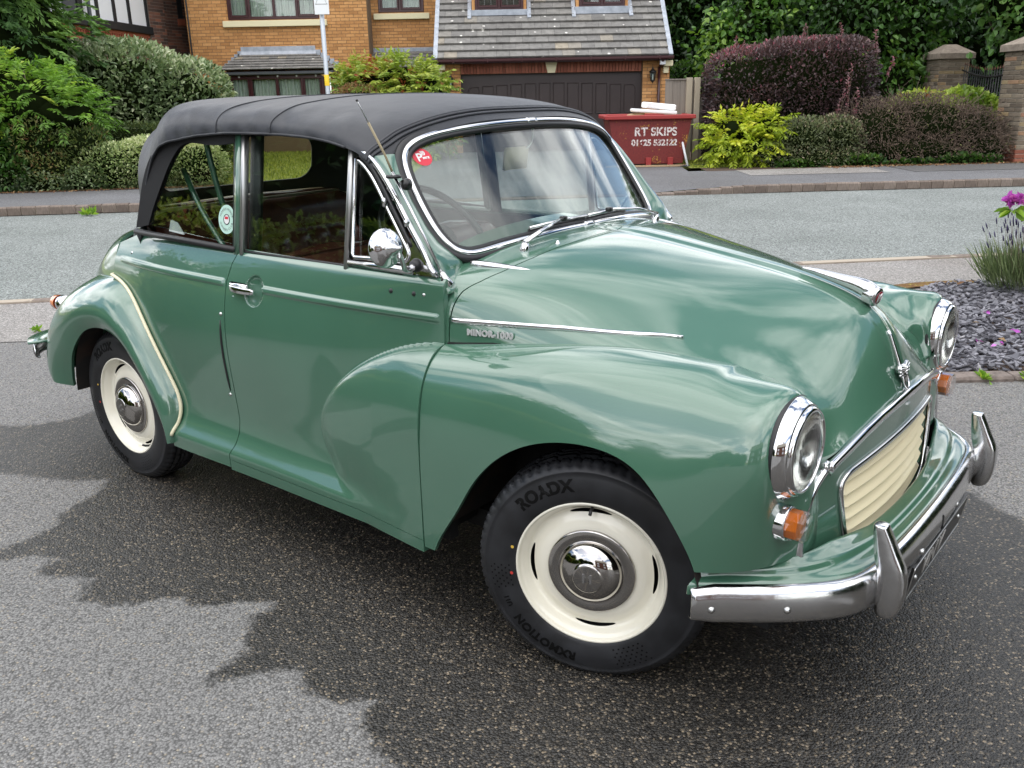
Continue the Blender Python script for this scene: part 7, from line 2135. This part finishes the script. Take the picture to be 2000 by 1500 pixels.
def frond_shrub(name, label, cat, loc, lobes, n, pairs, L, leaf, lw, mat, seed, base=.5, top=.2, droop=.35, core=.72, depth=.35, up=.35, group=None, spread=.13):
    t = empty(name, loc, 0, label, cat, group)
    lp = Lump([((np.array(c) - np.array(loc)), r_) for c, r_ in lobes], 2., .12, seed)
    P, N_ = lp.surf(n, depth, zmin=.12 - loc[2])
    D = N_ + rng.normal(0, .4, P.shape) + [0, 0, up]
    PP, DD, idx = fronds(P, D, pairs, L, leaf, droop)
    vv = (lit_var(P, N_, base, top, spread) + clumpvar(P, 3., .12, seed))[idx] + rng.normal(0, .07, len(idx))
    leaves('foliage', PP, DD, leaf, lw, mat, t, vv, .18, six=False)
    lp.core('shade_core', t, core, zmin=0)
    bs = [np.array([rng.uniform(-.2, .2), rng.uniform(-.1, .1), 0]) for _ in range(8)]
    stems('stem', t, bs, [lp.c[rng.integers(len(lp.c))] + rng.normal(0, .35, 3) * lp.r[0] for _ in range(8)], .016)
    return t
frond_shrub('sorbaria', 'bright green feathery-leaved shrub in front of the cypress', 'shrub', (-7.6, 14.9, .1), [((-7.75, 15.0, 1.35), (1.0, .7, .62)), ((-7.05, 14.9, 1.25), (.62, .5, .36)), ((-8.3, 15.0, 1.75), (.7, .6, .5)), ((-7.35, 14.95, 1.62), (.45, .4, .25)), ((-8.4, 14.9, 1.0), (.9, .6, .6))], 620, 7, .33, .10, .34, 'leaf_bright', 5, .50, .25)
shrub('mixed_shrub', 'dull olive shrub with reddish twigs below the feathery shrub', 'shrub', None, (-7.0, 14.7, .1), [((-7.35, 14.75, .75), (.62, .5, .55)), ((-6.75, 14.75, .70), (.45, .45, .42)), ((-7.1, 14.65, .42), (.75, .45, .36))], 5200, .062, .38, 'leaf_mixed', seed=11, base=.50, top=.20, spread=.22, depth=.4)
shrub('dark_shrub', 'dark glossy shrub at the left edge behind the pavement', 'shrub', None, (-8.3, 14.5, .1), [((-8.35, 14.6, .70), (.65, .5, .62)), ((-7.95, 14.5, .36), (.6, .42, .30))], 3600, .085, .5, 'leaf_tree_mid', seed=12, base=.40, top=.2)
shrub('low_shrub', 'low grey-green plant with a rosette at the pavement edge on the left', 'shrub', None, (-7.9, 14.35, .1), [((-8.05, 14.40, .24), (.5, .25, .2)), ((-7.3, 14.42, .22), (.5, .22, .2)), ((-6.75, 14.5, .25), (.35, .25, .22))], 3000, .062, .5, 'leaf_holly', seed=13, base=.50, nstem=0)
shrub('variegated_bush', 'pale cream-edged variegated bush at the pavement edge beside the car hood', 'shrub', None, (-6.0, 14.75, .1), [((-6.30, 14.8, .42), (.62, .5, .40)), ((-5.75, 14.85, .45), (.62, .5, .42)), ((-5.2, 15.0, .42), (.6, .5, .38))], 9000, .052, .52, 'leaf_variegated', power=2.6, seed=14, base=.46, top=.26, spread=.24, depth=.2, rough=.08)
shrub('yew_hedge', 'low dark yew hedge behind the variegated bush', 'hedge', None, (-6.3, 16.2, .1), [((-6.6, 16.3, .72), (.75, .5, .34)), ((-5.6, 16.4, .72), (.9, .5, .34))], 5200, .06, .26, 'leaf_yew', power=3, seed=15, base=.5, top=.2, depth=.25, nstem=0)
shrub('holly_hedge', 'big rounded grey-green clipped bush in front of the brown brick house', 'hedge', None, (-6.9, 17.8, .1), [((-7.3, 17.9, 1.35), (1.35, .9, 1.12)), ((-6.35, 18.1, 1.22), (1.05, .9, .96)), ((-7.9, 18.0, 1.0), (1.0, .9, .9))], 15000, .105, .50, 'leaf_holly', power=2.8, seed=16, base=.44, top=.26, spread=.2, depth=.16, rough=.05, bend=.3)
# between the parked car and the orange house
frond_shrub('mahonia', 'bright yellow-green spreading shrub in front of the garage pillar', 'shrub', (-2.4, 20.2, .1), [((-2.95, 20.3, 1.55), (.75, .6, .55)), ((-2.25, 20.3, 1.65), (.7, .6, .50)), ((-1.75, 20.2, 1.45), (.5, .5, .5)), ((-2.4, 20.2, .9), (1.2, .7, .8))], 900, 6, .36, .13, .42, 'leaf_spring', 21, .55, .22, .30)
shrub('brownish_bush', 'small brownish clipped bush beside the sign pole', 'shrub', None, (-3.2, 19.4, .1), [((-3.15, 19.5, 1.15), (.62, .5, .56)), ((-2.75, 19.5, .95), (.5, .5, .5))], 4200, .055, .45, 'leaf_mixed', seed=22, base=.62, top=.2, spread=.2, depth=.3)
# far side right
shrub('purple_hedge', 'big clipped purple-leaved hedge on the far side of the road', 'hedge', None, (5.3, 17.5, .1), [((4.75, 17.7, 1.25), (.98, .75, .92)), ((5.6, 17.7, 1.30), (1.05, .75, 1.0)), ((6.15, 17.7, 1.30), (.68, .75, 1.0)), ((4.45, 17.6, .85), (.72, .7, .75))], 21000, .068, .52, 'leaf_purple', power=4.0, seed=31, base=.42, top=.30, spread=.17, depth=.14, rough=.05, bend=.2)
ph = empty('berberis_shoots', (5.3, 17.2, .1), 0, 'upright reddish shoots standing out of the purple hedge', 'shoots')
bs, tp = [], []
PP, DD = [], []
for (x, z0, h) in ((4.15, 1.95, .38), (4.22, 1.95, .28), (4.35, 2.0, .2), (5.32, 2.2, .28), (6.02, 2.2, .30), (6.66, 2.0, .38), (6.7, 1.6, .3), (5.95, 1.2, .6), (6.05, 1.05, .5), (6.2, .95, .45), (5.85, .9, .4)):
    b_ = np.array([x - 5.3, -.12 if z0 > 1.9 else -.58, z0 - .1]); e_ = b_ + [rng.uniform(-.10, .10), -.02 if z0 > 1.9 else -.10, h]
    bs.append(b_ - [0, 0, .1]); tp.append(e_)
    for q in np.linspace(.05, 1, 22):
        for _ in range(2):
            PP.append(b_ + (e_ - b_) * q); DD.append(rng.normal(0, 1, 3) + [0, -.3, .4])
stems('shoot', ph, bs, tp, .006)
leaves('foliage', np.array(PP), np.array(DD), .055, .5, 'leaf_purple', ph, rng.uniform(.82, 1.0, len(PP)), .2)
frond_shrub('golden_mahonia', 'bright yellow-leaved shrub in front of the purple hedge', 'shrub', (4.3, 16.5, .1), [((4.05, 16.6, .72), (.42, .36, .30)), ((4.6, 16.65, .78), (.42, .36, .24)), ((3.85, 16.55, .40), (.26, .3, .2)), ((4.35, 16.55, .46), (.48, .36, .30))], 330, 6, .27, .105, .40, 'leaf_yellow', 32, .58, .22, .30, .62, .45, .25)
t_, _l = shrub('cotoneaster', 'loose grey-green low bush along the pavement right of the yellow shrub', 'shrub', None, (5.3, 16.5, .1), [((4.75, 16.45, .30), (.45, .32, .26)), ((5.3, 16.5, .50), (.55, .42, .44)), ((5.9, 16.5, .55), (.55, .42, .42)), ((5.5, 16.35, .25), (.9, .35, .22))], 10500, .050, .42, 'leaf_coton', seed=33, base=.46, top=.2, spread=.24, depth=.45, rough=.16, mix=.7)
t_, lp_ = shrub('twiggy_hedge', 'rounded brown twiggy hedge by the pavement before the railings', 'hedge', None, (7.3, 16.7, .1), [((6.75, 16.75, .66), (.75, .6, .56)), ((7.55, 16.8, .72), (.92, .65, .60)), ((8.3, 16.8, .60), (.72, .6, .50)), ((7.2, 16.55, .34), (1.2, .5, .32)), ((8.5, 16.6, .36), (.5, .5, .34))], 13000, .048, .32, 'leaf_brown', power=2.4, seed=34, base=.42, top=-.10, spread=.24, depth=.35, rough=.10, mix=.7)
P, N_ = lp_.surf(900, .22, zmin=.2)
stems('twig', t_, list(P - N_ * .12), list(P + (N_ + rng.normal(0, .9, P.shape)) * .13), .0042, n=4, sag=.18)
shrub('ivy', 'dark green ivy at the foot of the hedges along the pavement', 'ivy', None, (6.4, 16.1, .1), [((5.2, 16.15, .14), (.5, .12, .10)), ((6.2, 16.2, .17), (.45, .14, .13)), ((7.2, 16.2, .13), (.4, .12, .08)), ((8.1, 16.22, .16), (.6, .14, .12))], 1500, .07, .8, 'leaf_tree_dark', seed=35, base=.5, nstem=0, depth=.5)
shrub('lime_shrub', 'fresh light green shrub behind the twiggy hedge under the railings', 'shrub', None, (8.5, 17.6, .1), [((7.9, 17.7, .96), (.65, .4, .36)), ((8.6, 17.8, 1.0), (.6, .4, .34)), ((9.1, 17.8, .75), (.4, .4, .4))], 3600, .115, .75, 'leaf_spring', seed=36, base=.40, top=.2, spread=.14, depth=.35)
shrub('clipped_hedge', 'dark green clipped hedge behind the board fence', 'hedge', None, (4.9, 23.5, .1), [((4.75, 23.6, 1.1), (.85, .6, 1.02)), ((5.7, 23.6, 1.05), (.8, .6, .95))], 6000, .07, .45, 'leaf_tree_dark', power=4, seed=37, base=.5, top=.25, depth=.15)
# trees behind
def tree(label, loc, h, lobes, n, L, Wd, mat, seed, base=.40, top=.22, depth=.35, trunk=.16, group='trees behind the hedges', core=.74, front=.5, six=True, clump=.2):
    t = empty('tree', loc, 0, label, 'tree', group)
    mk('trunk', *tube(spl([(0, 0, -.1), (.06, .05, h * .35), (-.05, 0, h * .7), (0, 0, h)], 12), trunk, 9, up=(1, 0, 0), scale=np.linspace(1, .25, 12)), 'bark', t)
    lp = Lump(lobes, 2., .16, seed)
    stems('limb', t, [np.array([0, 0, h * rng.uniform(.2, .6)]) for _ in lobes], [np.array(c) for c, _ in lobes], trunk * .35, 'bark', 6)
    P, N_ = lp.surf(n, depth, zmin=.2, front=front)
    # leaves gather on twigs: shift them towards shared twig ends
    k = max(n // 22, 1)
    C_ = P[:k]; ci = rng.integers(0, k, n)
    near = rng.uniform(0, 1, n) < .7
    P2 = np.where(near[:, None], C_[ci] + rng.normal(0, L * 1.7, (n, 3)) * [1, 1, .6], P); N2 = np.where(near[:, None], N_[:k][ci], N_)
    D = N2 * .7 + rng.normal(0, .6, P.shape) - [0, 0, .35]
    vv = lit_var(P2, N2, base, top, .14) + np.where(near, rng.normal(0, .16, k)[ci], 0) + clumpvar(P2, 1.6, clump, seed + 5)
    leaves('crown', P2, D, L, Wd, mat, t, vv, .25, six=six)
    lp.core('shade_core', t, core, zmin=.2)
    return t
tree('dark leafy tree rising directly behind the garage roof', (5.6, 29., .1), 5.6, [((-.6, 0, 2.2), (1.6, 1.4, 1.5)), ((.8, -.2, 2.6), (1.7, 1.4, 1.7)), ((-.2, 0, 4.1), (2.0, 1.5, 1.5)), ((1.6, 0, 4.3), (1.5, 1.4, 1.4)), ((.3, -.3, 1.0), (1.9, 1.2, 1.0))], 11000, .17, .62, 'leaf_tree_dark', 41)
tree('large dark tree behind the middle of the purple hedge', (8.6, 26., .1), 5.6, [((-1.2, 0, 2.3), (1.7, 1.4, 1.5)), ((.7, -.2, 2.5), (1.7, 1.4, 1.6)), ((-.6, 0, 4.0), (2.0, 1.5, 1.5)), ((1.4, 0, 4.0), (1.7, 1.4, 1.5)), ((0, -.2, 1.1), (2.2, 1.2, 1.1))], 12000, .16, .6, 'leaf_tree_dark', 42)
tree('dark tree behind the far gate pillar', (11.2, 24.5, .1), 5.6, [((-1.0, 0, 2.2), (1.6, 1.4, 1.5)), ((.9, -.1, 2.6), (1.7, 1.4, 1.6)), ((-.4, 0, 3.9), (1.9, 1.5, 1.5)), ((1.6, 0, 4.0), (1.6, 1.4, 1.5)), ((.2, -.2, .9), (2.1, 1.1, 1.0))], 11000, .16, .6, 'leaf_tree_dark', 43)
tree('fresh green sapling between garage and purple hedge', (5.25, 22.6, .1), 2.6, [((0, 0, 1.9), (.72, .6, .85)), ((.45, 0, 2.6), (.75, .6, .7)), ((-.15, 0, 1.2), (.7, .6, .5)), ((.9, .2, 3.3), (.8, .6, .7))], 3300, .15, .72, 'leaf_tree_mid', 44, .60, .2, trunk=.05, group=None)
tree('mid green leafy tree filling the gap left of the far gate pillar', (8.9, 21.8, .1), 4.2, [((-.2, 0, 1.1), (.95, .6, 1.0)), ((.0, .3, 2.3), (1.1, .7, .9)), ((.5, .4, 3.3), (1.2, .8, .8)), ((-.9, .3, 3.0), (1.0, .7, .9))], 5200, .15, .62, 'leaf_tree_mid', 45, .40, .22, trunk=.09, group=None)
tree('broad-leaved lime tree hanging over the railings at the top right', (10.6, 19.0, .1), 4.4, [((-.35, 0, 2.9), (.9, .7, .8)), ((.6, 0, 2.5), (.9, .7, .8)), ((.0, .1, 3.7), (1.4, .8, .8)), ((-1.1, .3, 3.5), (.8, .6, .6)), ((.5, .2, 1.6), (.7, .6, .6))], 4600, .155, .82, 'leaf_lime', 46, .44, .2, trunk=.1, group=None)
tree('tall dark trees closing the view at the far right', (14.5, 24., .1), 5.6, [((-.8, 0, 2.2), (1.8, 1.4, 1.6)), ((1.2, 0, 2.5), (1.8, 1.4, 1.6)), ((0, 0, 4.0), (2.2, 1.5, 1.5))], 6000, .17, .6, 'leaf_tree_dark', 47)

# ---- near right corner: slate chippings, lavender, rhododendron
SLP = np.array([(2.28, 4.44), (2.47, 5.9), (3.15, 6.58), (5.5, 6.75), (7.5, 6.4), (7.5, 4.5)])
sheet_xy('slate_bed', SLP, .006, 'soil')
n = 15000
P = np.stack([rng.uniform(2.2, 5.6, n), rng.uniform(4.42, 6.7, n), rng.uniform(.012, .05, n)], 1)
P = P[sdpoly(P[:, :2], SLP) < -.02]
n = len(P)
k = 6
ang = np.sort(rng.uniform(0, 2 * np.pi, (n, k)), 1)
rad = rng.uniform(.014, .040, (n, 1)) * rng.uniform(.65, 1.1, (n, k))
asp = rng.uniform(.45, .9, (n, 1)); rot = rng.uniform(0, 2 * np.pi, (n, 1))
lx, ly = rad * np.cos(ang), rad * np.sin(ang) * asp
gx, gy = lx * np.cos(rot) - ly * np.sin(rot), lx * np.sin(rot) + ly * np.cos(rot)
tx, ty = rng.normal(0, .30, (n, 1)), rng.normal(0, .30, (n, 1))
gz = gx * tx + gy * ty
top_ = np.stack([P[:, :1] + gx, P[:, 1:2] + gy, P[:, 2:] + gz], -1)
bot_ = top_ - [0, 0, .007]
V = np.concatenate([top_, bot_], 1).reshape(-1, 3)
base_i = np.arange(n)[:, None] * 2 * k
Ft = [base_i + [0, 1, 2, 3], base_i + [0, 3, 4, 5]] + [base_i + [i, i + k, (i + 1) % k + k, (i + 1) % k] for i in range(k)]
sl = mk('slate_chippings', V, np.concatenate(Ft), 'slate', kind='stuff', smooth=False)
tag(sl, 'purple-grey slate chippings covering the bed beside the driveway', 'slate')
a = sl.data.attributes.new('var', 'FLOAT', 'POINT'); a.data.foreach_set('value', np.repeat(np.clip(rng.beta(2.2, 2.4, n), 0, 1), 2 * k).astype(np.float32))
# fallen petals and dead leaves on the slate
PP = np.array([(2.93, 5.05, .07), (2.71, 4.76, .07), (2.80, 4.69, .07), (2.97, 4.52, .07), (3.1, 4.9, .07), (3.3, 5.4, .07), (2.62, 4.85, .07), (3.25, 4.6, .07), (3.0, 5.5, .07), (3.5, 5.0, .07)])
o = leaves('fallen_petals', np.repeat(PP, 3, 0) + rng.normal(0, .01, (30, 3)) * [1, 1, .2], rng.normal(0, 1, (30, 3)) * [1, 1, .15], .035, .7, 'petal', None, None, .2, kind='stuff'); tag(o, 'fallen pink petals on the slate chippings', 'petals')
PP = np.stack([rng.uniform(2.4, 4.5, 26), rng.uniform(4.5, 6.5, 26), np.full(26, .06)], 1)
o = leaves('dead_leaves', PP, rng.normal(0, 1, (26, 3)) * [1, 1, .2], .05, .45, 'leaf_litter', None, None, .3, kind='stuff'); tag(o, 'dry leaves scattered on the slate', 'leaves')
ms = sheet_xy('moss', spl([(2.4, 5.98), (2.6, 6.26), (2.95, 6.50), (3.35, 6.60), (3.6, 6.70), (3.3, 6.72), (2.9, 6.62), (2.55, 6.42), (2.32, 6.15)], 40, closed=True), .018, 'moss', kind='stuff')
tag(ms, 'rusty brown moss along the edge of the slate bed', 'moss')
# lavender
lv = empty('lavender', (3.78, 6.30, .02), 0, 'lavender clump with dark flower spikes at the right edge of the slate', 'plant')
n = 1500
r_ = np.sqrt(rng.uniform(0, 1, n)); a_ = rng.uniform(0, 2 * np.pi, n)
P0 = np.stack([  .34 * r_ * np.cos(a_), .24 * r_ * np.sin(a_), np.zeros(n)], 1)
D0 = P0 * [1.5, 1.5, 0] + rng.normal(0, .13, (n, 3)) + [0, 0, 1]; D0 /= np.linalg.norm(D0, axis=1, keepdims=True)
leaves('leaves', P0 + D0 * rng.uniform(.0, .14, (n, 1)), D0 + rng.normal(0, .12, (n, 3)), .24, .035, 'leaf_lavender', lv, None, .12)
m = 130
r_ = np.sqrt(rng.uniform(0, 1, m)); a_ = rng.uniform(0, 2 * np.pi, m)
b0 = np.stack([.26 * r_ * np.cos(a_), .20 * r_ * np.sin(a_), np.full(m, .05)], 1)
d0 = b0 * [1.7, 1.5, 0] + rng.normal(0, .12, (m, 3)) + [0, 0, 1]; d0 /= np.linalg.norm(d0, axis=1, keepdims=True)
Lh = rng.uniform(.30, .50, (m, 1))
stems('flower_stem', lv, list(b0), list(b0 + d0 * Lh), .0016, 'twig', 4, .03)
mk('flower_spikes', *join(*[tube(np.array([p_ - q * .012, p_ + q * .012, p_ + q * .036]), .0052, 5, up=(1, .2, 0), scale=[.7, 1, .3]) for p_, q in zip(b0 + d0 * Lh, d0)]), 'lavender_flower', lv, kind='stuff')
# rhododendron truss reaching in at the right edge
rd = empty('rhododendron', (4.49, 6.15, .02), 0, 'rhododendron with a pink flower head at the right edge of the picture', 'shrub')
tips = [np.array([-1.02, .05, .64]), np.array([-.86, .0, .62]), np.array([-.45, -.1, .75]), np.array([-.1, .1, .95]), np.array([.35, 0, .8]), np.array([-.3, .15, .45])]
stems('stem', rd, [np.array([0, 0, 0])] * len(tips), [q - [0, 0, .05] for q in tips], .012, 'bark', 8, .08)
for q in tips:
    n = 15
    d = rng.normal(0, 1, (n, 3)) * [1, 1, .25]; d /= np.linalg.norm(d, axis=1, keepdims=True)
    leaves('leaves', np.repeat(q[None], n, 0) - [0, 0, .05] + d * .015, d + [0, 0, -.25], .11, .34, 'leaf_bright', rd, rng.uniform(.5, .9, n), .3, six=True)
    n = 110
    d = rng.normal(0, 1, (n, 3)); d[:, 2] = np.abs(d[:, 2]) * .8; d /= np.linalg.norm(d, axis=1, keepdims=True)
    leaves('flower_head', q + d * rng.uniform(.01, .05, (n, 1)), d + rng.normal(0, .35, (n, 3)), .042, .85, 'petal', rd, None, .4, six=True)
# lawns
def lawn(name, label, poly, n, h, z):
    poly = np.array(poly)
    P = np.stack([rng.uniform(poly[:, 0].min(), poly[:, 0].max(), n), rng.uniform(poly[:, 1].min(), poly[:, 1].max(), n), np.full(n, z)], 1)
    P = P[sdpoly(P[:, :2], poly) < 0]
    D = rng.normal(0, .45, P.shape) + [0, 0, 1]
    o = leaves(name, P, D, h, .16, 'grass_blade', None, rng.uniform(0, 1, len(P)), .2, kind='stuff')
    tag(o, label, 'grass')
lawn('grass', 'short yellowish lawn in front of the orange house', [(-7.2, 14.6), (-1.8, 15.3), (-1.8, 23.8), (-7.6, 23.8)], 26000, .07, .11)
lawn('grass_verge', 'small patch of grass beside the skip and fence', [(3.3, 16.35), (4.1, 16.4), (4.2, 17.8), (3.35, 17.8)], 5000, .05, .112)
mk('verge_soil', [(3.25, 16.3, .116), (4.3, 16.35, .116), (4.3, 17.85, .116), (3.25, 17.85, .116)], [[0, 1, 2, 3]], 'lawn_soil', kind='structure', smooth=False)
# weeds in the joints, leaf litter on the pavement
wk = [((2.62, 4.31), .05), ((2.66, 4.33), .07), ((2.86, 4.32), .055), ((-5.55, 11.98), .11), ((-4.75, 12.15), .06), ((-3.12, 5.72), .035), ((-2.95, 5.72), .03), ((2.4, 4.32), .05)]
for k, ((x, y), h) in enumerate(wk):
    n = 26
    d = rng.normal(0, .7, (n, 3)) + [0, 0, 1.]
    near_ = ('between driveway and slate edging', 'in the far kerb joint left of the car', 'on the footway behind the car')[0 if y < 4.5 else (1 if y > 11 else 2)]
    o = leaves('weed', np.array([(x, y, .015)] * n) + rng.normal(0, h * .25, (n, 3)) * [1, 1, 0], d, h, .4, 'leaf_bright', None, rng.uniform(.5, 1, n), .3)
    tag(o, (('tiny green weed ', 'small green weed with pointed leaves ', 'pale green weed ')[k % 3] if h < .056 else ('green weed tuft ', 'sprawling green weed ')[k % 2]) + near_, 'weed', 'weeds in the joints ' + near_)
def litter(label, x0, x1, fn, n, spread):
    x = rng.uniform(x0, x1, n); y = fn(x) + rng.normal(0, spread, n)
    P = np.stack([x, y, np.full(n, .125)], 1)
    o = leaves('leaf_litter', P, rng.normal(0, 1, (n, 3)) * [1, 1, .12], .045, .55, 'leaf_litter', None, None, .2, kind='stuff'); tag(o, label, 'leaf litter')
litter('brown leaf litter along the back of the pavement on the right', 5.5, 9.2, lambda x: pav_back(x) - .12, 900, .10)
litter('brown leaf litter along the back of the pavement on the left', -9, -4.6, lambda x: pav_back(x) - .08, 500, .07)

# ---- the viewer's side of the road: what the paint and the glass mirror
bh = empty('house_across', (0, 0, 0), 0, 'brick house behind the viewer mirrored in the hubcap', 'house')
mk('wall', *box(-4.5, 5.0, -21., -14., 0, 4.9), 'brown_brick', bh, smooth=False)
mk('roof', np.array([(-5, -13.6, 4.8), (5.5, -13.6, 4.8), (5.5, -17.5, 8.2), (-5, -17.5, 8.2), (5.5, -21.4, 4.8), (-5, -21.4, 4.8)]), [[0, 1, 2, 3], [3, 2, 4, 5]], 'roof_tile', bh, smooth=False)
for x_ in (-3.2, 1.6):
    mk('window', *box(x_, x_ + 1.6, -14.0, -13.95, 2.9, 4.1), 'white_plastic', bh, smooth=False)
    mk('window', *box(x_, x_ + 1.6, -14.0, -13.95, .8, 2.1), 'white_plastic', bh, smooth=False)
mk('chimney', *box(2.2, 3.0, -18, -17, 7, 9.6), 'brown_brick', bh, smooth=False)
def back_hedge(label, loc, lobes, n, seed, mat='leaf_tree_mid', L=.2):
    t = empty('garden_hedge', loc, 0, label, 'hedge')
    lp = Lump(lobes, 2.6, .12, seed)
    P, N_ = lp.surf(n, .25, zmin=0.)
    leaves('foliage', P, N_ * .8 + rng.normal(0, .6, P.shape), L, .55, mat, t, lit_var(P, N_, .45, .2, .16) + clumpvar(P, 1.5, .2, seed), .25)
    lp.core('shade_core', t, .84, zmin=0)
back_hedge('yellow-green garden hedge left of the driveway mirrored in the car windows', (-5.6, 1.6, 0), [((0, 0, .65), (.55, 2.0, .75)), ((0, 2.2, .6), (.55, 1.3, .72)), ((0, -2.6, .7), (.6, 2.0, .8)), ((0, .6, 1.1), (.4, .8, .45))], 20000, 61, 'leaf_spring', .06)
back_hedge('dark tree row far left of the driveway mirrored in the car door', (-12.5, 2.5, 0), [((0, 0, 2.0), (1.8, 2.6, 2.2)), ((-.6, 3.8, 1.9), (1.7, 2.0, 2.0)), ((.4, -4., 2.4), (1.8, 2.6, 2.6)), ((-.6, 1.2, 3.2), (1.4, 1.6, 1.4))], 6000, 64, 'leaf_tree_dark', .22)
back_hedge('dark trees behind the viewer mirrored in the bonnet', (-11, -13, 0), [((0, 0, 2.2), (2.6, 2.6, 2.6)), ((3.2, -.5, 1.8), (2.2, 2.2, 2.4)), ((-2.5, 3, 2.6), (2.4, 2.6, 3.0))], 4200, 62, 'leaf_tree_dark', .26)
back_hedge('tall dark hedge along the right side of the driveway mirrored in the car nose', (7.6, 2.0, 0), [((0, 0, 1.9), (1.1, 2.6, 2.3)), ((.2, 3.8, 1.7), (1.1, 2.2, 2.1)), ((-.2, -3.8, 2.1), (1.2, 2.6, 2.5)), ((.1, -7.5, 1.8), (1.2, 2.4, 2.2)), ((.3, 1.6, 3.1), (.9, 1.3, 1.2)), ((.1, -2.2, 3.3), (.9, 1.3, 1.2))], 11000, 63, 'leaf_tree_dark', .16)
